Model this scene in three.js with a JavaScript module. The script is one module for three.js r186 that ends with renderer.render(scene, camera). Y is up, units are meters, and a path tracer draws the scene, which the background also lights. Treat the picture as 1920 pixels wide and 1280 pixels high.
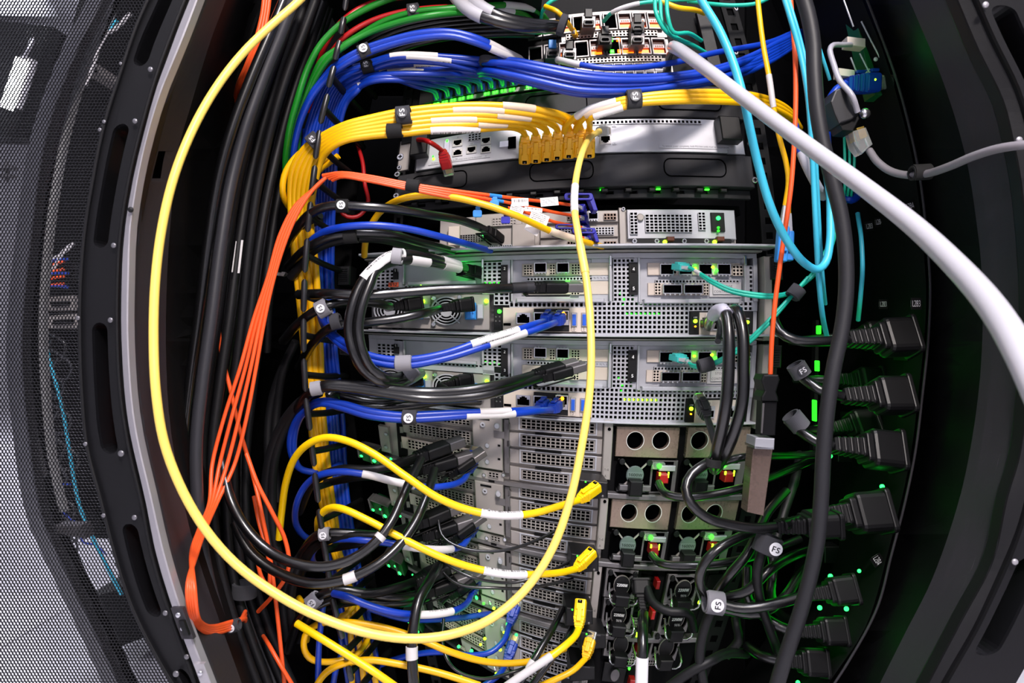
import * as THREE from 'three';
import { mergeGeometries } from 'three/addons/utils/BufferGeometryUtils.js';
import { TessellateModifier } from 'three/addons/modifiers/TessellateModifier.js';
import { RectAreaLightUniformsLib } from 'three/addons/lights/RectAreaLightUniformsLib.js';

// ---------------------------------------------------------------- camera, light, exposure
const scene = new THREE.Scene();
scene.background = new THREE.Color(0x000000);
const EYE = new THREE.Vector3(0, 0.62, 0.75), FOCAL = 1278;          // metres; pixels of the 1920 x 1280 frame
const camera = new THREE.PerspectiveCamera(2 * Math.atan(640 / FOCAL) * 180 / Math.PI, 1.5, 0.02, 40);
camera.position.copy(EYE); camera.lookAt(0, EYE.y, 0);
camera.focus = 0.71; camera.userData.fStop = 13;
const renderer = new THREE.WebGLRenderer({ antialias: true });
renderer.toneMapping = THREE.LinearToneMapping;
renderer.toneMappingExposure = 1.6;
renderer.shadowMap.enabled = true;
RectAreaLightUniformsLib.init();
const CEIL = 2.72;
// the two LED ceiling panels over the service aisle, behind and above the camera
const AISLE_LAMPS = [[0.30, CEIL - 0.03, 1.25, 0.34, 1.15, 250], [-1.5, CEIL - 0.03, 1.25, 0.34, 1.15, 45], [-1.55, CEIL - 0.03, -1.9, 0.34, 1.15, 190], [-1.55, CEIL - 0.03, -4.6, 0.34, 1.15, 150]];
// added key light, unseen, high above the camera and aimed down at the rack
const LED_POWER = 0.035;                                               // share of the drawing's lamp strengths
const KEY_LIGHT = { at: [0.24, 1.48, 1.22], size: [0.2, 0.14], power: 150 };

// ---------------------------------------------------------------- helpers
let seed = 7;
const rnd = () => { seed = (seed * 1664525 + 1013904223) >>> 0; return seed / 4294967296; };
const rr = (a, b) => a + (b - a) * rnd();
const V = (x, y, z) => new THREE.Vector3(x, y, z);
const K = (z) => (EYE.z - z) / FOCAL;                                  // metres per pixel of the photograph at depth z
const P = (px, py, z = 0) => V((px - 960) * K(z), EYE.y - (py - 640) * K(z), z);
const lerp = (a, b, t) => a + (b - a) * t;

// the rack is gently barrel-bowed: straight rows of the drawing (X, Y) go to the bowed rack (x, y)
function bow(X, Y) {
  const A = 1.1e-6 * (570 - Y), B = 1e-4 * Math.max(0, Y - 640);
  return [X - 0.59e-6 * (Y - 560) * (Y - 560) * (X - 980), Y + 0.5 * A * (X - 1250) * (X - 1250) + B * (X - 1250)];
}
let shift = (X, Y) => [X, Y];                                         // moves a drawing to the next alike device
function flat(x, y) {
  let X = x, Y = y;
  for (let i = 0; i < 12; i++) { const [a, b] = bow(X, Y); X += (x - a) * 0.9; Y += (y - b) * 0.9; }
  return shift(X, Y);
}
const toRack = (X, Y, w, plane = 0) => { const [x, y] = bow(X, Y), v = P(x, y, plane); v.z += w; return v; };

function warp(g, plane = 0) {                                         // geometry drawn in (X, -Y, metres) onto the bowed rack
  const p = g.attributes.position;
  for (let i = 0; i < p.count; i++) { const v = toRack(p.getX(i), -p.getY(i), p.getZ(i), plane); p.setXYZ(i, v.x, v.y, v.z); }
  g.computeVertexNormals();
  return g;
}
const fine = new TessellateModifier(44, 14);
function tess(g) { g.computeBoundingBox(); const b = g.boundingBox; return Math.max(b.max.x - b.min.x, b.max.y - b.min.y) > 60 ? fine.modify(g) : g; }
function ring(points) { const s = new THREE.Shape(); points.forEach(([x, y], i) => (i ? s.lineTo(x, -y) : s.moveTo(x, -y))); s.closePath(); return s; }
const rectPts = (x0, y0, x1, y1) => [[x0, y0], [x1, y0], [x1, y1], [x0, y1]];
function roundPts(cx, cy, w, h, r, seg = 4) {
  const o = [], a = w / 2 - r, b = h / 2 - r;
  [[a, -b, -90], [a, b, 0], [-a, b, 90], [-a, -b, 180]].forEach(([x, y, d]) => { for (let i = 0; i <= seg; i++) { const t = (d + 90 * i / seg) * Math.PI / 180; o.push([cx + x + r * Math.cos(t), cy + y + r * Math.sin(t)]); } });
  return o;
}
const circlePts = (cx, cy, r, n = 18) => Array.from({ length: n }, (_, i) => [cx + r * Math.cos(i / n * 2 * Math.PI), cy + r * Math.sin(i / n * 2 * Math.PI)]);
function slabPts(pts, w0, w1, bev = 0.6, holes = [], plane = 0) {      // a plate or block with chamfered front edges
  const s = ring(pts); for (const h of holes) s.holes.push(ring(h));
  const d = w1 - w0, b = Math.min(bev, 6), bt = Math.min(b * K(plane), d * 0.4);
  let g = new THREE.ExtrudeGeometry(s, { depth: Math.max(1e-5, d - (b > 0 ? 2 * bt : 0)), bevelEnabled: b > 0, bevelSize: b, bevelOffset: -b, bevelThickness: bt, bevelSegments: 1, curveSegments: 6 });
  g.translate(0, 0, w0 + (b > 0 ? bt : 0)); g = tess(g);
  const p = g.attributes.position, uv = g.attributes.uv;              // planar uv in metres
  for (let i = 0; i < p.count; i++) uv.setXY(i, p.getX(i) * K(plane), p.getY(i) * K(plane));
  return warp(g, plane);
}
const slab = (x0, y0, x1, y1, w0, w1, bev = 0.6, holes = [], plane = 0) => slabPts(rectPts(x0, y0, x1, y1), w0, w1, bev, holes, plane);
// the same, given by the centre in the photograph
function blk(px, py, w, h, w0, w1, bev = 0.6, plane = 0) { const [X, Y] = flat(px, py); return slab(X - w / 2, Y - h / 2, X + w / 2, Y + h / 2, w0, w1, bev, [], plane); }
function disc(px, py, r, w0, w1, bev = 0.5, n = 18, plane = 0) { const [X, Y] = flat(px, py); return slabPts(circlePts(X, Y, r, n), w0, w1, Math.min(bev, r * 0.4), [], plane); }
function annulus(px, py, r0, r1, w0, w1, n = 24, plane = 0) { const [X, Y] = flat(px, py); return slabPts(circlePts(X, Y, r1, n), w0, w1, 0.4, [circlePts(X, Y, r0, n)], plane); }
function pill(px, py, w, h, r, w0, w1, bev = 0.5, plane = 0) { const [X, Y] = flat(px, py); return slabPts(roundPts(X, Y, w, h, r), w0, w1, bev, [], plane); }

// a sheet with real holes: nx x ny cells, each with an opening of the given share and number of corners
function perf(X0, Y0, X1, Y1, nx, ny, open = 0.62, w = 0, deep = 0.0016, corners = 4, skip = null, plane = 0) {
  const pos = [], dx = (X1 - X0) / nx, dy = (Y1 - Y0) / ny;
  const tri = (a, b, c) => { for (const q of [a, b, c]) { const v = toRack(q[0], q[1], q[2], plane); pos.push(v.x, v.y, v.z); } };
  const quad = (a, b, c, d) => { tri(a, b, c); tri(a, c, d); };
  for (let j = 0; j < ny; j++) for (let i = 0; i < nx; i++) {
    const x0 = X0 + i * dx, y0 = Y0 + j * dy, x1 = x0 + dx, y1 = y0 + dy, cx = (x0 + x1) / 2, cy = (y0 + y1) / 2;
    if (skip && skip(i, j)) { quad([x0, y1, w], [x1, y1, w], [x1, y0, w], [x0, y0, w]); continue; }
    const n = corners === 4 ? 4 : 8, O = [], I = [];
    for (let k = 0; k < n; k++) {
      const t = (corners === 4 ? 45 + 90 * k : 45 * k) * Math.PI / 180, c = Math.cos(t), s = Math.sin(t), m = Math.max(Math.abs(c), Math.abs(s));
      O.push([cx + c / m * dx / 2, cy + s / m * dy / 2]);
      I.push(corners === 4 ? [cx + Math.sign(c) * dx * open / 2, cy + Math.sign(s) * dy * open / 2] : [cx + c * dx * open / 2, cy + s * dy * open / 2]);
    }
    for (let k = 0; k < n; k++) {
      const l = (k + 1) % n;
      quad([...O[l], w], [...O[k], w], [...I[k], w], [...I[l], w]);
      quad([...I[l], w], [...I[k], w], [...I[k], w - deep], [...I[l], w - deep]);
    }
  }
  const g = new THREE.BufferGeometry();
  g.setAttribute('position', new THREE.Float32BufferAttribute(pos, 3));
  g.setAttribute('uv', new THREE.Float32BufferAttribute(new Float32Array(pos.length / 3 * 2), 2));
  for (let i = 0; i < pos.length / 3; i++) g.attributes.uv.setXY(i, pos[3 * i], pos[3 * i + 1]);
  g.computeVertexNormals();
  return g;
}
function join(list) {
  const gs = list.flat(Infinity).filter(Boolean).map((g) => { const h = g.index ? g.toNonIndexed() : g.clone(); for (const k of Object.keys(h.attributes)) if (!['position', 'normal', 'uv'].includes(k)) h.deleteAttribute(k); if (!h.attributes.uv) h.setAttribute('uv', new THREE.Float32BufferAttribute(new Float32Array(h.attributes.position.count * 2), 2)); return h; });
  return gs.length === 1 ? gs[0] : mergeGeometries(gs);
}

const taken = new Map();
const numbered = (n) => { const c = taken.get(n) ?? 0; taken.set(n, c + 1); return c ? `${n}_${String(c).padStart(3, '0')}` : n; };
function thing(name, label, category, group) {
  const o = new THREE.Group(); o.name = numbered(name); o.userData = { label, category };
  if (group) o.userData.group = group;
  scene.add(o); return o;
}
function struct(name, geo, mat) {
  const m = geo ? new THREE.Mesh(geo, mat) : new THREE.Group(); m.name = name; m.userData = { kind: 'structure' };
  if (geo) m.castShadow = m.receiveShadow = true;
  scene.add(m); return m;
}
function part(parent, name, geo, mat, label, kind) {
  const m = new THREE.Mesh(Array.isArray(geo) ? join(geo) : geo, mat); m.name = name; m.castShadow = m.receiveShadow = true;
  if (label) m.userData.label = label;
  if (kind) m.userData.kind = kind;
  parent.add(m); return m;
}
function settle(o) {                                                  // put the group's origin at the base of the thing
  const b = new THREE.Box3().setFromObject(o); if (b.isEmpty()) return o;
  const c = V((b.min.x + b.max.x) / 2, b.min.y, (b.min.z + b.max.z) / 2);
  o.position.copy(c); for (const k of o.children) k.position.sub(c);
  return o;
}

// ---------------------------------------------------------------- materials
function noiseTex(n, f, lo, hi, rep) {                                // grain for roughness and bump
  const d = new Uint8Array(n * n * 4), a = []; const m = 16;
  for (let i = 0; i < m * m; i++) a.push(rnd());
  const sm = (x, y) => { const xi = Math.floor(x), yi = Math.floor(y), u = x - xi, v = y - yi, g = (i, j) => a[((j % m + m) % m) * m + ((i % m + m) % m)]; return lerp(lerp(g(xi, yi), g(xi + 1, yi), u), lerp(g(xi, yi + 1), g(xi + 1, yi + 1), u), v); };
  for (let y = 0; y < n; y++) for (let x = 0; x < n; x++) {
    const s = 0.45 * sm(x / n * m, y / n * m) + (0.55 - f) * sm(x / n * m * 2, y / n * m * 2) + f * rnd(), c = Math.round(lerp(lo, hi, s) * 255), o = (y * n + x) * 4;
    d[o] = d[o + 1] = d[o + 2] = c; d[o + 3] = 255;
  }
  const t = new THREE.DataTexture(d, n, n); t.wrapS = t.wrapT = THREE.RepeatWrapping; t.magFilter = THREE.LinearFilter; t.minFilter = THREE.LinearFilter; t.repeat.set(rep, rep); t.needsUpdate = true; return t;
}
const grain = noiseTex(128, 0.3, 0.55, 1, 12), mottle = noiseTex(128, 0.2, 0.35, 1, 20), orange_peel = noiseTex(128, 0.5, 0, 1, 40);
const std = (color, roughness, metalness = 0, extra = {}) => new THREE.MeshPhysicalMaterial({ color: new THREE.Color(color), roughness, metalness, side: THREE.DoubleSide, ...extra });
const glow = (color, k) => new THREE.MeshStandardMaterial({ color: 0x101010, emissive: new THREE.Color(color), emissiveIntensity: k, roughness: 0.4 });
const M = {
  steel: std('#b3b4bb', 0.5, 0.35, { roughnessMap: grain }), steelDull: std('#9c9692', 0.52, 0.3, { roughnessMap: grain }), steelWarm: std('#8f7b70', 0.46, 0.45, { roughnessMap: mottle }),
  steelDark: std('#6d6a6b', 0.5, 0.5, { roughnessMap: grain }), rivet: std('#77767b', 0.35, 0.6), chrome: std('#d5d5da', 0.22, 0.95), beige: std('#c9bdb2', 0.55, 0.2), brass: std('#c2a24e', 0.3, 0.9),
  blackPaint: std('#08080a', 0.65, 0, { specularIntensity: 0.35, bumpMap: orange_peel, bumpScale: 0.00006 }), blackFlat: std('#040405', 0.9, 0, { specularIntensity: 0.2 }), frameDark: std('#0d0d10', 0.45, 0, { specularIntensity: 0.6, bumpMap: orange_peel, bumpScale: 0.00005 }),
  frameGrey: std('#2c2a2f', 0.55, 0, { specularIntensity: 0.6, bumpMap: orange_peel, bumpScale: 0.00006 }), silver: std('#a7a4aa', 0.4, 0.45), panelGrey: std('#222226', 0.6, 0, { specularIntensity: 0.6, bumpMap: orange_peel, bumpScale: 0.00006 }),
  dark: std('#060608', 0.8, 0, { specularIntensity: 0.3 }), plastic: std('#0e0e10', 0.42, 0, { specularIntensity: 0.6 }), plasticSoft: std('#0b0b0d', 0.5, 0, { specularIntensity: 0.5 }), rubber: std('#1b1b1f', 0.5), hole: std('#010102', 1, 0, { specularIntensity: 0.05 }),
  cordBlack: std('#09090b', 0.32, 0, { clearcoat: 0.8, clearcoatRoughness: 0.2 }), cordMatte: std('#101013', 0.5, 0, { specularIntensity: 0.7 }), cordGrey: std('#2c2c31', 0.42), sleeveBlack: std('#0b0b0d', 0.45, 0, { specularIntensity: 0.5 }),
  yellowLemon: std('#ffd000', 0.38, 0, { clearcoat: 0.2, clearcoatRoughness: 0.4 }), yellow: std('#f4b800', 0.38, 0, { clearcoat: 0.2, clearcoatRoughness: 0.4 }), yellowOverexposed: std('#f9d765', 0.4, 0, { clearcoat: 0.2, clearcoatRoughness: 0.4 }),  // loop cord: the same yellow with overexposure put into its colour
  blue: std('#0938ac', 0.36, 0, { clearcoat: 0.25, clearcoatRoughness: 0.35 }),
  green: std('#12801c', 0.4), red: std('#b5161b', 0.4), orange: std('#f25a26', 0.4), teal: std('#19b39a', 0.4), cyan: std('#3bb2d0', 0.38), 
  white: std('#b4b3ba', 0.38, 0, { clearcoat: 0.3 }), label: std('#d2cfcf', 0.55), whiteDim: std('#c9c6c8', 0.5), velcro: std('#434349', 0.85, 0, { bumpMap: orange_peel, bumpScale: 0.0004 }), velcroDark: std('#0c0c0e', 0.85),
  latchBlue: std('#2f86d8', 0.4), usbBlue: std('#0f55c8', 0.45), tealPlug: std('#3fb5b3', 0.4), blueTab: std('#14149a', 0.4), redTab: std('#a51214', 0.4), bakelite: std('#7d6a61', 0.42, 0.5, { roughnessMap: mottle }),
  clear: new THREE.MeshPhysicalMaterial({ color: 0xf2f4f4, roughness: 0.12, transmission: 0.85, thickness: 0.003, ior: 1.5 }), pcb: std('#0c5a2c', 0.5), copper: std('#c06a2a', 0.35, 0.7),
  ledGreen: glow('#2bff20', 5), ledGreenDim: glow('#22e01c', 2), ledYellowGreen: glow('#9dff1c', 4), ledTeal: glow('#20ff50', 4), ledAmber: glow('#ff9a10', 4), ledOrange: glow('#ff5a0c', 3.5), ledBlue: glow('#3a58ff', 4), lampWhite: glow('#ffffff', 6),
  floor: std('#d9d6da', 0.45, 0, { roughnessMap: grain }), wall: std('#c9c8cd', 0.8), ceiling: std('#b9b9bf', 0.85), tileEdge: std('#3a3a3c', 0.8),
};
// ---------------------------------------------------------------- print
function canvasTex(w, h, draw) { const c = document.createElement('canvas'); c.width = w; c.height = h; draw(c.getContext('2d'), w, h); const t = new THREE.CanvasTexture(c); t.colorSpace = THREE.SRGBColorSpace; t.wrapS = t.wrapT = THREE.ClampToEdgeWrapping; return t; }
const printMats = new Map();
function printMat(key, w, h, draw, rough = 0.5, metal = 0, extra = {}) { if (!printMats.has(key)) printMats.set(key, std('#ffffff', rough, metal, { map: canvasTex(w, h, draw), ...extra })); return printMats.get(key); }
function words(text, fg, bg, w = 128, h = 64, size = 44, font = 'sans-serif', weight = '', base = '') {
  return printMat(`w${text}${fg}${bg}${w}${h}${size}`, w, h, (g) => { g.fillStyle = bg; g.fillRect(0, 0, w, h); g.fillStyle = fg; g.font = `${weight} ${size}px ${font}`; g.textAlign = 'center'; g.textBaseline = 'middle'; const ls = text.split('\n'); ls.forEach((l, i) => g.fillText(l, w / 2, h * (i + 0.5) / ls.length)); }, 0.5, base === 'steel' ? 0.35 : base === 'dull' ? 0.3 : 0, bg < '#2' ? { specularIntensity: 0.4 } : {});
}
const barcode = printMat('bar', 256, 64, (g, w, h) => { g.fillStyle = '#e9e6e6'; g.fillRect(0, 0, w, h); g.fillStyle = '#1c1a1c'; for (let x = 10; x < w - 10; x += 3 + Math.floor(rnd() * 5)) g.fillRect(x, 10, 1 + Math.floor(rnd() * 3), 22); g.font = '14px monospace'; g.fillText('F1 000128 7781018', 14, 52); });
const fineprint = printMat('fine', 256, 128, (g, w, h) => { g.fillStyle = '#e6e4e4'; g.fillRect(0, 0, w, h); g.fillStyle = '#333'; for (let y = 14; y < h - 8; y += 18) for (let x = 12; x < w - 40; x += 6 + rnd() * 4) g.fillRect(x, y, 2 + rnd() * 4, 7 + rnd() * 3); });
function planarUV(g, X0, Y0, w, h, plane = 0) { const uv = g.attributes.uv, k = K(plane); for (let i = 0; i < uv.count; i++) uv.setXY(i, Math.min(0.999, Math.max(0.001, (uv.getX(i) / k - X0) / w)), Math.min(0.999, Math.max(0.001, (uv.getY(i) / k + Y0 + h) / h))); }
function printed(parent, name, px, py, w, h, wz, mat, label, plane = 0) {   // flat print on a thin plate that follows the face
  const [X, Y] = flat(px, py), g = slab(X - w / 2, Y - h / 2, X + w / 2, Y + h / 2, wz - 0.0006, wz, 0, [], plane);
  planarUV(g, X - w / 2, Y - h / 2, w, h, plane); return part(parent, name, g, mat, label);
}
// ---------------------------------------------------------------- more builders
function track(list) {                                                // a smooth edge x(y) through points of the photograph, run on straight past its ends
  const pts = list.map(([x, y]) => [y, x]).sort((a, b) => a[0] - b[0]), n = pts.length;
  const slope = pts.map((p, i) => { const a = pts[Math.max(0, i - 1)], b = pts[Math.min(n - 1, i + 1)]; return (b[1] - a[1]) / (b[0] - a[0]); });
  return (y) => {
    if (y <= pts[0][0]) return pts[0][1] + slope[0] * (y - pts[0][0]);
    if (y >= pts[n - 1][0]) return pts[n - 1][1] + slope[n - 1] * (y - pts[n - 1][0]);
    let i = 0; while (y > pts[i + 1][0]) i++;
    const h = pts[i + 1][0] - pts[i][0], t = (y - pts[i][0]) / h, t2 = t * t, t3 = t2 * t;
    return (2 * t3 - 3 * t2 + 1) * pts[i][1] + (t3 - 2 * t2 + t) * h * slope[i] + (3 * t2 - 2 * t3) * pts[i + 1][1] + (t3 - t2) * h * slope[i + 1];
  };
}
// a bent strip between two edges with real thickness; holes are drawn in (share across 0..100, y)
function strip(fa, za, fb, zb, y0, y1, thick, bev = 0.8, holes = [], s0 = 0, s1 = 100) {
  const o = [[s0, y0], [s0, y1], [s1, y1], [s1, y0]];
  const s = ring(o); for (const h of holes) s.holes.push(ring(h));
  const wide = Math.max(4, Math.abs(fb(640) - fa(640)), Math.abs(fb(0) - fa(0)));
  bev = Math.min(bev * 100 / wide * 0.5, 12) ;
  let g = new THREE.ExtrudeGeometry(s, { depth: thick * 0.8, bevelEnabled: true, bevelSize: bev, bevelOffset: -bev, bevelThickness: thick * 0.1, bevelSegments: 1, curveSegments: 6 });
  g = tess(g);
  const p = g.attributes.position, uv = g.attributes.uv;
  for (let i = 0; i < p.count; i++) {
    const t = p.getX(i) / 100, y = -p.getY(i), z = lerp(za, zb, t), v = P(lerp(fa(y), fb(y), t), y, z);
    uv.setXY(i, v.x, v.y); p.setXYZ(i, v.x, v.y, v.z + p.getZ(i) - thick);
  }
  g.computeVertexNormals(); return g;
}
const slotPts = (s, w, y0, y1) => { const o = [], r = w * 0.5, ry = 14; for (let i = 0; i <= 8; i++) { const t = Math.PI * (1 + i / 8); o.push([s + r * Math.cos(t), y0 + ry + ry * Math.sin(t)]); } const n = Math.ceil((y1 - y0) / 30); for (let i = 1; i < n; i++) o.push([s + r, lerp(y0 + ry, y1 - ry, i / n)]); for (let i = 0; i <= 8; i++) { const t = Math.PI * i / 8; o.push([s + r * Math.cos(t), y1 - ry + ry * Math.sin(t)]); } for (let i = n - 1; i > 0; i--) o.push([s - r, lerp(y0 + ry, y1 - ry, i / n)]); return o; };
function rawSlab(pts, z0, z1, bev = 0.8, holes = []) {                 // outline of the photograph's points, standing between depths z0 and z1
  const s = ring(pts); for (const h of holes) s.holes.push(ring(h));
  const d = z1 - z0, bt = Math.min(d * 0.3, bev * K(z1)), b = bev;
  const g = new THREE.ExtrudeGeometry(s, { depth: d - 2 * bt, bevelEnabled: b > 0, bevelSize: b, bevelOffset: -b, bevelThickness: bt, bevelSegments: 2, curveSegments: 6 });
  const p = g.attributes.position, uv = g.attributes.uv, zf = z1;
  for (let i = 0; i < p.count; i++) { const v = P(p.getX(i), -p.getY(i), zf); uv.setXY(i, v.x, v.y); p.setXYZ(i, v.x, v.y, z0 + bt + p.getZ(i)); }
  g.computeVertexNormals(); return g;
}
function box(x0, y0, z0, x1, y1, z1) { const g = new THREE.BoxGeometry(x1 - x0, y1 - y0, z1 - z0); g.translate((x0 + x1) / 2, (y0 + y1) / 2, (z0 + z1) / 2); return g; }
const dome = (px, py, z, r, squash = 0.5) => { const g = new THREE.SphereGeometry(r, 14, 10); g.scale(1, 1, squash); const v = P(px, py, z); g.translate(v.x, v.y, v.z); return g; };

// a round cord along a path; radius may change along it, both ends are closed
function cordGeo(pts, r, from = 0, to = 1, sides = 10, fat = null) {
  const c = new THREE.CatmullRomCurve3(pts, false, 'centripetal'), len = c.getLength() * (to - from);
  const n = Math.max(fat ? 18 : 3, Math.min(160, Math.ceil(len / Math.max(0.005, r * 1.6)))), pos = [], nor = [], uv = [], idx = [];
  let t0 = c.getTangentAt(from), N = V(0, 0, 1); if (Math.abs(t0.z) > 0.9) N = V(0, 1, 0);
  N.sub(t0.clone().multiplyScalar(N.dot(t0))).normalize();
  for (let i = 0; i <= n; i++) {
    const u = lerp(from, to, i / n), p = c.getPointAt(u), T = c.getTangentAt(u), R = fat ? r * fat(i / n) : r;
    N.sub(T.clone().multiplyScalar(N.dot(T))).normalize(); const B = T.clone().cross(N);
    for (let k = 0; k <= sides; k++) { const a = k / sides * 2 * Math.PI, d = N.clone().multiplyScalar(Math.cos(a)).addScaledVector(B, Math.sin(a)); pos.push(p.x + d.x * R, p.y + d.y * R, p.z + d.z * R); nor.push(d.x, d.y, d.z); uv.push(i / n, k / sides); }
  }
  const w = sides + 1;
  for (let i = 0; i < n; i++) for (let k = 0; k < sides; k++) { const a = i * w + k, b = a + w; idx.push(a, a + 1, b, b, a + 1, b + 1); }
  for (const [row, s] of [[0, -1], [n, 1]]) {
    const u = row ? to : from, p = c.getPointAt(u), T = c.getTangentAt(u).multiplyScalar(s), base = pos.length / 3;
    pos.push(p.x, p.y, p.z); nor.push(T.x, T.y, T.z); uv.push(0, 0);
    for (let k = 0; k <= sides; k++) { const q = (row * w + k) * 3; pos.push(pos[q], pos[q + 1], pos[q + 2]); nor.push(T.x, T.y, T.z); uv.push(0, 0); }
    for (let k = 0; k < sides; k++) row ? idx.push(base, base + 1 + k, base + 2 + k) : idx.push(base, base + 2 + k, base + 1 + k);
  }
  const g = new THREE.BufferGeometry();
  g.setAttribute('position', new THREE.Float32BufferAttribute(pos, 3)); g.setAttribute('normal', new THREE.Float32BufferAttribute(nor, 3)); g.setAttribute('uv', new THREE.Float32BufferAttribute(uv, 2)); g.setIndex(idx);
  return g;
}

// ---------------------------------------------------------------- the room
const floor = struct('floor', null);
{
  const tile = new THREE.BoxGeometry(0.5965, 0.03, 0.5965), under = part(floor, 'subfloor', box(-4.6, -0.08, -9.2, 2.6, -0.011, 2.6), M.tileEdge);
  void under;
  const tones = [0, 1, 2].map((i) => std(['#dcdade', '#d7d5da', '#d2d0d6'][i], 0.42, 0, { roughnessMap: grain }));
  for (let i = 0; i < 12; i++) for (let j = 0; j < 19; j++) {
    const m = part(floor, 'floor_tile', tile, tones[Math.floor(rnd() * 3)]); m.position.set(-4.3 + i * 0.6, 0.005, -9 + j * 0.6 + 0.02);
  }
}
struct('ceiling', box(-4.6, CEIL, -9.2, 2.6, CEIL + 0.1, 2.6), M.ceiling);
struct('wall_left', box(-4.7, -0.1, -9.2, -4.6, CEIL + 0.1, 2.6), M.wall);
struct('wall_right', box(2.6, -0.1, -9.2, 2.7, CEIL + 0.1, 2.6), M.wall);
struct('wall_back', box(-4.7, -0.1, -9.3, 2.7, CEIL + 0.1, -9.2), M.wall);
struct('wall_front', box(-4.7, -0.1, 2.6, 2.7, CEIL + 0.1, 2.7), M.wall);

AISLE_LAMPS.forEach(([x, y, z, w, l, power], i) => {
  const t = thing('ceiling_light', ['white LED ceiling panel over the service aisle behind the camera', 'white LED ceiling panel over the left end of the service aisle', 'white LED ceiling panel beyond the open mesh door, nearer one', 'white LED ceiling panel beyond the open mesh door, farther one'][i], 'light');
  part(t, 'housing', box(x - w / 2 - 0.02, y + 0.004, z - l / 2 - 0.02, x + w / 2 + 0.02, CEIL, z + l / 2 + 0.02), M.white);
  part(t, 'diffuser', box(x - w / 2, y - 0.004, z - l / 2, x + w / 2, y + 0.003, z + l / 2), glow('#f4f3ff', 3));
  settle(t);
  const L = new THREE.RectAreaLight(0xf6f4ff, power / 10, w, l); L.position.set(x, y - 0.012, z); L.lookAt(x, 0, z); scene.add(L);
});
{
  const { at, size, power } = KEY_LIGHT, t = thing('added_key_light', 'added key light above the camera, outside the frame', 'key_light');  // added source that lights the device faces from above
  const aim = V(0.0, 0.62, 0), dir = aim.clone().sub(V(...at)).normalize(), q = new THREE.Quaternion().setFromUnitVectors(V(0, 0, 1), dir);
  const put = (g, z) => { g.translate(0, 0, z); g.applyQuaternion(q); g.translate(...at); return g; };
  part(t, 'key_light_body', put(new THREE.BoxGeometry(size[0] + 0.02, size[1] + 0.02, 0.05), -0.03), M.plastic);
  part(t, 'key_light_lamp', put(new THREE.BoxGeometry(size[0], size[1], 0.004), -0.003), glow('#fff6ee', 3));
  settle(t);
  const L = new THREE.RectAreaLight(0xfff4ee, power, size[0], size[1]); L.position.set(...at).addScaledVector(dir, 0.006); L.lookAt(aim); scene.add(L);
}

const RACK = thing('rack_frame', 'black open server rack frame with slotted curved posts and a silver edge strip', 'rack frame');
// ---------------------------------------------------------------- left: rack frame, open mesh door, the row beyond
const EA = track([[272, 0], [235, 80], [215, 150], [187, 240], [165, 350], [150, 450], [143, 560], [143, 640], [147, 740], [155, 830], [190, 965], [232, 1115], [290, 1235], [318, 1280]]);
const EB = track([[352, 0], [330, 55], [310, 110], [292, 160], [279, 205], [266, 255], [252, 312], [242, 362], [232, 425], [226, 500], [225, 640], [237, 790], [270, 940], [290, 1040], [322, 1145], [372, 1280]]);
const EC = track([[367, 0], [345, 58], [325, 107], [303, 160], [287, 207], [273, 257], [260, 312], [251, 362], [242, 425], [239, 500], [238, 640], [250, 790], [283, 940], [306, 1040], [338, 1145], [390, 1280]]);
const EE = track([[405, 0], [384, 56], [362, 125], [341, 197], [325, 250], [314, 300], [306, 400], [299, 500], [296, 640], [303, 790], [328, 940], [353, 1040], [388, 1145], [436, 1280]]);
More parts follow.
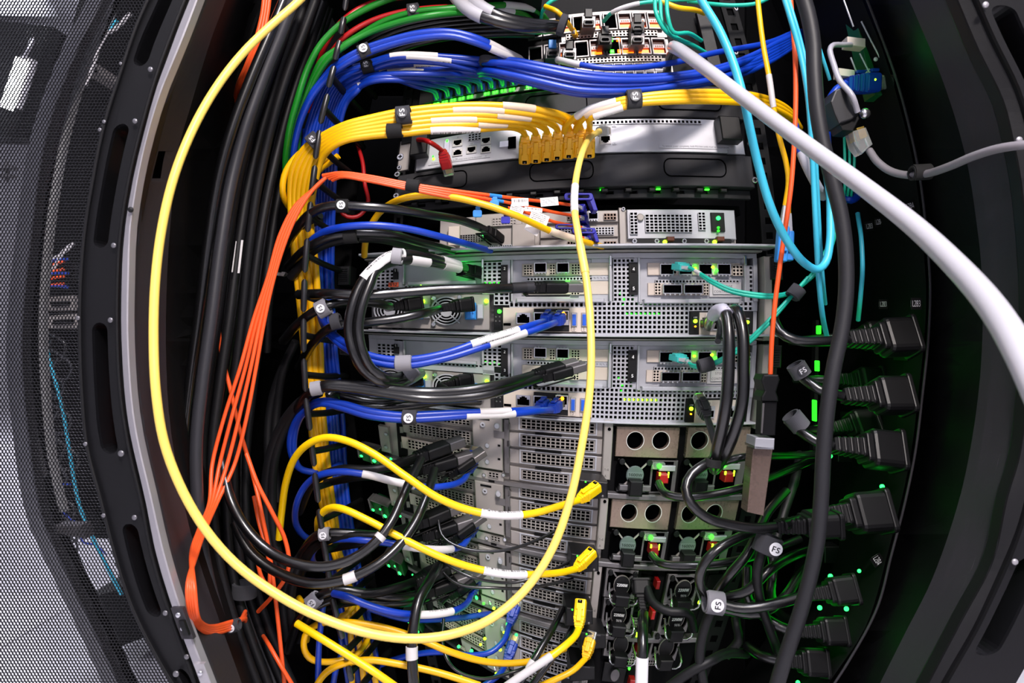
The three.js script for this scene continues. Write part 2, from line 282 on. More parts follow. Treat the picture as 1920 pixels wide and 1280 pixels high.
{
  const t = RACK;
  part(t, 'slotted_post', strip(EA, 0.262, EB, 0.262, -70, 1350, 0.022, 3, [slotPts(42, 30, -60, 120), slotPts(45, 32, 232, 462), slotPts(50, 32, 606, 850), slotPts(52, 32, 985, 1157), slotPts(54, 30, 1258, 1345)]), M.frameDark);
  part(t, 'slot_backing', strip(EA, 0.232, EB, 0.232, -70, 1350, 0.004, 1, [], 8, 92), M.blackFlat);
  part(t, 'outer_bead', cordGeo(Array.from({ length: 15 }, (_, i) => P(EA(-60 + i * 100) + 7, -60 + i * 100, 0.262)), 0.0013), M.frameDark);
  part(t, 'inner_bead', cordGeo(Array.from({ length: 15 }, (_, i) => P(EB(-60 + i * 100) - 5, -60 + i * 100, 0.262)), 0.0013), M.frameDark);
  part(t, 'edge_strip', strip(EB, 0.268, EC, 0.272, -70, 1350, 0.01, 6), M.silver);
  part(t, 'flat_post', strip(EC, 0.256, EE, 0.21, -70, 1350, 0.012, 2, [[[20, 333], [78, 333], [82, 275], [24, 275]].reverse()]), M.frameGrey, 'grey flat face of the post with a black latch cutout');
  part(t, 'latch_pocket', strip(EC, 0.236, EE, 0.19, 262, 346, 0.006, 1, [], 5, 98), M.blackFlat);
  const ED = track([[440, 0], [405, 100], [365, 190], [332, 280], [316, 350], [308, 450], [298, 560], [298, 640], [305, 790], [332, 940], [358, 1040], [394, 1145], [442, 1280]]);
  part(t, 'inner_return', strip(EE, 0.20, ED, 0.13, -70, 1350, 0.008, 2), M.blackPaint);
  for (const [x, y, s] of [[282, 130, 5], [253, 227, 5], [187, 243, 3.5], [195, 228, 3.5], [213, 460, 5], [207, 600, 5], [146, 596, 4], [227, 850, 6], [252, 970, 5], [194, 966, 4], [310, 1149, 5], [350, 1231, 5], [330, 1263, 6], [160, 832, 4], [226, 119, 3]]) part(t, 'rivet', dome(x, y, 0.264, s * K(0.262), 0.5), M.rivet);
  part(t, 'rivet', dome(245, 393, 0.272, 5.5 * K(0.27), 0.6), M.frameDark, 'dark rivet on the silver edge strip');
  const k = thing('strike_plate', 'dark oval strike plate with two screws on the silver strip', 'latch plate');
  const mid = (y) => (EB(y) + EC(y)) / 2 + 1;
  part(k, 'plate', strip((y) => mid(y) - 11, 0.277, (y) => mid(y) + 11, 0.277, 1141, 1199, 0.005, 3), M.frameGrey);
  for (const y of [1153, 1178]) part(k, 'screw', dome(mid(y), y, 0.277, 5 * K(0.277), 0.5), M.chrome);
  part(k, 'keeper', strip((y) => mid(y) - 5, 0.28, (y) => mid(y) + 5, 0.28, 1165, 1192, 0.004, 3), M.plastic);
  settle(k);
  const k2 = thing('strike_plate', 'silver strike plate at the foot of the left post', 'latch plate');
  part(k2, 'plate', strip((y) => mid(y) - 8, 0.278, (y) => mid(y) + 12, 0.278, 1246, 1290, 0.005, 3), M.silver);
  part(k2, 'screw', dome(mid(1262), 1262, 0.279, 5 * K(0.278), 0.5), M.chrome);
  settle(k2);
}
// the mesh door: honeycomb perforation through a bowed sheet
function honeycomb(fa, fb, z, y0, y1, pitch, open, thick = 0.0012, zb = null) {
  const pos = [], row = pitch * 0.87, z1 = zb ?? z;
  const at = (x, y, d) => { const A = fa(y), B = fb(y), v = P(x, y, lerp(z, z1, (x - A) / (B - A))); v.z += d; return v; };
  const put = (...vs) => { for (const v of vs) pos.push(v.x, v.y, v.z); };
  let j = 0;
  for (let y = y0; y < y1; y += row, j++) {
    const a = fa(y), b = fb(y);
    for (let x = a + (j % 2 ? -pitch / 2 : 0); x < b; x += pitch) {
      const cx = x + pitch / 2, cy = y + row / 2, O = [], I = [], D = [];
      for (let k = 0; k < 6; k++) {
        const t = Math.PI / 3 * k + Math.PI / 6, c = Math.cos(t), s = Math.sin(t);
        const oy = Math.abs(s) > 0.9 ? s * row / 2 : s * row, ox = c * pitch / 2 / 0.866;
        O.push(at(cx + ox, cy + (Math.abs(s) > 0.9 ? Math.sign(s) * row * 0.66 : Math.sign(s) * row * 0.34), 0));
        I.push(at(cx + ox * open, cy + s * pitch * 0.577 * open, 0)); D.push(at(cx + ox * open, cy + s * pitch * 0.577 * open, -thick)); void oy;
      }
      for (let k = 0; k < 6; k++) { const l = (k + 1) % 6; put(O[l], O[k], I[k], O[l], I[k], I[l], I[l], I[k], D[k], I[l], D[k], D[l]); }
    }
  }
  const g = new THREE.BufferGeometry(); g.setAttribute('position', new THREE.Float32BufferAttribute(pos, 3)); g.setAttribute('uv', new THREE.Float32BufferAttribute(new Float32Array(pos.length / 3 * 2), 2)); g.computeVertexNormals(); return g;
}
const BAND = track([[175, 0], [125, 100], [72, 250], [45, 425], [25, 640], [35, 790], [62, 965], [105, 1065], [160, 1180], [205, 1280]]);
{
  const t = thing('mesh_door', 'black perforated mesh rack door standing open at the left', 'rack door');
  part(t, 'perforated_sheet', honeycomb(() => -22, (y) => EA(y) + 3, 0.2, -25, 1305, 6.4, 0.86), std('#1d1d21', 0.4, 0.2));
  part(t, 'edge_channel', strip((y) => BAND(y) - 17, 0.15, (y) => BAND(y) + 13, 0.17, -60, 1340, 0.012, 3), std('#55555c', 0.45, 0.2));
  part(t, 'stiffener', strip((y) => BAND(y) + 24, 0.13, (y) => BAND(y) + 34, 0.13, -60, 1340, 0.012, 3), M.frameDark);
  const R1 = track([[190, 20], [150, 130], [112, 270], [82, 470], [74, 640], [88, 840], [110, 950], [122, 985]]);
  part(t, 'hinge_bar', strip((y) => R1(y) - 4, 0.14, (y) => R1(y) + 6, 0.14, -40, 960, 0.008, 4), std('#f0f0f4', 0.4));
  const R2 = track([[155, 80], [120, 180], [75, 340], [50, 470], [42, 640], [52, 790], [72, 880]]);
  part(t, 'hinge_bar', strip((y) => R2(y) - 3, 0.14, (y) => R2(y) + 3, 0.14, 60, 895, 0.008, 4), std('#85848a', 0.45, 0.3));
  part(t, 'corner_gusset', rawSlab([[108, 1000], [160, 1010], [150, 985], [100, 985]], 0.12, 0.135), M.silver);
  settle(t);
}
// ---------------------------------------------------------------- the row beyond the mesh door
{
  const t = thing('server_rack', 'black neighbouring server rack seen through the open mesh door', 'server rack');
  const left = track([[150, 0], [110, 150], [75, 300], [48, 450], [36, 640], [52, 800], [82, 930], [120, 1040], [150, 1110]]);
  const right = (y) => EA(y) + 40;
  part(t, 'rear_panel', strip(left, -0.5, right, -0.5, -120, 990, 0.3, 1), M.dark);
  part(t, 'post', strip((y) => left(y) - 6, -0.44, (y) => left(y) + 9, -0.44, -120, 1010, 0.03, 8), M.frameDark);
  part(t, 'base', rawSlab([[150, 1125], [260, 1095], [310, 1130], [310, 1180], [205, 1220], [165, 1180]], -0.7, -0.5), M.blackPaint);
  part(t, 'foot', rawSlab([[215, 1010], [330, 1000], [340, 1120], [245, 1095]], -0.72, -0.52), M.dark);
  part(t, 'skirt', rawSlab([[92, 960], [175, 955], [210, 1010], [105, 1005]], -0.7, -0.5), M.blackPaint);
  settle(t);
  for (const [x, y, w, h, i] of [[112, 570, 52, 26, 0], [118, 604, 60, 24, 1], [122, 510, 40, 30, 2], [170, 130, 24, 14, 3]]) {
    const u = thing('server', ['pale grey server edge in the neighbouring rack, upper of two under the tangle', 'pale grey server edge in the neighbouring rack, lower of two under the tangle', 'dark switch body behind the coloured tangle in the neighbouring rack', 'small lit patch panel high in the neighbouring rack'][i], 'server');
    part(u, 'chassis', rawSlab([[x - w / 2, y - h / 2], [x + w / 2, y - h / 2 - 4], [x + w / 2, y + h / 2 - 2], [x - w / 2, y + h / 2]], -0.5, -0.42), i === 2 ? M.plastic : M.steelDull);
    part(u, 'handle', rawSlab([[x - w / 3, y - 4], [x + w / 4, y - 6], [x + w / 4, y + 2], [x - w / 3, y + 4]], -0.42, -0.41), M.dark);
    settle(u);
  }
  const far = (name, label, cat, mat, d, pts, group) => { const o = thing(name, label, cat, group); part(o, 'jacket', cordGeo(pts.map(([x, y, z = -0.4]) => P(x, y, z)), d / 2000, 0, 1, 7), mat); return settle(o); };
  const orangeL = ['highest of the orange patch cords in the far tangle', 'orange patch cord drooping second in the far tangle', 'orange patch cord drooping third in the far tangle', 'lowest orange patch cord in the far tangle'];
  for (let i = 0; i < 4; i++) far('patch_cable', orangeL[i], 'cable', M.orange, 5, [[120, 490 + i * 14], [88, 500 + i * 12], [60, 520 + i * 12], [45, 545 + i * 13], [42, 575 + i * 12]]);
  const blueL = ['topmost blue patch cord in the far tangle', 'blue patch cord in the middle of the far tangle', 'blue patch cord lowest in the far tangle'];
  for (let i = 0; i < 3; i++) far('patch_cable', blueL[i], 'cable', M.blue, 5, [[128, 486 + i * 26], [100, 488 + i * 24], [78, 494 + i * 22], [52, 540 + i * 14], [44, 590]]);
  const whiteL = ['pale cord leaning steeply through the far tangle', 'short pale cord at the top of the far tangle', 'pale cord looping left of the far tangle'];
  [[[138, 456], [120, 470], [112, 484], [90, 520], [60, 560], [42, 600]], [[135, 460], [110, 480], [85, 488]], [[72, 540], [58, 560], [62, 590], [50, 610]]].forEach((p, i) => far('patch_cable', whiteL[i], 'cable', M.whiteDim, 6, p));
  const cyanL = ['light blue fibre cord hanging down behind the mesh door', 'thin blue fibre cord left of the long light blue one', 'blue fibre cord bending toward the base behind the mesh door', 'short blue fibre cord near the base behind the mesh door'];
  [[[78, 620], [100, 700], [118, 770], [128, 830], [150, 950], [185, 1030], [228, 1115]], [[52, 700], [80, 780], [95, 870], [120, 960], [148, 985], [160, 1010]], [[95, 870], [110, 905], [132, 908]], [[150, 985], [155, 1015], [180, 1022], [200, 1040]]].forEach((p, i) => far('fibre_cable', cyanL[i], 'cable', i ? M.blue : M.cyan, i ? 3 : 6, p));
  for (let i = 0; i < 12; i++) { const y = 650 + i * 34, x = 100 + 0.0004 * (y - 640) * (y - 640) * 0.5 + rr(-20, 20); far('power_cable', 'black power cord curling in the far rack behind the mesh door', 'cable', i % 3 ? M.cordGrey : M.cordBlack, 4, [[x - 20, y - 30], [x + 18, y + rr(-6, 6)], [x + 10, y + 26], [x - 18, y + 18], [x - 6, y - 14]], 'black cords curling in the far rack'); }
  [[[215, 18], [200, 60], [185, 90], [172, 130], [160, 160]], [[245, 25], [215, 55], [200, 62]]].forEach((p, i) => far('patch_cable', ['pale cord high in the far rack behind the mesh', 'short pale cord at the top of the far rack'][i], 'cable', M.whiteDim, 7, p));
  [[[150, 90], [155, 72], [160, 85]], [[205, 60], [212, 45], [220, 38]]].forEach((p, i) => far('fibre_cable', ['short light blue cord high in the far rack', 'light blue cord near the top of the mesh door'][i], 'cable', M.cyan, 6, p));
}
{
  const t = thing('dark_opening_panel', 'dark panel standing in for an opening, behind the hanging tube lamp', 'panel'), d = -3.6;  // dark sheet added in place of a dark opening
  part(t, 'panel', rawSlab([[-160, 20], [100, 50], [115, 60], [60, 265], [-160, 255]], d - 0.1, d), M.dark);
  part(t, 'frame', rawSlab([[-160, 250], [60, 258], [58, 268], [-160, 262]], d, d + 0.03), M.frameDark);
  settle(t);
  const l = thing('tube_lamp', 'bright white tube lamp hanging at the far upper left', 'lamp'), z = -3.3;
  const a = P(42, 112, z), b = P(12, 203, z);
  part(l, 'tube', cordGeo([a, a.clone().lerp(b, 0.5), b], 0.034, 0, 1, 12), glow('#ffffff', 7));
  part(l, 'reflector', cordGeo([a, a.clone().lerp(b, 0.5), b].map((v) => v.clone().add(V(0.0, 0.03, -0.06))), 0.045, 0, 1, 10), M.whiteDim);
  part(l, 'rod', cordGeo([P(62, 73, z), P(52, 95, z), P(42, 115, z)], 0.012), M.silver);
  settle(l);
  const L = new THREE.PointLight(0xf4f6ff, 6, 0, 2); const q = a.clone().lerp(b, 0.5); L.position.set(q.x, q.y, q.z + 0.06); scene.add(L);
  const c = thing('cable_tray', 'grey wire cable tray on the far left wall below the tube lamp', 'cable tray');
  part(c, 'rail', [rawSlab([[-120, 306], [22, 310], [20, 316], [-120, 313]], d, d + 0.06), rawSlab([[-120, 322], [20, 326], [18, 331], [-120, 329]], d, d + 0.06)], M.steelDark);
  for (const x of [-40, -12, 8]) part(c, 'hanger', rawSlab([[x, 300], [x + 3, 300], [x + 3, 340], [x, 340]], d + 0.01, d + 0.04), M.steelDark);
  settle(c);
}
// ---------------------------------------------------------------- inside of the rack and its right side
const F0 = track([[1625, 0], [1671, 117], [1722, 317], [1743, 517], [1743, 600], [1733, 708], [1712, 871], [1671, 1041], [1630, 1177], [1563, 1280]]);
const F1 = track([[1729, 0], [1777, 114], [1812, 217], [1836, 312], [1850, 403], [1860, 490], [1863, 600], [1858, 708], [1842, 830], [1817, 947], [1766, 1096], [1712, 1204], [1674, 1280]]);
const F2 = track([[1798, 0], [1836, 90], [1882, 184], [1901, 257], [1918, 347], [1932, 500], [1934, 620], [1928, 740], [1915, 852], [1891, 933], [1863, 1055], [1806, 1163], [1744, 1280]]);
const F3 = track([[1839, 0], [1866, 62], [1920, 176], [1948, 300], [1962, 480], [1963, 640], [1952, 830], [1920, 993], [1847, 1163], [1782, 1280]]);
{
  const t = RACK, curve = (c) => () => c;
  part(t, 'side_panel', strip((y) => EE(y) + 4, 0.2, curve(610), -0.32, -90, 1370, 0.006, 0), M.blackPaint);
  part(t, 'side_panel', strip(curve(1400), -0.32, (y) => F1(y) - 2, 0.2, -90, 1370, 0.006, 0), M.blackPaint);
  part(t, 'back_panel', box(-0.32, 0.03, -0.345, 0.40, 1.95, -0.33), M.blackFlat);
  part(t, 'top_panel', box(-0.32, 1.95, -0.345, 0.42, 1.97, 0.18), M.blackPaint);
  part(t, 'bottom_panel', box(-0.32, 0.06, -0.345, 0.42, 0.08, 0.18), M.blackPaint);
  for (const x of [-0.26, 0.36]) part(t, 'caster', new THREE.CylinderGeometry(0.03, 0.03, 0.03, 18).rotateZ(Math.PI / 2).translate(x, 0.05, 0.05), M.rubber);
  // punched cable-side rail behind the black bundle
  const hs = []; for (let y = -40; y < 1320; y += 46) hs.push([[34, y], [66, y], [66, y + 17], [34, y + 17]]);
  part(t, 'punched_rail', strip((y) => EE(y) + 42, 0.06, (y) => EE(y) + 92, 0.03, -80, 1360, 0.004, 0.5, hs), M.blackPaint);
  const hs2 = []; for (let y = -40; y < 1320; y += 28) hs2.push([[30, y], [70, y], [70, y + 12], [30, y + 12]]);
  part(t, 'mounting_rail', strip((y) => 735 - 0.59e-6 * (y - 560) ** 2 * -245, -0.004, (y) => 752 - 0.59e-6 * (y - 560) ** 2 * -245, -0.004, -80, 1360, 0.004, 0.5, hs2), M.blackPaint);
  part(t, 'mounting_rail', strip((y) => 1432 - 0.59e-6 * (y - 560) ** 2 * 452, -0.004, (y) => 1462 - 0.59e-6 * (y - 560) ** 2 * 452, -0.004, -80, 1360, 0.004, 0.5, hs2), M.blackPaint);
  // right post
  part(t, 'flat_post', strip(F1, 0.21, F2, 0.25, -90, 1370, 0.012, 2, [[[62, 182], [100.5, 182], [100.5, 95], [52, 95]].reverse()]), M.frameGrey, 'grey flat face of the right post with a black latch cutout');
  part(t, 'latch_pocket', strip(F1, 0.19, F2, 0.23, 80, 195, 0.006, 1, [], 5, 98), M.blackFlat);
  part(t, 'edge_strip', strip(F2, 0.252, F3, 0.258, -90, 1370, 0.012, 3), M.frameDark, 'dark edge strip of the right post');
  part(t, 'slotted_post', strip(F3, 0.262, (y) => F3(y) + 130, 0.262, -90, 1370, 0.02, 3, [slotPts(30, 34, 8, 190), slotPts(30, 34, 1046, 1230)]), M.frameDark);
  part(t, 'slot_backing', strip(F3, 0.235, (y) => F3(y) + 130, 0.235, -90, 1370, 0.004, 1, [], 8, 92), M.blackFlat);
  for (const [x, y] of [[1848, 9], [1911, 262], [1903, 1053]]) part(t, 'rivet', dome(x, y, 0.264, 6 * K(0.262), 0.6), M.silver);
  settle(t);
}
// two vertical power strips on the right with their green status lamps
const ledLight = (c, k) => new THREE.PointLight(c, k * LED_POWER, 0, 2);
const greenGlow = (px, py, z, k = 0.02) => { const L = ledLight(0x18ff2c, k); L.position.copy(P(px, py, z)); scene.add(L); };
function decal(parent, name, px, py, w, h, z, mat, tilt = 0) {         // flat print on a thin plate facing the aisle
  const k = K(z), g = new THREE.BoxGeometry(w * k, h * k, 0.0006); g.rotateZ(tilt); const v = P(px, py, z); g.translate(v.x, v.y, v.z); return part(parent, name, g, mat);
}
{
  const L23 = words('L2B3', '#c9c9cf', '#0b0b0c', 128, 64, 46), L24 = words('L2B4', '#c9c9cf', '#0b0b0c', 128, 64, 46);
  const a = thing('power_strip', 'black vertical power strip nearer the servers, marked L2B3 and L2B4', 'power strip'), b = thing('power_strip', 'black vertical power strip nearer the right post, with thick plugs', 'power strip');
  part(a, 'housing', strip((y) => F0(y) - 150, -0.06, (y) => F0(y) - 76, 0.02, -80, 1360, 0.03, 2), M.dark);
  part(b, 'housing', strip((y) => F0(y) - 72, 0.03, (y) => F0(y) - 3, 0.1, -80, 1360, 0.03, 2), M.dark);
  part(a, 'edge_rail', cordGeo(Array.from({ length: 15 }, (_, i) => P(F0(-60 + i * 100) - 76, -60 + i * 100, 0.02)), 0.0009), M.frameDark);
  part(b, 'edge_rail', cordGeo(Array.from({ length: 15 }, (_, i) => P(F0(-60 + i * 100), -60 + i * 100, 0.1)), 0.0012), M.frameGrey);
  decal(a, 'marking', 1656, 570, 16, 18, 0.035, L23, 0); decal(b, 'marking', 1718, 569, 20, 22, 0.095, L23, 0);
  decal(a, 'marking', 1630, 424, 15, 18, 0.02, L23, 0.12); decal(a, 'marking', 1648, 416, 15, 18, 0.02, L24, 0.12); decal(b, 'marking', 1706, 386, 18, 20, 0.09, L24, 0.25); decal(b, 'marking', 1645, 1050, 20, 22, 0.09, L24, -1.0);
  const lamp = (p, x, y, z, r = 4.2) => { part(p, 'status_led', dome(x, y, z, r * K(z), 0.7), M.ledTeal); greenGlow(x - 3, y + 2, z + 0.012, 0.006); };
  lamp(a, 1557, 1080, 0.06, 4.6); lamp(b, 1611, 1070, 0.09, 3.6); lamp(a, 1537, 1139, 0.06, 4.6); lamp(b, 1587, 1141, 0.095, 4.6); lamp(b, 1654, 912, 0.09, 4.6); lamp(a, 1557, 855, 0.05, 4); lamp(a, 1551, 916, 0.05, 4); lamp(a, 1496, 1279, 0.06, 4);
  const sockets = [[a, 1600, 640], [a, 1610, 725], [a, 1605, 790], [a, 1585, 850], [a, 1560, 1040], [a, 1540, 1110], [b, 1715, 660], [b, 1705, 750], [b, 1690, 830], [b, 1655, 980]];
  for (const [p, x, y] of sockets) part(p, 'socket', rawSlab([[x - 14, y - 16], [x + 14, y - 16], [x + 14, y + 16], [x - 14, y + 16]], p === a ? -0.02 : 0.05, p === a ? 0.0 : 0.075, 2), M.plastic);
  settle(a); settle(b);
}
// ---------------------------------------------------------------- devices in the rack, top to bottom
const U = { top: (a, b) => a };
const flatX = (x, y) => flat(x, y)[0];
function chassis(t, X0, X1, Y0, Y1, mat = M.steelDark) { part(t, 'chassis', slab(X0, Y0, X1, Y1, -0.31, -0.02, 0), mat); }
function led(t, px, py, r, w, mat = M.ledGreen, glowAt = 0) { part(t, 'led', disc(px, py, r, w - 0.001, w + 0.0012, 0.3, 10), mat); if (glowAt) { const [X, Y] = flat(px, py), v = toRack(X, Y, w + 0.012), L = ledLight(mat.emissive, glowAt); L.position.copy(v); scene.add(L); } }
function screw(t, px, py, r, w) { part(t, 'screw', [disc(px, py, r, w, w + 0.002, 0.8, 14)], M.chrome); const [X, Y] = flat(px, py); part(t, 'screw_slot', [slab(X - r * 0.55, Y - r * 0.14, X + r * 0.55, Y + r * 0.14, w + 0.0015, w + 0.0024, 0), slab(X - r * 0.14, Y - r * 0.55, X + r * 0.14, Y + r * 0.55, w + 0.0015, w + 0.0024, 0)], M.hole); }
function jack(t, px, py, w, h, wz, frame = M.chrome, up = 1) {         // network port: metal frame round a stepped mouth, its shade a black plate
  const [X, Y] = flat(px, py), e = 1.8, a = w / 2, b = h / 2, s = up;
  const m = [[-a + e, s * (b - e)], [-a + e, s * (-b * 0.3)], [-a * 0.55, s * (-b * 0.3)], [-a * 0.55, s * (-b * 0.65)], [-a * 0.28, s * (-b * 0.65)], [-a * 0.28, s * (-b + e)], [a * 0.28, s * (-b + e)], [a * 0.28, s * (-b * 0.65)], [a * 0.55, s * (-b * 0.65)], [a * 0.55, s * (-b * 0.3)], [a - e, s * (-b * 0.3)], [a - e, s * (b - e)]].map(([x, y]) => [X + x, Y + y]);
  const j = part(t, 'port', slabPts(rectPts(X - a, Y - b, X + a, Y + b), wz - 0.008, wz + 0.0015, 0.4, [s > 0 ? m : m.reverse()]), frame);
  part(j, 'port_mouth_shade', slab(X - a + e, Y - b + e, X + a - e, Y + b - e, wz + 0.0001, wz + 0.0005, 0), M.hole);  // flat plate, the recess shade put into its black
  return j;
}
function cage(t, px, py, w, h, wz, tongue = true) {                    // SFP or QSFP cage: thin metal frame with spring fingers
  const [X, Y] = flat(px, py), e = 1.4, j = part(t, 'module_cage', slab(X - w / 2, Y - h / 2, X + w / 2, Y + h / 2, wz - 0.01, wz + 0.004, 0.4, [rectPts(X - w / 2 + e, Y - h / 2 + e, X + w / 2 - e, Y + h / 2 - e)]), M.chrome);
  part(j, 'cage_mouth_shade', slab(X - w / 2 + e, Y - h / 2 + e, X + w / 2 - e, Y + h / 2 - e, wz + 0.0004, wz + 0.0009, 0), M.hole);  // cage mouth: recess shade put into a flat black plate
  const f = []; for (let i = 0; i < 4; i++) { const x = X - w / 2 + (i + 0.5) * w / 4; f.push(slab(x - 1.4, Y + h / 2 - 1, x + 1.4, Y + h / 2 + 2.6, wz + 0.001, wz + 0.004, 0.2)); f.push(slab(x - 1.4, Y - h / 2 - 2.2, x + 1.4, Y - h / 2 + 1, wz + 0.001, wz + 0.004, 0.2)); }
  if (tongue) part(j, 'spring_fingers', f, M.steel);
  return j;
}
const vent = (t, px, py, w, h, nx, ny, open, wz, mat, corners = 4, skip = null, deep = 0.0016) => { const [X, Y] = flat(px, py); const m = part(t, 'vent_panel', perf(X - w / 2, Y - h / 2, X + w / 2, Y + h / 2, nx, ny, open, wz, Math.min(deep, 0.0019), corners, skip), mat); part(m, 'vent_shadow_plate', slab(X - w / 2 + 0.5, Y - h / 2 + 0.5, X + w / 2 - 0.5, Y + h / 2 - 0.5, wz - Math.min(deep, 0.0019) - 0.0003, wz - Math.min(deep, 0.0019), 0), M.hole); return m; };

// --- network switch with optical modules above and a row of lit ports below
{
  const t = thing('network_switch', 'silver switch at the top with orange lit optical modules and green port lamps', 'switch');
  chassis(t, 745, 1400, -70, 152, M.blackPaint);
  part(t, 'face_plate', slab(1066, 14, 1300, 142, -0.02, -0.006, 0.5), M.steelDull);
  part(t, 'dark_face', slab(745, -70, 1400, 152, -0.021, -0.0075, 0.5), M.blackPaint);
  const face = -0.006;
  const BAY_LIT = std('#4a1604', 0.5);  // back of the lit bays, orange glow put into the brown
  // two rows of optical module bays
  for (const [j, y] of [[0, 37], [1, 85]]) for (let i = 0; i < 9; i++) {
    const X = 1008 + i * 33.2 + (i > 4 ? 2 : 0), w = 31, h = 32, lit = i >= 2 && i !== 3 && !(j === 0 && i === 5) && !(j === 1 && i === 5);
    if (X > 1290) continue;
    const bay = part(t, 'module_bay', slab(X - w / 2, y - h / 2, X + w / 2, y + h / 2, face - 0.003, face + 0.005, 0.6, [rectPts(X - w / 2 + 2, y - h / 2 + 2.5, X + w / 2 - 2, y + h / 2 - 2)]), M.steelDark);
    part(bay, 'bay_back', slab(X - w / 2 + 2, y - h / 2 + 2.5, X + w / 2 - 2, y + h / 2 - 2, face + 0.0002, face + 0.0006, 0), lit ? BAY_LIT : M.hole);
    if (lit) {
      part(bay, 'bay_light', [slab(X - 11, y + 4.5, X + 11, y + 12, face + 0.0006, face + 0.0016, 0.3)], M.ledOrange);
      const [nx, ny] = bow(X, y); void nx; void ny;
      part(bay, 'paper_tag', slab(X - 12, y - 4, X + 12, y + 2.5, face + 0.0006, face + 0.0035, 0.3), M.label);
      const f = []; for (let k = 0; k < 4; k++) f.push(slab(X - 8 + k * 4.6, y - 1.5, X - 5.6 + k * 4.6, y + 1.4, face + 0.0035, face + 0.0038, 0)); part(bay, 'tag_print', f, std('#a0603c', 0.6));
    }
  }
  for (const [x, y] of [[1190, 70], [1190, 92]]) for (const s of [-1, 1]) { part(t, 'bay_led', slab(x - 8 + s * 8 - 4, y - 3, x - 8 + s * 8 + 4, y + 3, face, face + 0.003, 0.5), s < 0 ? M.ledGreen : M.ledOrange); }
  for (const [y, h] of [[59, 11], [107, 11]]) { const [X0, X1] = [1076, 1278]; const v = part(t, 'vent_panel', perf(X0, y - h / 2, X1, y + h / 2, 26, 2, 0.62, face + 0.003, 0.002), M.steelDull); part(v, 'vent_shadow_plate', slab(X0, y - h / 2, X1, y + h / 2, face + 0.0004, face + 0.0008, 0), M.hole); }
  for (let r = 0; r < 2; r++) part(t, 'seam', slab(1070, [65, 114][r], 1300, [68, 116][r], face, face + 0.0006, 0), M.dark);
  // white network ports, right half
  for (let i = 0; i < 7; i++) for (let r = 0; r < 2; r++) { const X = 1140 + i * 21.5, y = 124 + r * 15; const p = part(t, 'port', slab(X - 10, y - 7, X + 10, y + 7, face, face + 0.006, 0.5, [[[X - 7.8, y - 5.5], [X - 7.8, y + 4.6], [X + 7.8, y + 4.6], [X + 7.8, y - 5.5]]]), M.whiteDim); part(p, 'port_mouth_shade', slab(X - 7.8, y - 5.5, X + 7.8, y + 4.6, face - 0.001, face + 0.001, 0), M.hole); }
  // dark ports filled by blue plugs, left half, with the lit strip below
  part(t, 'port_block', slab(762, 96, 1095, 141, face, face + 0.006, 0.8), M.plastic);
  part(t, 'lamp_strip', slab(765, 142, 1130, 151.5, face, face + 0.003, 0.4), M.steelDark);
  for (let i = 0; i < 18; i++) for (let k = 0; k < 2; k++) { if (i === 11 || i === 6) continue; const X = 776 + i * 17.6 + k * 6.6; part(t, 'port_led', slab(X, 144, X + 5, 149, face + 0.002, face + 0.005, 0.4), i > 15 ? M.ledGreenDim : M.ledGreen); }
  for (let i = 0; i < 9; i++) { const [bx, by] = bow(800 + i * 34, 141), L = ledLight(0x22ff18, 0.006); L.position.copy(P(bx, by, 0.012)); scene.add(L); }
  for (const [x, y] of [[1118, 60], [1136, 40], [1236, 60], [1236, 92], [1268, 60]]) { const L = ledLight(0xff6a14, 0.004); const [bx, by] = bow(x, y); L.position.copy(P(bx, by, 0.01)); scene.add(L); }
  // right ear
  part(t, 'mounting_ear', slab(1372, 20, 1400, 120, -0.004, 0.002, 1), M.frameDark);
  for (const y of [18, 100]) screw(t, 1378, y, 5, 0.002);
  for (const [x, y] of [[1335, 25], [1341, 45], [1344, 118], [1327, 130]]) led(t, x, y, 2, face + 0.003, M.ledGreenDim);
  settle(t);
}
{ // a drawer added just above the frame that keeps the top light off the ports on the left
  const t = thing('light_blocker', 'added unseen drawer just above the frame, over the blue fan', 'light blocker');
  part(t, 'blocker', box(-0.19, 0.962, -0.2, 0.03, 1.05, 0.135), M.blackPaint); part(t, 'front_lip', box(-0.192, 0.96, 0.135, 0.032, 0.975, 0.14), M.frameDark); settle(t);
}
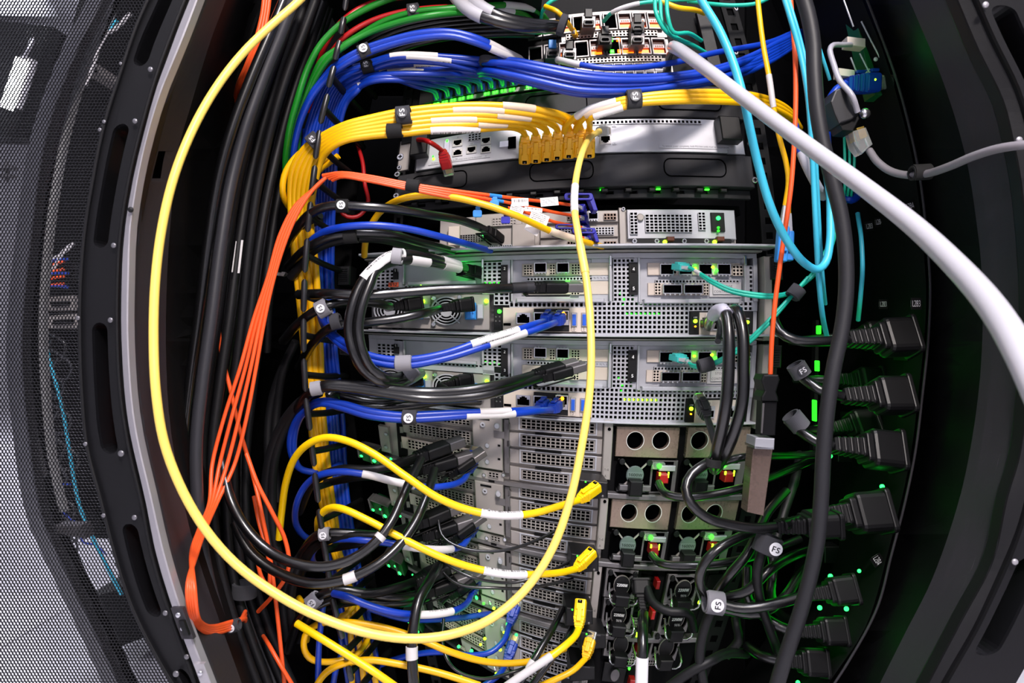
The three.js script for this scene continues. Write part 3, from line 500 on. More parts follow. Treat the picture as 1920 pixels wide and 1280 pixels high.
// --- dark blanking panels with rounded outlines
function outline(t, X0, Y0, X1, Y1, r, w) { const cx = (X0 + X1) / 2, cy = (Y0 + Y1) / 2; part(t, 'rounded_groove', slabPts(roundPts(cx, cy, X1 - X0, Y1 - Y0, r), w, w + 0.0008, 0, [roundPts(cx, cy, X1 - X0 - 4, Y1 - Y0 - 4, r - 2)]), M.hole); }
{
  const t = thing('blanking_panel', 'dark grey blanking panel between the switch and the silver appliance', 'panel');
  part(t, 'plate', slab(735, 158, 1428, 219, -0.02, 0.0, 1.5), M.panelGrey); outline(t, 985, 166, 1112, 206, 14, 0); outline(t, 1255, 166, 1385, 206, 14, 0); settle(t);
  const u = thing('blanking_panel', 'dark grey blanking panel below the silver appliance with rounded outlines', 'panel');
  part(u, 'plate', slab(735, 288, 1428, 348, -0.02, 0.0, 1.5), M.panelGrey); outline(u, 764, 296, 872, 332, 12, 0); outline(u, 993, 297, 1118, 333, 14, 0); outline(u, 1254, 296, 1376, 331, 14, 0);
  for (const [x, y] of [[745, 327], [743, 367], [1415, 338]]) screw(u, x, y, 6, 0.0);
  settle(u);
  const s = thing('slotted_shelf', 'black vented shelf lit green from behind, under the lower blanking panel', 'shelf');
  part(s, 'shelf_plate', slab(745, 366, 1425, 384, -0.08, -0.05, 1), M.dark);
  part(s, 'front_rail', slab(745, 349, 1425, 366, -0.02, -0.012, 1, Array.from({ length: 13 }, (_, i) => rectPts(775 + i * 46, 352, 790 + i * 46, 358).reverse())), M.panelGrey);
  for (let i = 0; i < 14; i++) part(s, 'clip', slab(764 + i * 46, 350, 777 + i * 46, 357, -0.012, -0.002, 1.5), M.plastic);
  for (const [x, k] of [[1245, 0.012], [1340, 0.014], [1135, 0.003]]) { part(s, 'glow_led', slab(x - 4, 349.5, x + 4, 351.5, -0.012, -0.009, 0.3), M.ledGreen); const [bx, by] = bow(x, 361), L = ledLight(0x1bff20, k * 0.4); L.position.copy(P(bx, by, 0.0)); scene.add(L); }
  settle(s);
}
// --- one-unit silver appliance
{
  const t = thing('network_appliance', 'silver one unit appliance with a row of yellow plugs and square vents', 'appliance'), f = 0.0;
  chassis(t, 762, 1392, 222, 284, M.steelDark);
  part(t, 'face_plate', slab(770, 222, 1383, 284, -0.02, f, 0.8), M.steel);
  { const v = part(t, 'vent_panel', perf(1118, 224, 1338, 232, 27, 1, 0.6, f + 0.0012, 0.004), M.steel); part(v, 'vent_shadow_plate', slab(1118, 224, 1338, 232, f - 0.002, f + 0.0002, 0), M.hole); }
  { const [X, Y] = flat(890, 257); const v = part(t, 'vent_panel', perf(X - 13, Y - 7, X + 13, Y + 7, 4, 3, 0.68, f + 0.0012, 0.004), M.steel); part(v, 'vent_shadow_plate', slab(X - 13, Y - 7, X + 13, Y + 7, f - 0.002, f + 0.0002, 0), M.hole); }
  for (const [x, y, u] of [[858, 268, -1], [858, 286, 1], [884, 281, -1], [911, 264, -1], [911, 280, 1]]) jack(t, x, y, 20, 15, f, M.label, u);
  for (const [x, y] of [[1135, 245], [1135, 262]]) jack(t, x, y, 22, 17, f, M.label, y > 250 ? -1 : 1);
  part(t, 'port', blk(838, 280, 11, 34, f, f + 0.004, 0.5), M.chrome, 'narrow metal port beside the red plug');
  led(t, 839, 266, 2.4, f + 0.004); led(t, 835, 295, 2.4, f + 0.004); led(t, 813, 298, 2.4, f, M.ledYellowGreen); led(t, 812, 293, 1.6, f, M.ledGreenDim);
  part(t, 'power_inlet', blk(1360, 250, 40, 44, f, f + 0.02, 2), M.plastic); part(t, 'power_inlet', blk(790, 278, 34, 46, f, f + 0.02, 2), M.plastic);
  part(t, 'usb_port', blk(945, 271, 18, 12, f, f + 0.003, 0.5), M.chrome); part(t, 'usb_port', blk(960, 268, 16, 22, f, f + 0.003, 0.5), M.hole);
  part(t, 'mounting_ear', slab(1384, 222, 1420, 284, -0.012, -0.004, 1.5), M.steel); for (const y of [236, 252, 268]) part(t, 'ear_button', disc(1408, y, 5.5, -0.004, 0.0, 1, 14), y === 252 ? M.dark : M.chrome);
  part(t, 'mounting_ear', blk(757, 290, 22, 66, -0.01, -0.003, 1), M.steelDull); screw(t, 750, 293, 7, -0.003); screw(t, 748, 313, 5, -0.003);
  const tiny = printMat('warn', 512, 32, (g, w, h) => { g.fillStyle = '#b3b4bb'; g.fillRect(0, 0, w, h); g.fillStyle = '#26262a'; g.font = '21px sans-serif'; g.fillText('△ △ To remove power completely, both PSU line cords must be disconnected', 4, 23, 500); }, 0.5, 0.35);
  printed(t, 'printed_warning', 1302, 275, 140, 7, f + 0.0008, tiny); printed(t, 'printed_warning', 856, 300, 110, 6, f + 0.0008, tiny);
  const pl = (s) => words(s, '#26262a', '#b3b4bb', 64, 32, 26, 'sans-serif', '', 'steel'); printed(t, 'port_mark', 859, 258, 10, 5, f + 0.0008, pl('S1')); printed(t, 'port_mark', 884, 270, 10, 5, f + 0.0008, pl('S3')); printed(t, 'port_mark', 856, 298, 10, 5, f + 0.001, pl('S2')); printed(t, 'port_mark', 911, 293, 16, 6, f + 0.001, words('⊂=⊃', '#26262a', '#b3b4bb', 64, 32, 26, 'sans-serif', '', 'steel')); printed(t, 'port_mark', 1151, 236, 8, 4, f + 0.0008, pl('15')); printed(t, 'port_mark', 1152, 269, 8, 4, f + 0.0008, pl('16'));
  settle(t);
}
// --- two-unit server with blue tabs behind the orange fibres
{
  const t = thing('server', 'grey two unit server with paper tags under the green lit shelf', 'server'), f = -0.016;
  const X0 = flatX(822, 430), X1 = 1392;
  chassis(t, X0, X1, 388, 466, M.steelDark);
  part(t, 'face_plate', slab(X0, 388, X1, 466, -0.024, f, 0.6), M.steelDull);
  // expansion slots
  for (const [y, kind] of [[403, 'cage'], [431, 'vent'], [456, 'cage']]) {
    part(t, 'slot_cover', blk(1088, y, 150, 22, f, f + 0.005, 1), M.steelDull);
    if (kind === 'vent') vent(t, 1095, y, 118, 14, 20, 3, 0.68, f + 0.0075, M.steel, 4, null, 0.004);
    else { vent(t, 1073, y, 16, 12, 3, 2, 0.7, f + 0.0075, M.steelWarm); vent(t, 1146, y, 24, 12, 4, 2, 0.7, f + 0.0075, M.steelWarm); cage(t, 1089, y, 20, 15, f + 0.008); cage(t, 1113, y, 20, 15, f + 0.008); }
  }
  part(t, 'slot_cover', blk(982, 445, 44, 60, f, f + 0.006, 1), M.steelDull); part(t, 'divider', blk(1170, 425, 12, 78, f, f + 0.007, 1), M.steelDull); screw(t, 1171, 389, 4, f + 0.007);
  part(t, 'power_module_cover', blk(1282, 417, 208, 56, f, f + 0.006, 1.2), M.steel);
  vent(t, 1191, 416, 15, 42, 2, 7, 0.72, f + 0.0085, M.steel, 4, null, 0.005); vent(t, 1257, 416, 90, 34, 11, 6, 0.72, f + 0.0085, M.steel, 4, null, 0.005); vent(t, 1320, 412, 14, 34, 2, 6, 0.72, f + 0.0085, M.steel, 4, null, 0.005);
  part(t, 'latch', disc(1203, 405, 7, f + 0.006, f + 0.01, 1.5), M.steelDull); part(t, 'indicator_panel', blk(1350, 414, 26, 36, f + 0.006, f + 0.009, 1), M.plastic); led(t, 1350, 407, 4, f + 0.01, M.ledTeal, 0.004); led(t, 1350, 425, 2.5, f + 0.01, M.ledGreenDim); led(t, 1350, 431, 2.5, f + 0.01, M.ledGreenDim);
  for (const x of [1236, 1330]) { part(t, 'power_supply', blk(x, 454, 92, 18, f, f + 0.008, 1), M.plastic); for (const s of [-44, -2]) screw(t, x + s, 450, 5, f + 0.008); led(t, x + 13, 452, 4, f + 0.01, M.ledYellowGreen, 0.003); part(t, 'release_tab', blk(x + 22, 447, 14, 8, f + 0.008, f + 0.016, 1), std('#5a2408', 0.5)); }
  // left half: vented lower strip and a plate
  { const [X, Y] = flat(925, 463); vent(t, 925, 461, 110, 10, 26, 2, 0.66, f + 0.002, M.steel); void X; void Y; }
  vent(t, 880, 443, 60, 16, 12, 4, 0.66, f + 0.002, M.steelDark); part(t, 'slot_cover', blk(935, 408, 90, 26, f, f + 0.003, 1), M.steelDull); vent(t, 945, 412, 46, 16, 8, 3, 0.66, f + 0.0045, M.steelDull);
  led(t, 907, 437, 4, f + 0.01, M.ledTeal, 0.005); led(t, 915, 442, 2, f + 0.01, M.ledGreen);
  part(t, 'bracket', blk(850, 440, 22, 40, f, f + 0.01, 1), M.beige);
  settle(t);
}
// --- storage controllers: two alike two-unit units
function storage(dy, k, label) {
  const t = thing('storage_controller', label, 'storage unit'), f = 0.0, base = shift;
  shift = (X, Y) => [X, 466 + (Y - 466) * k + dy];
  const Y = (y) => 466 + (y - 466) * k + dy, X0 = 690, X1 = 1420;
  chassis(t, X0, X1, Y(470), Y(632), M.steelDark);
  // the punched face, in four sheets round the openings
  const sheet = (x0, y0, x1, y1, nx, ny, skip) => { const m = part(t, 'vent_panel', perf(x0, Y(y0), x1, Y(y1), nx, ny, 0.62, f, 0.0025, 4, skip), M.steel); part(m, 'vent_shadow_plate', slab(x0, Y(y0), x1, Y(y1), f - 0.016, f - 0.014, 0), M.hole); };
  sheet(1112, 565, 1292, 626, 21, 7);
  sheet(1292, 565, 1420, 583, 15, 2, (i) => i > 13);
  sheet(955, 565, 1112, 577, 18, 1.0 | 0 || 1);
  sheet(1150, 484, 1190, 565, 5, 10, (i) => i > 4);
  sheet(1397, 497, 1420, 565, 3, 8, (i, j) => i !== 1);
  sheet(705, 494, 739, 540, 4, 6); sheet(757, 530, 904, 536, 20, 1); sheet(904, 486, 941, 532, 4, 6); sheet(926, 545, 955, 572, 3, 3);
  const rim = (x0, y0, x1, y1, w = f, m = M.steel) => part(t, 'face_plate', slab(x0, Y(y0), x1, Y(y1), -0.02, w, 0.4), m);
  rim(X0, 626, X1, 632); rim(X0, 474, X1, 483, 0.001); rim(X0, 483, 705, 548); rim(1110, 483, 1150, 565, -0.004); rim(739, 486, 757, 545); rim(904, 532, 926, 550); rim(941, 483, 957, 545); rim(1190, 483, 1200, 565); rim(705, 483, 739, 494); rim(1405, 583, 1420, 626, -0.001); rim(705, 540, 926, 548); rim(757, 536, 904, 541); rim(1412, 483, 1420, 565, 0.002);
  // rails above and below
  part(t, 'top_rail', slab(X0 - 8, Y(463), X1 + 22, Y(467.5), -0.02, 0.03, 1), M.steel); part(t, 'top_rail', slab(X0 - 4, Y(470), X1 + 4, Y(473), -0.02, 0.012, 0.8), M.steelDull);
  part(t, 'bottom_rail', slab(X0 - 8, Y(628), X1 + 4, Y(632), -0.02, 0.012, 1), M.steel);
  // option slots 2-3 and 4-5 and 1: recessed card trays with a folded lower flange
  const tray = (x0, x1, y0, y1) => { part(t, 'card_tray', slab(x0, Y(y0), x1, Y(y1), -0.014, -0.006, 0.6), M.steel); part(t, 'tray_flange', slab(x0 + 8, Y(y1 - 9), x1 - 12, Y(y1 - 1), -0.006, 0.006, 1.4), M.steel); part(t, 'tray_edge', slab(x0 - 2, Y(y0), x0 + 1.5, Y(y1 - 3), -0.008, 0.004, 0.6), M.steel); part(t, 'tray_edge', slab(x1 - 2, Y(y0), x1 + 2, Y(y1 - 3), -0.008, 0.004, 0.6), M.steel); part(t, 'tray_pin', slab(x1 - 2.4, Y(y0 - 4), x1 + 2.4, Y(y0 + 14), -0.004, 0.006, 1), M.chrome); };
  tray(960, 1144, 483, 568); tray(1198, 1396, 483, 570); tray(757, 905, 484, 531);
  const card = (x0, x1, y0, y1) => part(t, 'card_bracket', slab(x0, Y(y0), x1, Y(y1), -0.006, -0.003, 0.5), M.beige);
  const dots = (x0, x1, y) => { const m = part(t, 'vent_row', perf(x0, Y(y - 3.5), x1, Y(y + 3.5), Math.round((x1 - x0) / 6.2), 1, 0.66, -0.003, 0.0016, 8), M.steel); part(m, 'vent_shadow_plate', slab(x0, Y(y - 3.3), x1, Y(y + 3.3), -0.0052, -0.0047, 0), M.hole); };
  const hex = (px, py, w, h, nx, ny) => { const m = part(t, 'card_vent', perf(px - w / 2, Y(py - h / 2), px + w / 2, Y(py + h / 2), nx, ny, 0.74, -0.0015, 0.002, 8), M.beige); part(m, 'vent_shadow_plate', slab(px - w / 2, Y(py - h / 2), px + w / 2, Y(py + h / 2), -0.0033, -0.0028, 0), M.hole); };
  card(979, 1143, 491, 515); card(979, 1143, 526, 551); dots(988, 1143, 521);
  hex(990, 503, 16, 20, 3, 4); hex(1036, 503, 10, 20, 2, 4); hex(1080, 503, 16, 20, 3, 4); hex(1079, 540, 16, 24, 3, 5);
  cage(t, 1013, dy ? 662 / k * 0 + 502 : 502, 24, 20, -0.002); cage(t, 1055, 502, 24, 20, -0.002);
  card(1216, 1390, 492, 515); card(1216, 1330, 530, 553); dots(1230, 1388, 527);
  part(t, 'card_cover', slab(1332, Y(528), 1392, Y(556), -0.006, -0.0035, 0.4), M.whiteDim);
  for (const x of [1250, 1285, 1322, 1357]) cage(t, x, 505, 26, 21, -0.002);
  hex(1267, 505, 6, 18, 1, 2); hex(1385, 506, 20, 20, 3, 3); hex(1234, 541, 12, 22, 2, 4); hex(1325, 542, 10, 22, 2, 4);
  cage(t, 1260, 542, 36, 18, -0.001); cage(t, 1299, 542, 36, 18, -0.001);
  const on = f + 0.001;
  led(t, 1303, 503, 2.6, on, M.ledYellowGreen); led(t, 1336, 501, 3, on, M.ledYellowGreen); led(t, 1343, 507, 3, on, M.ledGreen); led(t, 1303, 498, 2, on, M.ledGreen, 0.002);
  const num = (s) => words(s, '#e8e8ea', '#101012', 64, 64, 54, 'sans-serif', 'bold'), plate = (x0, x1, y0, y1) => part(t, 'slot_label_plate', slab(x0, Y(y0), x1, Y(y1), f, 0.003, 0.5), M.plastic);
  plate(1179, 1195, 492, 553); printed(t, 'slot_number', 1187, 505, 9, 10, 0.0042, num('4')); printed(t, 'slot_number', 1187, 541, 9, 10, 0.0042, num('5'));
  plate(939, 952, 493, 550); printed(t, 'slot_number', 946, 504, 8, 9, 0.0042, num('2')); printed(t, 'slot_number', 946, 540, 8, 9, 0.0042, num('3'));
  plate(737, 747, 500, 516); printed(t, 'slot_number', 742, 508, 7, 9, 0.0042, num('1'));
  printed(t, 'printed_name', 1360, 541, 44, 20, -0.0015, words('STORAGE\nCONTROLLER', '#4a4a4e', '#c4c2c4', 128, 64, 20, 'sans-serif'));
  if (!dy) printed(t, 'orange_tag', 739, 534, 19, 10, 0.004, words('612', '#231008', '#e2562e', 64, 32, 28, 'sans-serif', 'bold'));
  // power supplies with ring fan guards
  for (const [x0, cx] of [[706, 731], [806, 837]]) {
    const p = part(t, 'power_supply', slab(x0, Y(550), x0 + 112, Y(622), f - 0.03, f - 0.001, 1), M.steelDull);
    part(p, 'fan_opening_shade', slabPts(circlePts(cx, Y(584), 27, 20), f - 0.001, f, 0), M.hole);  // black plate stands for the shade inside the fan opening
    part(p, 'fan_hub', slabPts(circlePts(cx, Y(586), 11, 18), f + 0.002, f + 0.004, 0.6), M.steel);
    const rings = [[16, 18], [22, 24], [27.5, 30]].map(([a, b]) => slabPts(circlePts(cx, Y(584), b, 22), f + 0.001, f + 0.003, 0.3, [circlePts(cx, Y(584), a, 22)]));
    for (let i = 0; i < 4; i++) { const a = Math.PI / 4 + i * Math.PI / 2, c = Math.cos(a), s = Math.sin(a), q = 1.3; rings.push(slabPts([[10, -q], [36, -q], [36, q], [10, q]].map(([u, v]) => [cx + u * c - v * s, Y(584) + u * s + v * c]), f + 0.001, f + 0.003, 0.2)); }
    part(p, 'fan_guard', rings, M.steel);
    for (const [a, b] of [[cx - 23, 558], [cx + 25, 556], [cx - 24, 612]]) part(p, 'screw', slabPts(circlePts(a, Y(b), 4.5, 14), f + 0.002, f + 0.004, 0.8), M.chrome);
    part(p, 'release_latch', slab(x0 + 68, Y(569), x0 + 88, Y(602), f, 0.022, 2.5), M.latchBlue);
    const r = []; for (let i = 0; i < 3; i++) r.push(slab(x0 + 72 + i * 5, Y(572), x0 + 74 + i * 5, Y(590), 0.022, 0.024, 0.4)); r.forEach((g) => part(p, 'latch_rib', g, M.latchBlue));
    part(p, 'handle', slab(x0 + 89, Y(571), x0 + 101, Y(600), f, 0.01, 1.5), M.steel);
    part(p, 'led', slabPts(circlePts(x0 + (cx > 800 ? 106 : 87), Y(564), 4.2, 12), f, 0.003, 0.5), M.ledYellowGreen);
    const [gx, gy] = bow(x0 + 80, Y(562)), L = ledLight(0x38ff1a, 0.006); L.position.copy(P(gx, gy, 0.02)); scene.add(L);
  }
  part(t, 'indicator_panel', slab(926, Y(578), 942, Y(621), f, 0.003, 0.6), M.plastic); led(t, 936.5, 584, 4, 0.004, M.ledGreen);
  for (const [a, b] of [[930, 594], [937, 594], [930, 602], [937, 602]]) part(t, 'button', disc(a, b, 1.6, 0.003, 0.004, 0.2, 8), M.steelDark);
  part(t, 'port_plate', slab(943, Y(577), 1114, Y(624), f - 0.01, 0.002, 0.6), M.beige); part(t, 'usb_port', blk(951, 608, 14, 5, 0.002, 0.003, 0.5), M.hole);
  part(t, 'port_panel', slab(1001, Y(579), 1067, Y(622), 0.002, 0.004, 0.6), M.plastic);
  jack(t, 981, 597, 27, 22, 0.003, M.chrome, 1); jack(t, 1054, 596, 24, 28, 0.005, M.chrome, -1); jack(t, 1012, 597, 24, 24, 0.005, M.chrome, -1);
  led(t, 1055, 588, 3.4, 0.008, M.ledAmber, 0.002);
  for (const x of [1076, 1095]) { const u = part(t, 'usb_port', blk(x, 599, 11, 26, 0.002, 0.005, 0.6), M.chrome); void u; part(t, 'usb_tongue', blk(x - 0.5, 600, 6.5, 21, 0.005, 0.007, 0.4), M.usbBlue); }
  printed(t, 'port_mark', 1076, 617, 8, 8, 0.0032, words('0', '#26262a', '#cfc4ba', 32, 32, 30)); printed(t, 'port_mark', 1094, 617, 8, 8, 0.0032, words('1', '#26262a', '#cfc4ba', 32, 32, 30)); printed(t, 'port_mark', 1049, 582, 14, 6, 0.0052, words('MC', '#c8c8cc', '#131315', 64, 32, 26));
  // e0a network module
  part(t, 'port_panel', slab(1293, Y(584), 1411, Y(631), f - 0.01, 0.003, 0.6), M.plastic); part(t, 'port_plate', slab(1310, Y(586), 1393, Y(630), 0.003, 0.0045, 0.5), M.beige);
  printed(t, 'port_mark', 1330, 591, 20, 10, 0.0062, words('e0a', '#26262a', '#cfc4ba', 64, 32, 28)); printed(t, 'port_mark', 1373, 593, 16, 10, 0.0062, words('e0b', '#26262a', '#cfc4ba', 64, 32, 28));
  for (const x of [1331, 1371]) jack(t, x, 608, 30, 22, 0.006, M.steel, 1);
  printed(t, 'port_mark', 1302, 595, 10, 5, 0.0045, words('LNK', '#c8c8cc', '#131315', 64, 32, 26)); printed(t, 'port_mark', 1399, 597, 10, 5, 0.0045, words('LNK', '#c8c8cc', '#131315', 64, 32, 26));
  led(t, 1302, 602, 3.6, 0.004, M.ledYellowGreen, 0.002); led(t, 1399, 604, 3.4, 0.004, M.ledYellowGreen); led(t, 1302, 612, 1.6, 0.004, M.ledAmber);
  // lamps beside the cable plugs
  for (const [x, y, r, m] of [[1064, 529, 4, M.ledGreen], [1066, 534, 2.5, M.ledYellowGreen], [1078, 533, 2, M.ledYellowGreen], [790, 533, 2.4, M.ledYellowGreen]]) led(t, x, y, r, 0.004, m, r > 3 ? 0.01 : 0);
  if (!dy) for (const [x, y, w, h] of [[868, 497, 18, 6], [876, 503, 10, 8], [897, 497, 8, 4], [893, 510, 3, 3]]) part(t, 'led', slab(x - w / 2, Y(y - h / 2), x + w / 2, Y(y + h / 2), -0.002, 0.003, 0.5), M.ledTeal);
  if (!dy) { const L = ledLight(0x20ff50, 0.02); L.position.copy(P(880, 505, 0.02)); scene.add(L); }
  // latches at the ends
  part(t, 'end_latch', slab(1424, Y(482), 1438, Y(640), -0.01, 0.016, 1.5), M.steelDull); part(t, 'end_latch', slab(640, Y(486), 664, Y(530), -0.01, 0.02, 2), M.plastic); part(t, 'end_latch', slab(1434, Y(484), 1456, Y(526), -0.01, 0.02, 2), M.plastic);
  const rib = []; for (let i = 0; i < 7; i++) { rib.push(slab(1439, Y(490 + i * 4.6), 1451, Y(492 + i * 4.6), 0.02, 0.0215, 0.3)); rib.push(slab(645, Y(491 + i * 4.6), 659, Y(493 + i * 4.6), 0.02, 0.0215, 0.3)); } rib.forEach((g) => part(t, 'latch_rib', g, M.plastic));
  // lamps shining inside, seen through the punched face
  for (let i = 0; i < 8; i++) part(t, 'inner_led', disc(1177 + i * 8.6, 750 - 162, 2.4, -0.012, -0.008, 0.3, 8), dy ? M.ledYellowGreen : M.ledGreenDim);
  for (const [x, y] of [[1172, 560], [1172, 572], [1166, 548]]) part(t, 'inner_led', disc(x, y, 2.6, -0.012, -0.008, 0.3, 8), M.ledGreenDim);
  for (let i = 0; i < 5; i++) part(t, 'inner_led', disc(910 + i * 8, 527 + (i % 2), 2.4, -0.012, -0.008, 0.3, 8), M.ledGreenDim);
  settle(t); shift = base;
}
storage(0, 1, 'silver storage controller with an orange number tag, upper of the two');
storage(165, 0.985, 'silver storage controller without an orange tag, lower of the two');

// --- stacked two-unit servers below
function pciServer(Y0, k, label, psu, full = true) {
  const t = thing('server', label, 'server'), base = shift, f = 0.0;
  shift = (X, Y) => [X, Y0 + (Y - 800) * k];
  const Y = (y) => Y0 + (y - 800) * k;
  const A = (x, y) => flat(x, y);
  chassis(t, 700, 1425, Y(800), Y(926), M.steelDark);
  part(t, 'face_plate', slab(706, Y(800), 1420, Y(926), -0.02, -0.006, 0.5), full ? M.steelDull : M.plastic);  // bottom server: shade put into a black face instead of grey
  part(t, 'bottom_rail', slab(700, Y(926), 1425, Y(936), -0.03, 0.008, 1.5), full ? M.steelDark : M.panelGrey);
  part(t, 'dark_backing', slab(1152, Y(801), 1420, Y(926), -0.0066, -0.0056, 0), M.dark);  // flat dark plate laid over the face, right of the divider
  // right bank of slot covers
  [[799, 142, 24], [831, 142, 25], [863, 142, 25], [894, 92, 22]].forEach(([y, w, h], i) => {
    const x = i < 3 ? 1046 : 1022;
    part(t, 'slot_cover', blk(x - 4, y + 1, w + 42, 29 * k, -0.006, -0.001, 1.2), M.steelDull);
    part(t, 'slot_rim', (() => { const [X, YY] = A(x, y), a = w / 2 + 6, b = h * k / 2 + 1.5; return slab(X - a, YY - b, X + a, YY + b, -0.001, 0.0006, 0.4, [rectPts(X - a + 3, YY - b + 2, X + a - 3, YY + b - 2)]); })(), M.steel);
    vent(t, x, y, w, (h - 5) * k, i < 3 ? 15 : 10, 3, 0.74, 0.0012, M.steelDull, 4, null, 0.003);
    if (i < 3) { part(t, 'slot_tab', blk(1028, y + 15.5, 52, 3, -0.001, 0.002, 0.4), M.dark); part(t, 'slot_clip', blk(953, y, 7, 14, -0.004, 0.002, 1), M.steelDark); }
  });
  part(t, 'divider', blk(1138, 842, 17, 112 * k, -0.006, 0.006, 1.2), M.steelDull); part(t, 'divider_hole', disc(1141, 803, 3.2, 0.006, 0.0068, 0, 12), M.hole);
  printed(t, 'slot_print', 1135, 884, 12, 24, 0.0072, words('1-4\nA△', '#2c2a2a', '#9c9692', 64, 128, 34, 'sans-serif', '', 'dull'));
  // middle bracket with captive screws
  part(t, 'riser_bracket', blk(915, 826, 58, 108 * k, -0.006, 0.012, 1.5), M.steelDull);
  for (const [x, y] of [[914, 862], [914, 832]]) part(t, 'button', disc(x, y, 4.5, 0.012, 0.014, 1, 14), M.steel);
  part(t, 'eyelet', annulus(906, 793, 2.4, 5.2, 0.012, 0.015), M.steel); part(t, 'thumb_button', disc(932, 795, 5.5, 0.012, 0.02, 1.2, 16), M.steel); part(t, 'label_area', blk(936, 812, 20, 14, 0.012, 0.0126, 0), M.steelDark); part(t, 'slot_mark', blk(908, 783, 22, 4, 0.012, 0.013, 0.4), M.dark);
  part(t, 'slot_print', blk(936, 832, 5, 4, 0.012, 0.0125, 0), M.dark); part(t, 'slot_print', blk(936, 857, 5, 4, 0.012, 0.0125, 0), M.dark);
  part(t, 'riser_edge', blk(950, 836, 11, 110 * k, -0.006, 0.002, 1), M.steelDark);
  part(t, 'port_tray', blk(916, 888, 62, 20 * k, -0.006, 0.008, 1), M.steelDull); vent(t, 926, 887, 20, 10 * k, 3, 2, 0.7, 0.0105, M.steelDull); for (const x of [908, 944]) part(t, 'screw', disc(x, 887, 4, 0.008, 0.011, 1, 12), M.chrome); part(t, 'port_mark', blk(922, 899, 12, 4, 0.008, 0.0086, 0), M.dark);
  // left bank
  [[783, 118, 16, 16, 3], [811, 120, 22, 16, 4], [843, 126, 20, 18, 3]].forEach(([y, w, h, nx, ny], i) => { const x = 822; part(t, 'slot_cover', blk(x, y, w + 22, 27 * k, -0.006, -0.001, 1), i === 2 ? M.beige : M.steelDull); vent(t, x + 2, y, w, h * k, nx, ny, 0.72, 0.0012, i === 2 ? M.beige : M.steelDull, 4, null, 0.003); });
  part(t, 'mounting_ear', blk(723, 822, 20, 62 * k, -0.008, 0.006, 1), M.steelDull); for (const y of [812, 836]) part(t, 'screw', disc(726, y, 4, 0.006, 0.009, 1, 12), M.steel);
  part(t, 'port_panel', blk(852, 872, 66, 25 * k, -0.006, 0.004, 1), M.steelDull); part(t, 'network_port', blk(857, 870, 22, 10 * k, 0.004, 0.005, 0.5), M.hole); part(t, 'network_port', blk(877, 884, 16, 14 * k, 0.004, 0.006, 0.5), M.plastic); vent(t, 822, 874, 18, 14 * k, 5, 4, 0.7, 0.0065, M.beige);
  part(t, 'vent_row', perf(A(775, 860)[0], Y(861), A(884, 860)[0], Y(866), 18, 1, 0.66, 0.0008, 0.002), M.steelDull);
  led(t, 878, 877, 3.6, 0.016, M.ledTeal, 0.004);
  // left wing with green lit board
  part(t, 'circuit_board', blk(701, 850, 34, 30 * k, -0.02, 0.02, 0.6), M.pcb); part(t, 'board_cage', [blk(683, 838, 4, 30 * k, 0.0, 0.03, 0.4), blk(701, 832, 36, 3, 0.0, 0.03, 0.4), blk(706, 850, 3, 26 * k, 0.02, 0.03, 0.4)], M.steelDark);
  for (const [x, y, r] of [[689, 846, 2.6], [703, 843, 1.8], [712, 855, 3.4], [742, 851, 2.2]]) led(t, x, y, r, 0.03, M.ledTeal); greenGlow(flatXY(705, 850)[0], flatXY(705, 850)[1], 0.06, 0.004);
  // right: power supplies
  if (psu === '1600W') {
    for (const [x, holes] of [[1212, [1190, 1238]], [1344, [1310, 1358]]]) {
      const [X, YY] = A(x, 829), hs = holes.map((h) => { const [a, b] = A(h, 825); return circlePts(a, b, 16.5 * (0.5 + k / 2), 26).reverse(); });
      const c = part(t, 'blank_cover', slab(X - 60, YY - 29 * k, X + 62, YY + 28 * k, -0.006, 0.003, 1, hs), M.steelWarm);
      part(c, 'cover_rims', holes.map((h) => { const [a, b] = A(h, 825); return slabPts(circlePts(a, b, 17.6, 26), 0.003, 0.0036, 0, [circlePts(a, b, 16.4, 26)]); }), M.label);
      part(c, 'hole_shadow_plate', slab(X - 58, YY - 27 * k, X + 60, YY + 26 * k, -0.0059, -0.0054, 0), M.hole);
    }
    for (const [x, hub] of [[1212, 1189], [1338, 1308]]) {
      const [X, YY] = A(x, 893), [hx, hy] = A(hub, 889);
      const p = part(t, 'power_supply', slab(X - 58, YY - 31 * k, X + 60, YY + 31 * k, -0.02, 0.001, 1), M.steelDark);
      part(p, 'fan_opening_shade', slabPts(roundPts(hx - 2, hy, 68, 60 * k, 10), 0.001, 0.0016, 0), M.hole);
      part(p, 'fan_hub', slabPts(circlePts(hx, hy, 17.5, 24), 0.003, 0.006, 0.8), std('#5c6967', 0.5, 0.2));
      const sp = []; for (let i = 0; i < 4; i++) { const a = Math.PI / 4 + i * Math.PI / 2, c = Math.cos(a), s = Math.sin(a), q = 1.5; sp.push(slabPts([[16, -q], [38, -q], [38, q], [16, q]].map(([u, v]) => [hx + u * c - v * s, hy + u * s + v * c]), 0.002, 0.004, 0.2)); }
      part(p, 'fan_spokes', sp, M.steelDull);
      for (const [a, b] of [[-27, -24], [27, -24], [-27, 26], [27, 26]]) part(p, 'corner_screw', slabPts(circlePts(hx + a, hy + b * k, 6, 14), 0.002, 0.006, 1), M.plastic);
      part(p, 'power_inlet', slab(hx - 14, hy + 6, hx + 12, hy + 34 * k, 0.004, 0.022, 2), M.plasticSoft);
      part(p, 'lower_bar', slab(hx - 30, hy + 18, hx + 32, hy + 28 * k, 0.002, 0.01, 1), M.steelDark);
      part(p, 'side_bay', slab(hx + 36, hy - 26 * k, hx + 76, hy + 30 * k, 0.001, 0.002, 0.5), M.hole);
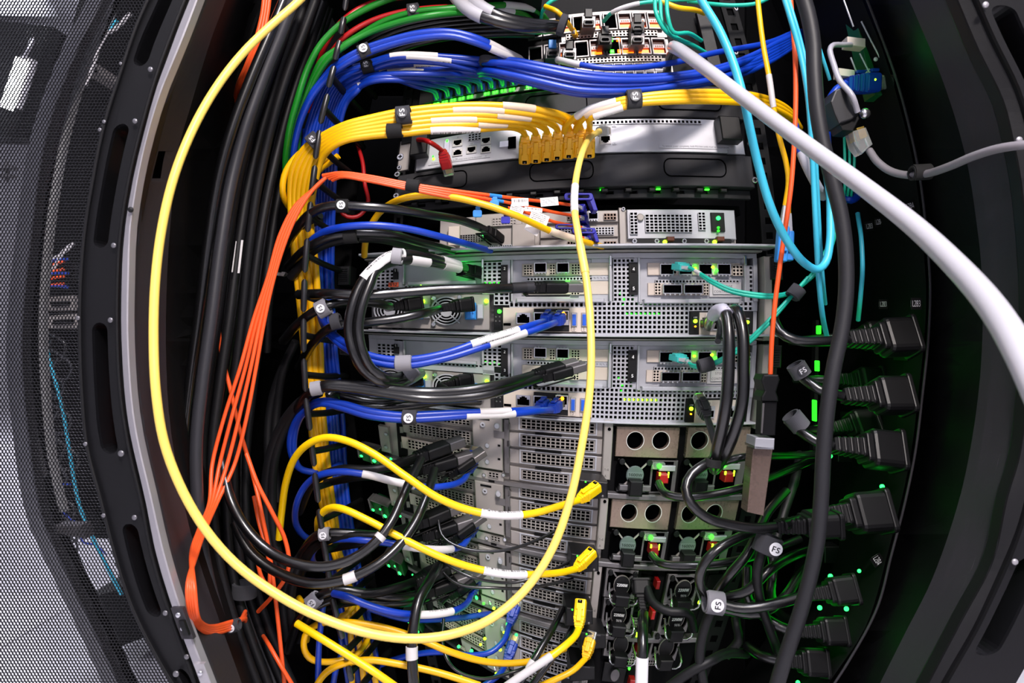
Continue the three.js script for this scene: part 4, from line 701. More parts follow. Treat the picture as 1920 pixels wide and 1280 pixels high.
      part(p, 'release_tab', slab(hx + 43, hy - 8, hx + 60, hy + 8, 0.002, 0.022, 1.5), M.redTab); part(p, 'bar', slab(hx + 46, hy - 20 * k, hx + 78, hy - 10 * k, 0.002, 0.008, 1), M.steel);
      part(p, 'led_lens', slabPts(roundPts(hx + 45, hy - 19 * k, 26, 14, 4), 0.002, 0.006, 0.8), M.clear); part(p, 'led', slabPts(circlePts(hx + 46, hy - 19 * k, 4.4, 12), 0.006, 0.0085, 0.6), M.ledGreen);
      part(p, 'light_slivers', [slab(hx + 41, hy - 12, hx + 43.5, hy - 6, 0.02, 0.0225, 0.3), slab(hx + 58, hy - 13, hx + 60, hy - 3, 0.02, 0.0225, 0.3)], M.ledYellowGreen);
      const [gx, gy] = bow(hx + 46, hy - 4), L = ledLight(0x2aff20, 0.014); L.position.copy(P(gx, gy, 0.03)); scene.add(L);
      const m = words('1600W', '#1c2422', '#647270', 128, 48, 38, 'sans-serif', 'bold'), g = slab(hx - 15, hy - 6, hx + 15, hy + 4, 0.006, 0.0068, 0); planarUV(g, hx - 15, hy - 6, 30, 10); part(p, 'wattage_print', g, m);
    }
  }
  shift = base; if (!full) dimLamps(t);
  settle(t);
}
function dimLamps(t) { for (const [x, y, r, m] of [[907, 1131, 2.6, 0], [926, 1140, 3, 1], [936, 1152, 3.2, 1], [899, 1145, 2.4, 1], [860, 1212, 3, 2], [884, 1220, 3.4, 2], [901, 1208, 2.6, 1], [909, 1197, 3, 1], [945, 1185, 2.6, 1], [938, 1218, 3, 1], [897, 1165, 2.4, 2], [952, 1170, 3.6, 2], [950, 1235, 3.4, 2], [865, 1268, 2.4, 2], [930, 1262, 2.2, 1], [968, 1190, 3, 2]]) part(t, 'led', dome(x, y, 0.03, r * K(0.03), 0.6), [M.ledGreen, M.ledYellowGreen, M.ledTeal][m]); greenGlow(920, 1190, 0.05, 0.02); greenGlow(870, 1225, 0.05, 0.012); }
function flatXY(x, y) { const [X, Y] = flat(x, y); return bow(X, Y); }
pciServer(800, 1, 'grey server with coppery twin hole covers, directly below the storage units', '1600W');
pciServer(937, 0.94, 'grey server with coppery twin hole covers, second below the storage units', '1600W');
pciServer(1072, 0.93, 'grey server with the 2200W fan modules beside its slots', 'tall');
pciServer(1208, 0.92, 'grey server at the bottom edge of the frame, shade put into its darker colours', 'tall', false);
// tall stacked 2200W modules on the right of the third server
{
  const base = shift, lab = ['upper left fan module marked 2200W beside the yellow plug', 'lower left fan module marked 2200W and 96% above the bottom vents', 'upper right fan module marked 2200W and 96% next to the tangle', 'lower right fan module marked 2200W and 96% next to the tangle', 'dim fan module at the bottom left of the power bank', 'dim fan module at the bottom right of the power bank'];
  [[1163, 1090], [1157, 1145], [1276, 1099], [1264, 1153], [1161, 1200], [1245, 1206]].forEach(([x, y], i) => {
    const [X, Y] = flat(x, y), dim = i > 3, t = thing('power_supply', lab[i], 'power supply');
    part(t, 'body', slab(X - 38, Y - 25, X + 36, Y + 30, -0.02, 0.004, 1.5), M.plastic);
    part(t, 'fan_opening_shade', slabPts(roundPts(X, Y, 62, 52, 8), 0.004, 0.0046, 0), M.hole);
    const fr = [slabPts(rectPts(X - 36, Y - 26, X + 34, Y + 27), 0.004, 0.007, 0.5, [roundPts(X - 1, Y + 1, 60, 44, 14).reverse()])];
    for (let k = 0; k < 4; k++) { const a = Math.PI / 4 + k * Math.PI / 2 + 0.1, c = Math.cos(a), s = Math.sin(a), q = 1.5; fr.push(slabPts([[15, -q], [36, -q], [36, q], [15, q]].map(([u, v]) => [X + u * c - v * s, Y + u * s * 0.8 + v * c]), 0.005, 0.008, 0.2)); }
    part(t, 'fan_frame', fr, M.steelDark);
    part(t, 'fan_hub', slabPts(circlePts(X, Y, 17.5, 24), 0.006, 0.012, 1), M.plastic);
    part(t, 'hub_rim', slabPts(circlePts(X, Y, 18, 24), 0.009, 0.0115, 0, [circlePts(X, Y, 16.6, 24)]), M.steelDull);
    for (const [a, b] of [[-27, -20], [27, -20]]) part(t, 'screw', slabPts(circlePts(X + a, Y + b, 5.4, 14), 0.007, 0.011, 1), M.plasticSoft);
    part(t, 'power_inlet', slab(X - 16, Y + 12, X + 16, Y + 32, 0.006, 0.026, 2), M.plasticSoft);
    for (const s of [-1, 1]) part(t, 'wire_bail', cordGeo([toRack(X + s * 28, Y - 2, 0.012), toRack(X + s * 31, Y + 12, 0.03), toRack(X + s * 26, Y + 22, 0.03), toRack(X + s * 17, Y + 26, 0.026)], 0.0012, 0, 1, 6), M.chrome);
    if (!dim) { printed(t, 'wattage_print', x, y - 1, 27, 8, 0.0135, words('2200W', '#e8e8ea', '#1a1a1c', 128, 40, 36, 'sans-serif', 'bold')); if (i) printed(t, 'rating_print', x, y + 9, 16, 7, 0.0135, words('96%', '#cfcfd2', '#1a1a1c', 64, 32, 28)); }
    settle(t);
  });
  const t = thing('power_bay', 'dark power bay with red tabs between the 2200W fan modules', 'bay');
  for (const [x, y, h] of [[1210, 1130, 122], [1330, 1140, 122], [1222, 1142, 60]]) part(t, 'bay_plate', blk(x, y, h > 100 ? 38 : 228, h > 100 ? 122 : 148, -0.02, -0.0045, 0.6), M.dark);
  for (const [x, y] of [[1230, 1090], [1221, 1146], [1194, 1206]]) part(t, 'release_tab', blk(x, y, 8, 15, -0.004, 0.012, 1), M.redTab);
  for (const [x, y, m] of [[1204, 1120, M.ledYellowGreen], [1205, 1140, M.ledGreen], [1309, 1125, M.ledYellowGreen], [1192, 1185, M.ledYellowGreen]]) led(t, x, y, 4, 0.006, m, 0.004);
  vent(t, 1190, 1170, 14, 22, 4, 4, 0.7, -0.002, M.steelDull);
  settle(t);
  const v = thing('server', 'silver vented server face low in the rack beside the thick white tagged cord', 'server');
  part(v, 'chassis', slab(1120, 1222, 1290, 1330, -0.3, -0.006, 0), M.steelDark); const [vx, vy] = flat(1200, 1236); part(v, 'vent_panel', perf(vx - 72, vy - 12, vx + 74, vy + 14, 24, 5, 0.7, -0.004, 0.003, 4, (i) => i === 4 || i === 5 || i === 15), M.steelDull);
  part(v, 'fan_frame', blk(1152, 1262, 60, 36, -0.006, 0, 1), M.plastic); part(v, 'fan_hub', disc(1152, 1262, 12, 0, 0.005, 1), M.steelDark); led(v, 1179, 1250, 3, 0.003, M.ledGreen); part(v, 'release_tab', blk(1182, 1272, 14, 14, 0, 0.012, 1), M.redTab);
  settle(v);
  shift = base;
}
// ---------------------------------------------------------------- cords, plugs and wraps
const pxPts = (list) => list.map(([x, y, z]) => P(x, y, z));
const plugCache = new Map();
const cached = (k, f) => { if (!plugCache.has(k)) plugCache.set(k, f()); return plugCache.get(k); };
function frustum(w0, h0, w1, h1, z0, z1) {                            // tapered block along z
  const g = new THREE.BoxGeometry(1, 1, z1 - z0, 1, 1, 2), p = g.attributes.position; g.translate(0, 0, (z0 + z1) / 2);
  for (let i = 0; i < p.count; i++) { const t = (p.getZ(i) - z0) / (z1 - z0); p.setX(i, p.getX(i) * lerp(w0, w1, t)); p.setY(i, p.getY(i) * lerp(h0, h1, t)); }
  g.computeVertexNormals(); return g;
}
const rbox = (w, h, z0, z1, b = 0.0012, dx = 0, dy = 0) => { const s = ring(roundPts(0, 0, (w - 2 * b) * 1e3, (h - 2 * b) * 1e3, Math.min(w, h) * 120, 3)); const g = new THREE.ExtrudeGeometry(s, { depth: (z1 - z0 - 2 * b) * 1e3, bevelEnabled: true, bevelSize: b * 1e3, bevelThickness: b * 1e3, bevelSegments: 2 }); g.scale(1e-3, 1e-3, 1e-3); g.translate(dx, dy, z0 + b); return g; };
const PLUGS = {
  rj45: (m) => [['boot', () => join([frustum(0.007, 0.007, 0.0122, 0.0112, 0, 0.011), ...[0.002, 0.005, 0.008].map((z) => rbox(0.0092 + z * 0.35, 0.0088 + z * 0.3, z, z + 0.0016, 0.0004)), rbox(0.0124, 0.0115, 0.011, 0.021, 0.001)]), m], ['latch_guard', () => join([rbox(0.005, 0.002, 0.006, 0.02, 0.0005, 0, 0.0068), rbox(0.0062, 0.0022, 0.016, 0.0215, 0.0006, 0, 0.0074)]), m], ['plug_body', () => rbox(0.0115, 0.0085, 0.021, 0.03, 0.0005), M.clear], ['contact', () => rbox(0.007, 0.0012, 0.0225, 0.029, 0.0003, 0, 0.0036), M.brass]],
  rj45c: (m) => [['boot', () => join([frustum(0.007, 0.007, 0.0122, 0.0112, 0, 0.011), ...[0.002, 0.005, 0.008].map((z) => rbox(0.0092 + z * 0.35, 0.0088 + z * 0.3, z, z + 0.0016, 0.0004)), rbox(0.0124, 0.0115, 0.011, 0.03, 0.001)]), m], ['latch_guard', () => join([rbox(0.005, 0.002, 0.006, 0.02, 0.0005, 0, 0.0068), rbox(0.0078, 0.0022, 0.018, 0.029, 0.0006, 0, 0.0066)]), m], ['latch_window', () => rbox(0.0048, 0.0016, 0.0245, 0.028, 0.0003, 0, 0.0073), M.hole], ['contact', () => rbox(0.002, 0.001, 0.026, 0.0272, 0.0002, 0, 0.0081), M.steelDark]],
  lc: (m) => [['boot', () => join([frustum(0.002, 0.002, 0.0035, 0.0035, 0, 0.012)]), M.white], ['plug_body', () => join([rbox(0.0056, 0.0056, 0.012, 0.03, 0.0006)]), m], ['latch_tab', () => rbox(0.003, 0.0012, 0.012, 0.025, 0.0004, 0, 0.0042), m]],
  lc2: (m) => [['boot', () => frustum(0.004, 0.003, 0.009, 0.004, 0, 0.01), M.white], ['plug_body', () => join([rbox(0.0058, 0.0075, 0.009, 0.026, 0.0006, -0.0032), rbox(0.0058, 0.0075, 0.009, 0.026, 0.0006, 0.0032)]), m], ['clip', () => rbox(0.0125, 0.003, 0.013, 0.02, 0.0006, 0, 0.0045), m]],
  dac: (m) => [['strain_relief', () => join([frustum(0.009, 0.008, 0.012, 0.009, 0, 0.012), ...[0.001, 0.004, 0.007].map((z) => rbox(0.011, 0.0096, z, z + 0.0018, 0.0005))]), m], ['back_shell', () => rbox(0.0165, 0.0105, 0.011, 0.034, 0.0015), m], ['metal_shell', () => rbox(0.0142, 0.0088, 0.034, 0.05, 0.0006), M.steelDark], ['pull_tab', () => join([rbox(0.002, 0.0015, -0.006, 0.036, 0.0005, -0.006, -0.0075), rbox(0.002, 0.0015, -0.006, 0.036, 0.0005, 0.006, -0.0075), rbox(0.014, 0.0016, -0.009, -0.005, 0.0005, 0, -0.0075)]), M.plasticSoft]],
  iec: (m) => [['strain_relief', () => join([frustum(0.009, 0.009, 0.013, 0.012, 0, 0.024), ...[0, 1, 2, 3, 4].map((i) => rbox(0.0115 + i * 0.0007, 0.011 + i * 0.0006, 0.002 + i * 0.0044, 0.0046 + i * 0.0044, 0.0007))]), m], ['plug_body', () => join([rbox(0.021, 0.016, 0.022, 0.027, 0.001), rbox(0.027, 0.02, 0.026, 0.05, 0.0025), rbox(0.03, 0.022, 0.046, 0.05, 0.001)]), m]],
};
function plug(t, type, mat, pos, dir, up = V(0, 1, 0), scale = 1) {
  const z = dir.clone().normalize(), x = up.clone().cross(z).normalize(); if (!isFinite(x.x) || x.length() < 0.5) x.set(1, 0, 0); const y = z.clone().cross(x), m = new THREE.Matrix4().makeBasis(x, y, z), q = new THREE.Quaternion().setFromRotationMatrix(m);
  for (const [n, f, mm] of PLUGS[type](mat)) { const o = part(t, n, cached(type + n, f), mm); o.position.copy(pos); o.quaternion.copy(q); o.scale.setScalar(scale); }
}
// a cord with its jacket, sleeves (from, to, material) and plugs; points are [px, py, depth]
function cable(name, label, mat, mm, list, o = {}) {
  const t = thing(name, label, o.category ?? 'cable', o.group), pts = pxPts(list), r = mm / 2000;
  const jacket = part(t, 'jacket', cordGeo(pts, r, 0, 1, o.sides ?? 10), mat); void jacket;
  for (const [a, b, m, l] of o.tags ?? []) part(t, 'label_sleeve', cordGeo(pts, r * (o.fatTag ?? 1.13), a, b, 12), m ?? M.label, l);
  const c = new THREE.CatmullRomCurve3(pts, false, 'centripetal');
  if (o.end) plug(t, o.end[0], o.end[1], c.getPointAt(1), o.end[2] ? V(...o.end[2]) : c.getTangentAt(1), o.end[3] ? V(...o.end[3]) : undefined, o.end[4] ?? 1);
  if (o.start) plug(t, o.start[0], o.start[1], c.getPointAt(0), o.start[2] ? V(...o.start[2]) : c.getTangentAt(0).negate(), o.start[3] ? V(...o.start[3]) : undefined, o.start[4] ?? 1);
  return settle(t);
}
const LOGO = printMat('logo', 64, 64, (g) => { g.fillStyle = '#e6e6ea'; g.fillRect(0, 0, 64, 64); g.fillStyle = '#2b2b2f'; g.font = 'bold 40px sans-serif'; g.textAlign = 'center'; g.textBaseline = 'middle'; g.fillText('FS', 32, 34); });
const LOGO2 = words('FS', '#d8d8dc', '#3c3c41', 64, 64, 46, 'sans-serif', 'bold');
// hook-and-loop wrap round a bundle: centre, direction of the bundle (degrees in the picture), size along and across in pixels
function strap(label, px, py, z, deg, along, across, o = {}) {
  const t = thing('cable_strap', label, 'cable strap', o.group), k = K(z), a = across * k / 2, b = Math.min(a, o.depth ?? 0.012), L = along * k, th = 0.0014;
  const e = (ra, rb, n = 26) => Array.from({ length: n }, (_, i) => [ra * 1e3 * Math.cos(i / n * 2 * Math.PI), rb * 1e3 * Math.sin(i / n * 2 * Math.PI)]);
  const s = ring(e(a, b)); s.holes.push(ring(e(a - th, b - th)));
  const mk = (shape, d, bev) => { const g = new THREE.ExtrudeGeometry(shape, { depth: d * 1e3, bevelEnabled: bev > 0, bevelSize: bev, bevelThickness: bev, bevelSegments: 1 }); g.scale(1e-3, 1e-3, 1e-3); return g; };
  const g = mk(s, L, 0.25); g.translate(0, 0, -L / 2);
  // local: z along the bundle, x across in the picture, y towards the camera
  const th0 = deg * Math.PI / 180, zx = V(Math.cos(th0), Math.sin(th0), o.lean ?? 0).normalize(), yv = V(0, 0, 1).sub(zx.clone().multiplyScalar(zx.z)).normalize(), xv = yv.clone().cross(zx), m = new THREE.Matrix4().makeBasis(xv, yv, zx), c = P(px, py, z); m.setPosition(c);
  g.applyMatrix4(m); part(t, 'band', g, o.mat ?? M.velcro);
  const arc = [], lap = th * 0.9; for (let i = 0; i <= 14; i++) { const q = (20 + 130 * i / 14) * Math.PI / 180; arc.push([(a + lap) * 1e3 * Math.cos(q), -(b + lap) * 1e3 * Math.sin(q)]); } for (let i = 14; i >= 0; i--) { const q = (20 + 130 * i / 14) * Math.PI / 180; arc.push([a * 1e3 * Math.cos(q), -b * 1e3 * Math.sin(q)]); }
  const flap = mk(ring(arc), L * 0.94, 0.15); flap.translate(0, 0, -L * 0.47); flap.applyMatrix4(m); part(t, 'flap', flap, o.mat ?? M.velcro);
  if (o.logo) {
    const R = Math.min(L, across * k) * 0.36, d = new THREE.CylinderGeometry(R, R, 0.0006, 22); const uv = d.attributes.uv, p = d.attributes.position; for (let i = 0; i < p.count; i++) uv.setXY(i, 0.5 + p.getZ(i) / R / 2, 0.5 + p.getX(i) / R / 2);
    d.rotateY(o.spin ?? Math.PI / 2); d.translate((o.off ?? 0) * a, b + 0.0019, 0); d.applyMatrix4(m); part(t, 'logo_print', d, o.logo === 2 ? LOGO2 : LOGO);
  }
  return settle(t);
}
// ---------------------------------------------------------------- cable manager: a row of black fingers down the left
const FINGER = track([[652, -20], [640, 60], [622, 140], [608, 200], [596, 260], [588, 330], [580, 400], [574, 470], [570, 545], [569, 620], [570, 690], [575, 760], [584, 830], [592, 900], [600, 970], [612, 1050], [625, 1130], [645, 1210], [662, 1290]]);
{
  const t = thing('cable_manager', 'black vertical cable manager with round-ended fingers left of the servers', 'cable manager');
  const FING = std('#1c1c1f', 0.3, 0, { clearcoat: 0.4, clearcoatRoughness: 0.25 });
  const tops = [-40, 28, 72, 120, 172, 240, 306, 374, 443, 519, 593, 668, 742, 815, 882, 950, 1006, 1065, 1118, 1165, 1205, 1244, 1284];
  tops.forEach((y, i) => {
    const y1 = (tops[i + 1] ?? y + 40) - 5, xa = FINGER(y), xb = FINGER(y1), z = 0.105;
    part(t, 'finger', cordGeo([P(xa, y + 4, z), P((xa + xb) / 2, (y + y1) / 2, z + 0.001), P(xb, y1 - 3, z)], 0.0029, 0, 1, 10, (u) => Math.max(0.3, Math.pow(1 - Math.pow(Math.abs(2 * u - 1), 10), 0.5))), FING);
    const ym = (y + y1) / 2, w = P(FINGER(ym), ym, z);
    part(t, 'bridge', cordGeo([w, w.clone().add(V(0.006, -0.004, -0.05)), w.clone().add(V(0.014, -0.006, -0.108))], 0.0034, 0, 1, 6), M.plasticSoft);
  });
  part(t, 'back_channel', strip((y) => FINGER(y) + 8, -0.02, (y) => FINGER(y) + 85, -0.03, -60, 1340, 0.004, 1), M.blackFlat);
  settle(t);
}
// ---------------------------------------------------------------- black power bundle hanging down the left side
{
  const A = [[545, -30], [512, 50], [478, 130], [445, 215], [418, 300], [398, 400], [382, 520], [366, 640], [349, 760], [343, 850], [348, 950], [362, 1060], [390, 1170], [432, 1310]];
  const B = [[640, -30], [610, 60], [578, 150], [548, 260], [522, 380], [503, 500], [490, 620], [476, 740], [466, 850], [466, 960], [478, 1070], [508, 1170], [568, 1310]];
  const at = (l, u) => { const c = new THREE.CatmullRomCurve3(l.map(([x, y]) => V(x, y, 0)), false, 'centripetal'); return c.getPoint(u); };
  const lab = ['outermost black power cord of the bundle hanging down the left side', 'second black power cord from the left post in the hanging bundle', 'grey sheened thick cord running down the hanging black bundle'];
  const deep = 'black power cord deep inside the bundle hanging down the left side';
  [[0, 0.13, 9, 0], [0.09, 0.12, 8.5, 1], [0.2, 0.14, 11, 2], [0.3, 0.09, 9, 3], [0.38, 0.07, 8, 3], [0.46, 0.1, 9, 3], [0.56, 0.06, 9, 3], [0.64, 0.09, 8.5, 3], [0.72, 0.05, 8, 3], [0.8, 0.07, 8, 3], [0.88, 0.04, 8, 3], [0.97, 0.05, 8, 3], [0.15, 0.05, 9, 3], [0.5, 0.02, 9, 3]].forEach(([u, z, d, k], i) => {
    const j = (i * 7919 % 13) / 13 - 0.5, pts = [];
    for (let s = 0; s <= 12; s++) { const w = s / 12, p = at(A, w), q = at(B, w), v = u + j * 0.1 * Math.sin(w * 7 + i) * (k === 3 ? 1 : 0.2); pts.push([lerp(p.x, q.x, v), lerp(p.y, q.y, v), z + 0.012 * Math.sin(w * 5 + i * 2)]); }
    cable('power_cable', k < 3 ? lab[k] : deep, k === 2 ? M.cordGrey : i % 2 ? M.cordMatte : M.cordBlack, d, pts, { group: k === 3 ? 'black cords of the hanging left bundle' : undefined, tags: k === 0 ? [[0.72, 0.8, M.whiteDim]] : k === 1 ? [[0.66, 0.69, M.label], [0.73, 0.83, M.sleeveBlack]] : [] });
  });
  strap('wide black wrap round the hanging black bundle, left of the orange loop', 460, 1105, 0.085, 88, 26, 42, { mat: M.velcro, depth: 0.016 });
  // flat white printed tag inside the dark bay
  const w = thing('paper_tag', 'small white printed tag deep in the dark bay beside the black bundle', 'tag'); part(w, 'tag', rawSlab([[452, 450], [456, 450], [449, 512], [445, 512]], 0.11, 0.1106, 0.2), M.label); part(w, 'fold', rawSlab([[442, 452], [443, 452], [436, 510], [434, 510]], 0.108, 0.109, 0.1), M.label); settle(w);
  const ra = thing('metal_rail', 'short pale metal rail end behind the orange fibres', 'rail'); part(ra, 'rail', rawSlab([[480, 509], [534, 511], [536, 514], [528, 517], [480, 513]], 0.02, 0.03, 0.5), M.steelDull); part(ra, 'clip', rawSlab([[528, 509], [536, 510], [531, 518], [527, 516]], 0.03, 0.034, 0.4), M.steelDull); settle(ra);
}
// ---------------------------------------------------------------- red and green cords at the top
cable('patch_cable', 'upper red patch cord curving down from the top edge', M.red, 5, [[915, -20, 0.07], [840, -12, 0.08], [730, -2, 0.09], [690, 8, 0.095], [650, 32, 0.1], [628, 55, 0.09], [608, 90, 0.08], [594, 130, 0.06], [585, 170, 0.04]]);
cable('patch_cable', 'lower red patch cord passing under the grey wrap at top', M.red, 5, [[980, 40, 0.02], [940, 22, 0.05], [880, 14, 0.09], [820, 14, 0.1], [745, 24, 0.1], [690, 42, 0.1], [648, 68, 0.1], [622, 98, 0.09], [605, 130, 0.07], [592, 165, 0.05], [580, 210, 0.03]]);
cable('patch_cable', 'upper green patch cord curving in from the top edge', M.green, 6, [[770, -14, 0.09], [720, 2, 0.1], [680, 20, 0.1], [650, 37, 0.1], [622, 60, 0.1], [598, 88, 0.1], [576, 130, 0.1], [558, 185, 0.1], [543, 240, 0.09], [535, 300, 0.07], [536, 360, 0.05]]);
cable('patch_cable', 'green patch cord with a white sleeve, upper of the wrapped pair', M.green, 6, [[1040, 60, 0.01], [1010, 22, 0.04], [960, 10, 0.07], [900, 12, 0.1], [840, 16, 0.11], [780, 22, 0.11], [720, 40, 0.105], [675, 66, 0.1], [640, 88, 0.1], [605, 112, 0.1], [585, 150, 0.09], [562, 205, 0.08], [548, 260, 0.07], [544, 330, 0.05]], { tags: [[0.11, 0.22]] });
cable('patch_cable', 'green patch cord with a white sleeve, lower of the wrapped pair', M.green, 6, [[1010, 50, 0.01], [980, 26, 0.05], [930, 20, 0.08], [860, 23, 0.105], [800, 30, 0.115], [740, 44, 0.11], [690, 62, 0.105], [645, 87, 0.105], [612, 115, 0.1], [580, 170, 0.085], [562, 230, 0.07], [556, 310, 0.05]], { tags: [[0.16, 0.27]] });
strap('grey wrap with FS print holding the red and green cords', 776, 24, 0.105, 8, 22, 27, { logo: 2 });
strap('grey wrap with round logo on the upper blue bundle', 684, 96, 0.105, 22, 22, 22, { logo: 1 });
for (let i = 0; i < 6; i++) cable('power_cable', 'black cord crossing the dark gap under the green pair', M.cordBlack, 6, [[1000, 22 + i * 9, 0.02], [920, 26 + i * 8, 0.05], [820, 34 + i * 8, 0.06], [740, 52 + i * 9, 0.06], [680, 82 + i * 10, 0.05], [640, 120 + i * 12, 0.03]], { group: 'black cords under the green pair' });
// ---------------------------------------------------------------- blue cords
[[0, 'upper'], [1, 'lower']].forEach(([i, w]) => cable('patch_cable', `${w} cord of the bright blue pair arching over the top, white sleeve`, M.blue, 6.2, [[1010, 150, 0.01], [985, 118, 0.05], [950, 98 + i * 6, 0.09], [895, 72 + i * 9, 0.11], [845, 60 + i * 8, 0.115], [790, 62 + i * 9, 0.115], [730, 76 + i * 9, 0.11], [680, 93 + i * 10, 0.105], [640, 115 + i * 10, 0.1], [608, 142 + i * 10, 0.09], [580, 185 + i * 5, 0.085], [558, 240 + i * 6, 0.075], [548, 310 + i * 5, 0.06], [550, 380, 0.04]], { tags: [[0.14, 0.265]] }));
{
  const ord = ['first', 'second', 'third', 'fourth', 'fifth', 'sixth', 'seventh', 'eighth', 'ninth', 'tenth', 'eleventh', 'twelfth'];
  for (let i = 0; i < 12; i++) {
    const X = 800 + i * 23, [bx, by] = bow(X, 136), q = i / 11, h = 150 - q * 44;
    const sl = i % 2 === 0 || i > 8, jx = ((i * 37) % 11 - 5) * 3.2, jy = ((i * 53) % 7 - 3) * 2.2;
    cable('patch_cable', `${ord[i]} dark blue cord from left in the fan above the lit switch ports`, i > 6 ? M.blue : M.blue, 5.6, [[bx, by - 2, 0.006], [bx - 6, by - 14, 0.03], [bx - 40 - q * 30, lerp(by - 30, h + 18, 0.5), 0.06], [lerp(745, 850, q) + jx, h + 2 + jy, 0.06 + 0.02 * (i % 2)], [lerp(700, 760, q) + jx, h + 4 - q * 4 + jy, 0.065 + 0.02 * (i % 2)], [lerp(672, 690, q), h + 18 - q * 6, 0.078], [lerp(650, 625, q), h + 42 - q * 8, 0.07], [lerp(636, 596, q), h + 90 - q * 10, 0.06], [lerp(628, 570, q), h + 165, 0.05], [lerp(624, 566, q), h + 260, 0.035], [lerp(622, 578, q), h + 380, 0.02]], { start: ['rj45', M.blue, [0, 0.45, -1], [0, 1, 0], 0.8], tags: sl ? [[0.25 + 0.03 * (i % 4), 0.35 + 0.03 * (i % 4), i % 4 === 2 ? M.whiteDim : barcode]] : [] });
  }
  strap('small dark wrap with FS print on the deep blue fan', 689, 126, 0.084, 14, 21, 20, { logo: 2, mat: M.velcroDark });
  // vertical blue trunk
  for (let i = 0; i < 7; i++) { const u = i / 6; cable('patch_cable', 'dark blue cord in the vertical trunk behind the manager fingers', M.blue, 5.8, [[lerp(572, 628, u), 240 + rr(-10, 10), 0.05 - u * 0.02], [lerp(578, 618, u), 360, 0.045 - 0.02 * u], [lerp(584, 622, u) + rr(-3, 3), 500, 0.04 - 0.02 * u], [lerp(588, 628, u) + rr(-3, 3), 640, 0.03], [lerp(594, 640, u) + rr(-3, 3), 780, 0.03 - 0.02 * u], [lerp(606, 650, u), 920, 0.03 - 0.02 * u], [lerp(622, 672, u), 1060, 0.02], [lerp(640, 700, u), 1200, 0.01], [lerp(660, 720, u), 1320, 0]], { group: 'blue cords of the vertical trunk' }); }
  // blue bundle going right
  const rb = ['topmost', 'second', 'third', 'fourth', 'fifth', 'lowest'];
  for (let i = 0; i < 6; i++) { const s = i * 7, z = 0.08 + 0.012 * Math.sin(i * 2.1); cable('patch_cable', `${rb[i]} cord of the thick blue bundle sweeping right across the switch`, i === 1 ? M.blue : M.blue, 6.2, [[888, 118 + s * 0.7, 0.03], [915, 112 + s * 0.75, z], [960, 113 + s, z + 0.01], [1020, 124 + s * 1.1, z + 0.015], [1085, 136 + s * 1.15, z + 0.015], [1150, 143 + s * 1.0, z + 0.01], [1220, 144 + s * 0.85, z], [1290, 138 + s * 0.7, z - 0.01], [1350, 126 + s * 0.7, z - 0.03], [1410, 104 + s * 0.8, 0.02], [1450, 84 + s * 0.8, 0.0], [1492, 64 + s * 0.6, -0.04], [1540, 40 + s * 0.5, -0.1]], { tags: i < 4 ? [[0.0, 0.045]] : i === 5 ? [] : [] }); }
  cable('patch_cable', 'single blue cord above the thick blue bundle, ending in a white sleeve', M.blue, 6, [[1045, 112, 0.05], [1085, 121, 0.075], [1130, 127, 0.08], [1200, 126, 0.075], [1270, 116, 0.06], [1335, 100, 0.04], [1390, 90, 0.02], [1440, 80, 0.0], [1500, 55, -0.06]], { tags: [[0, 0.1]] });
  strap('grey wrap at the left end of the thick blue bundle', 917, 117, 0.085, 80, 12, 34, { depth: 0.018 });
}
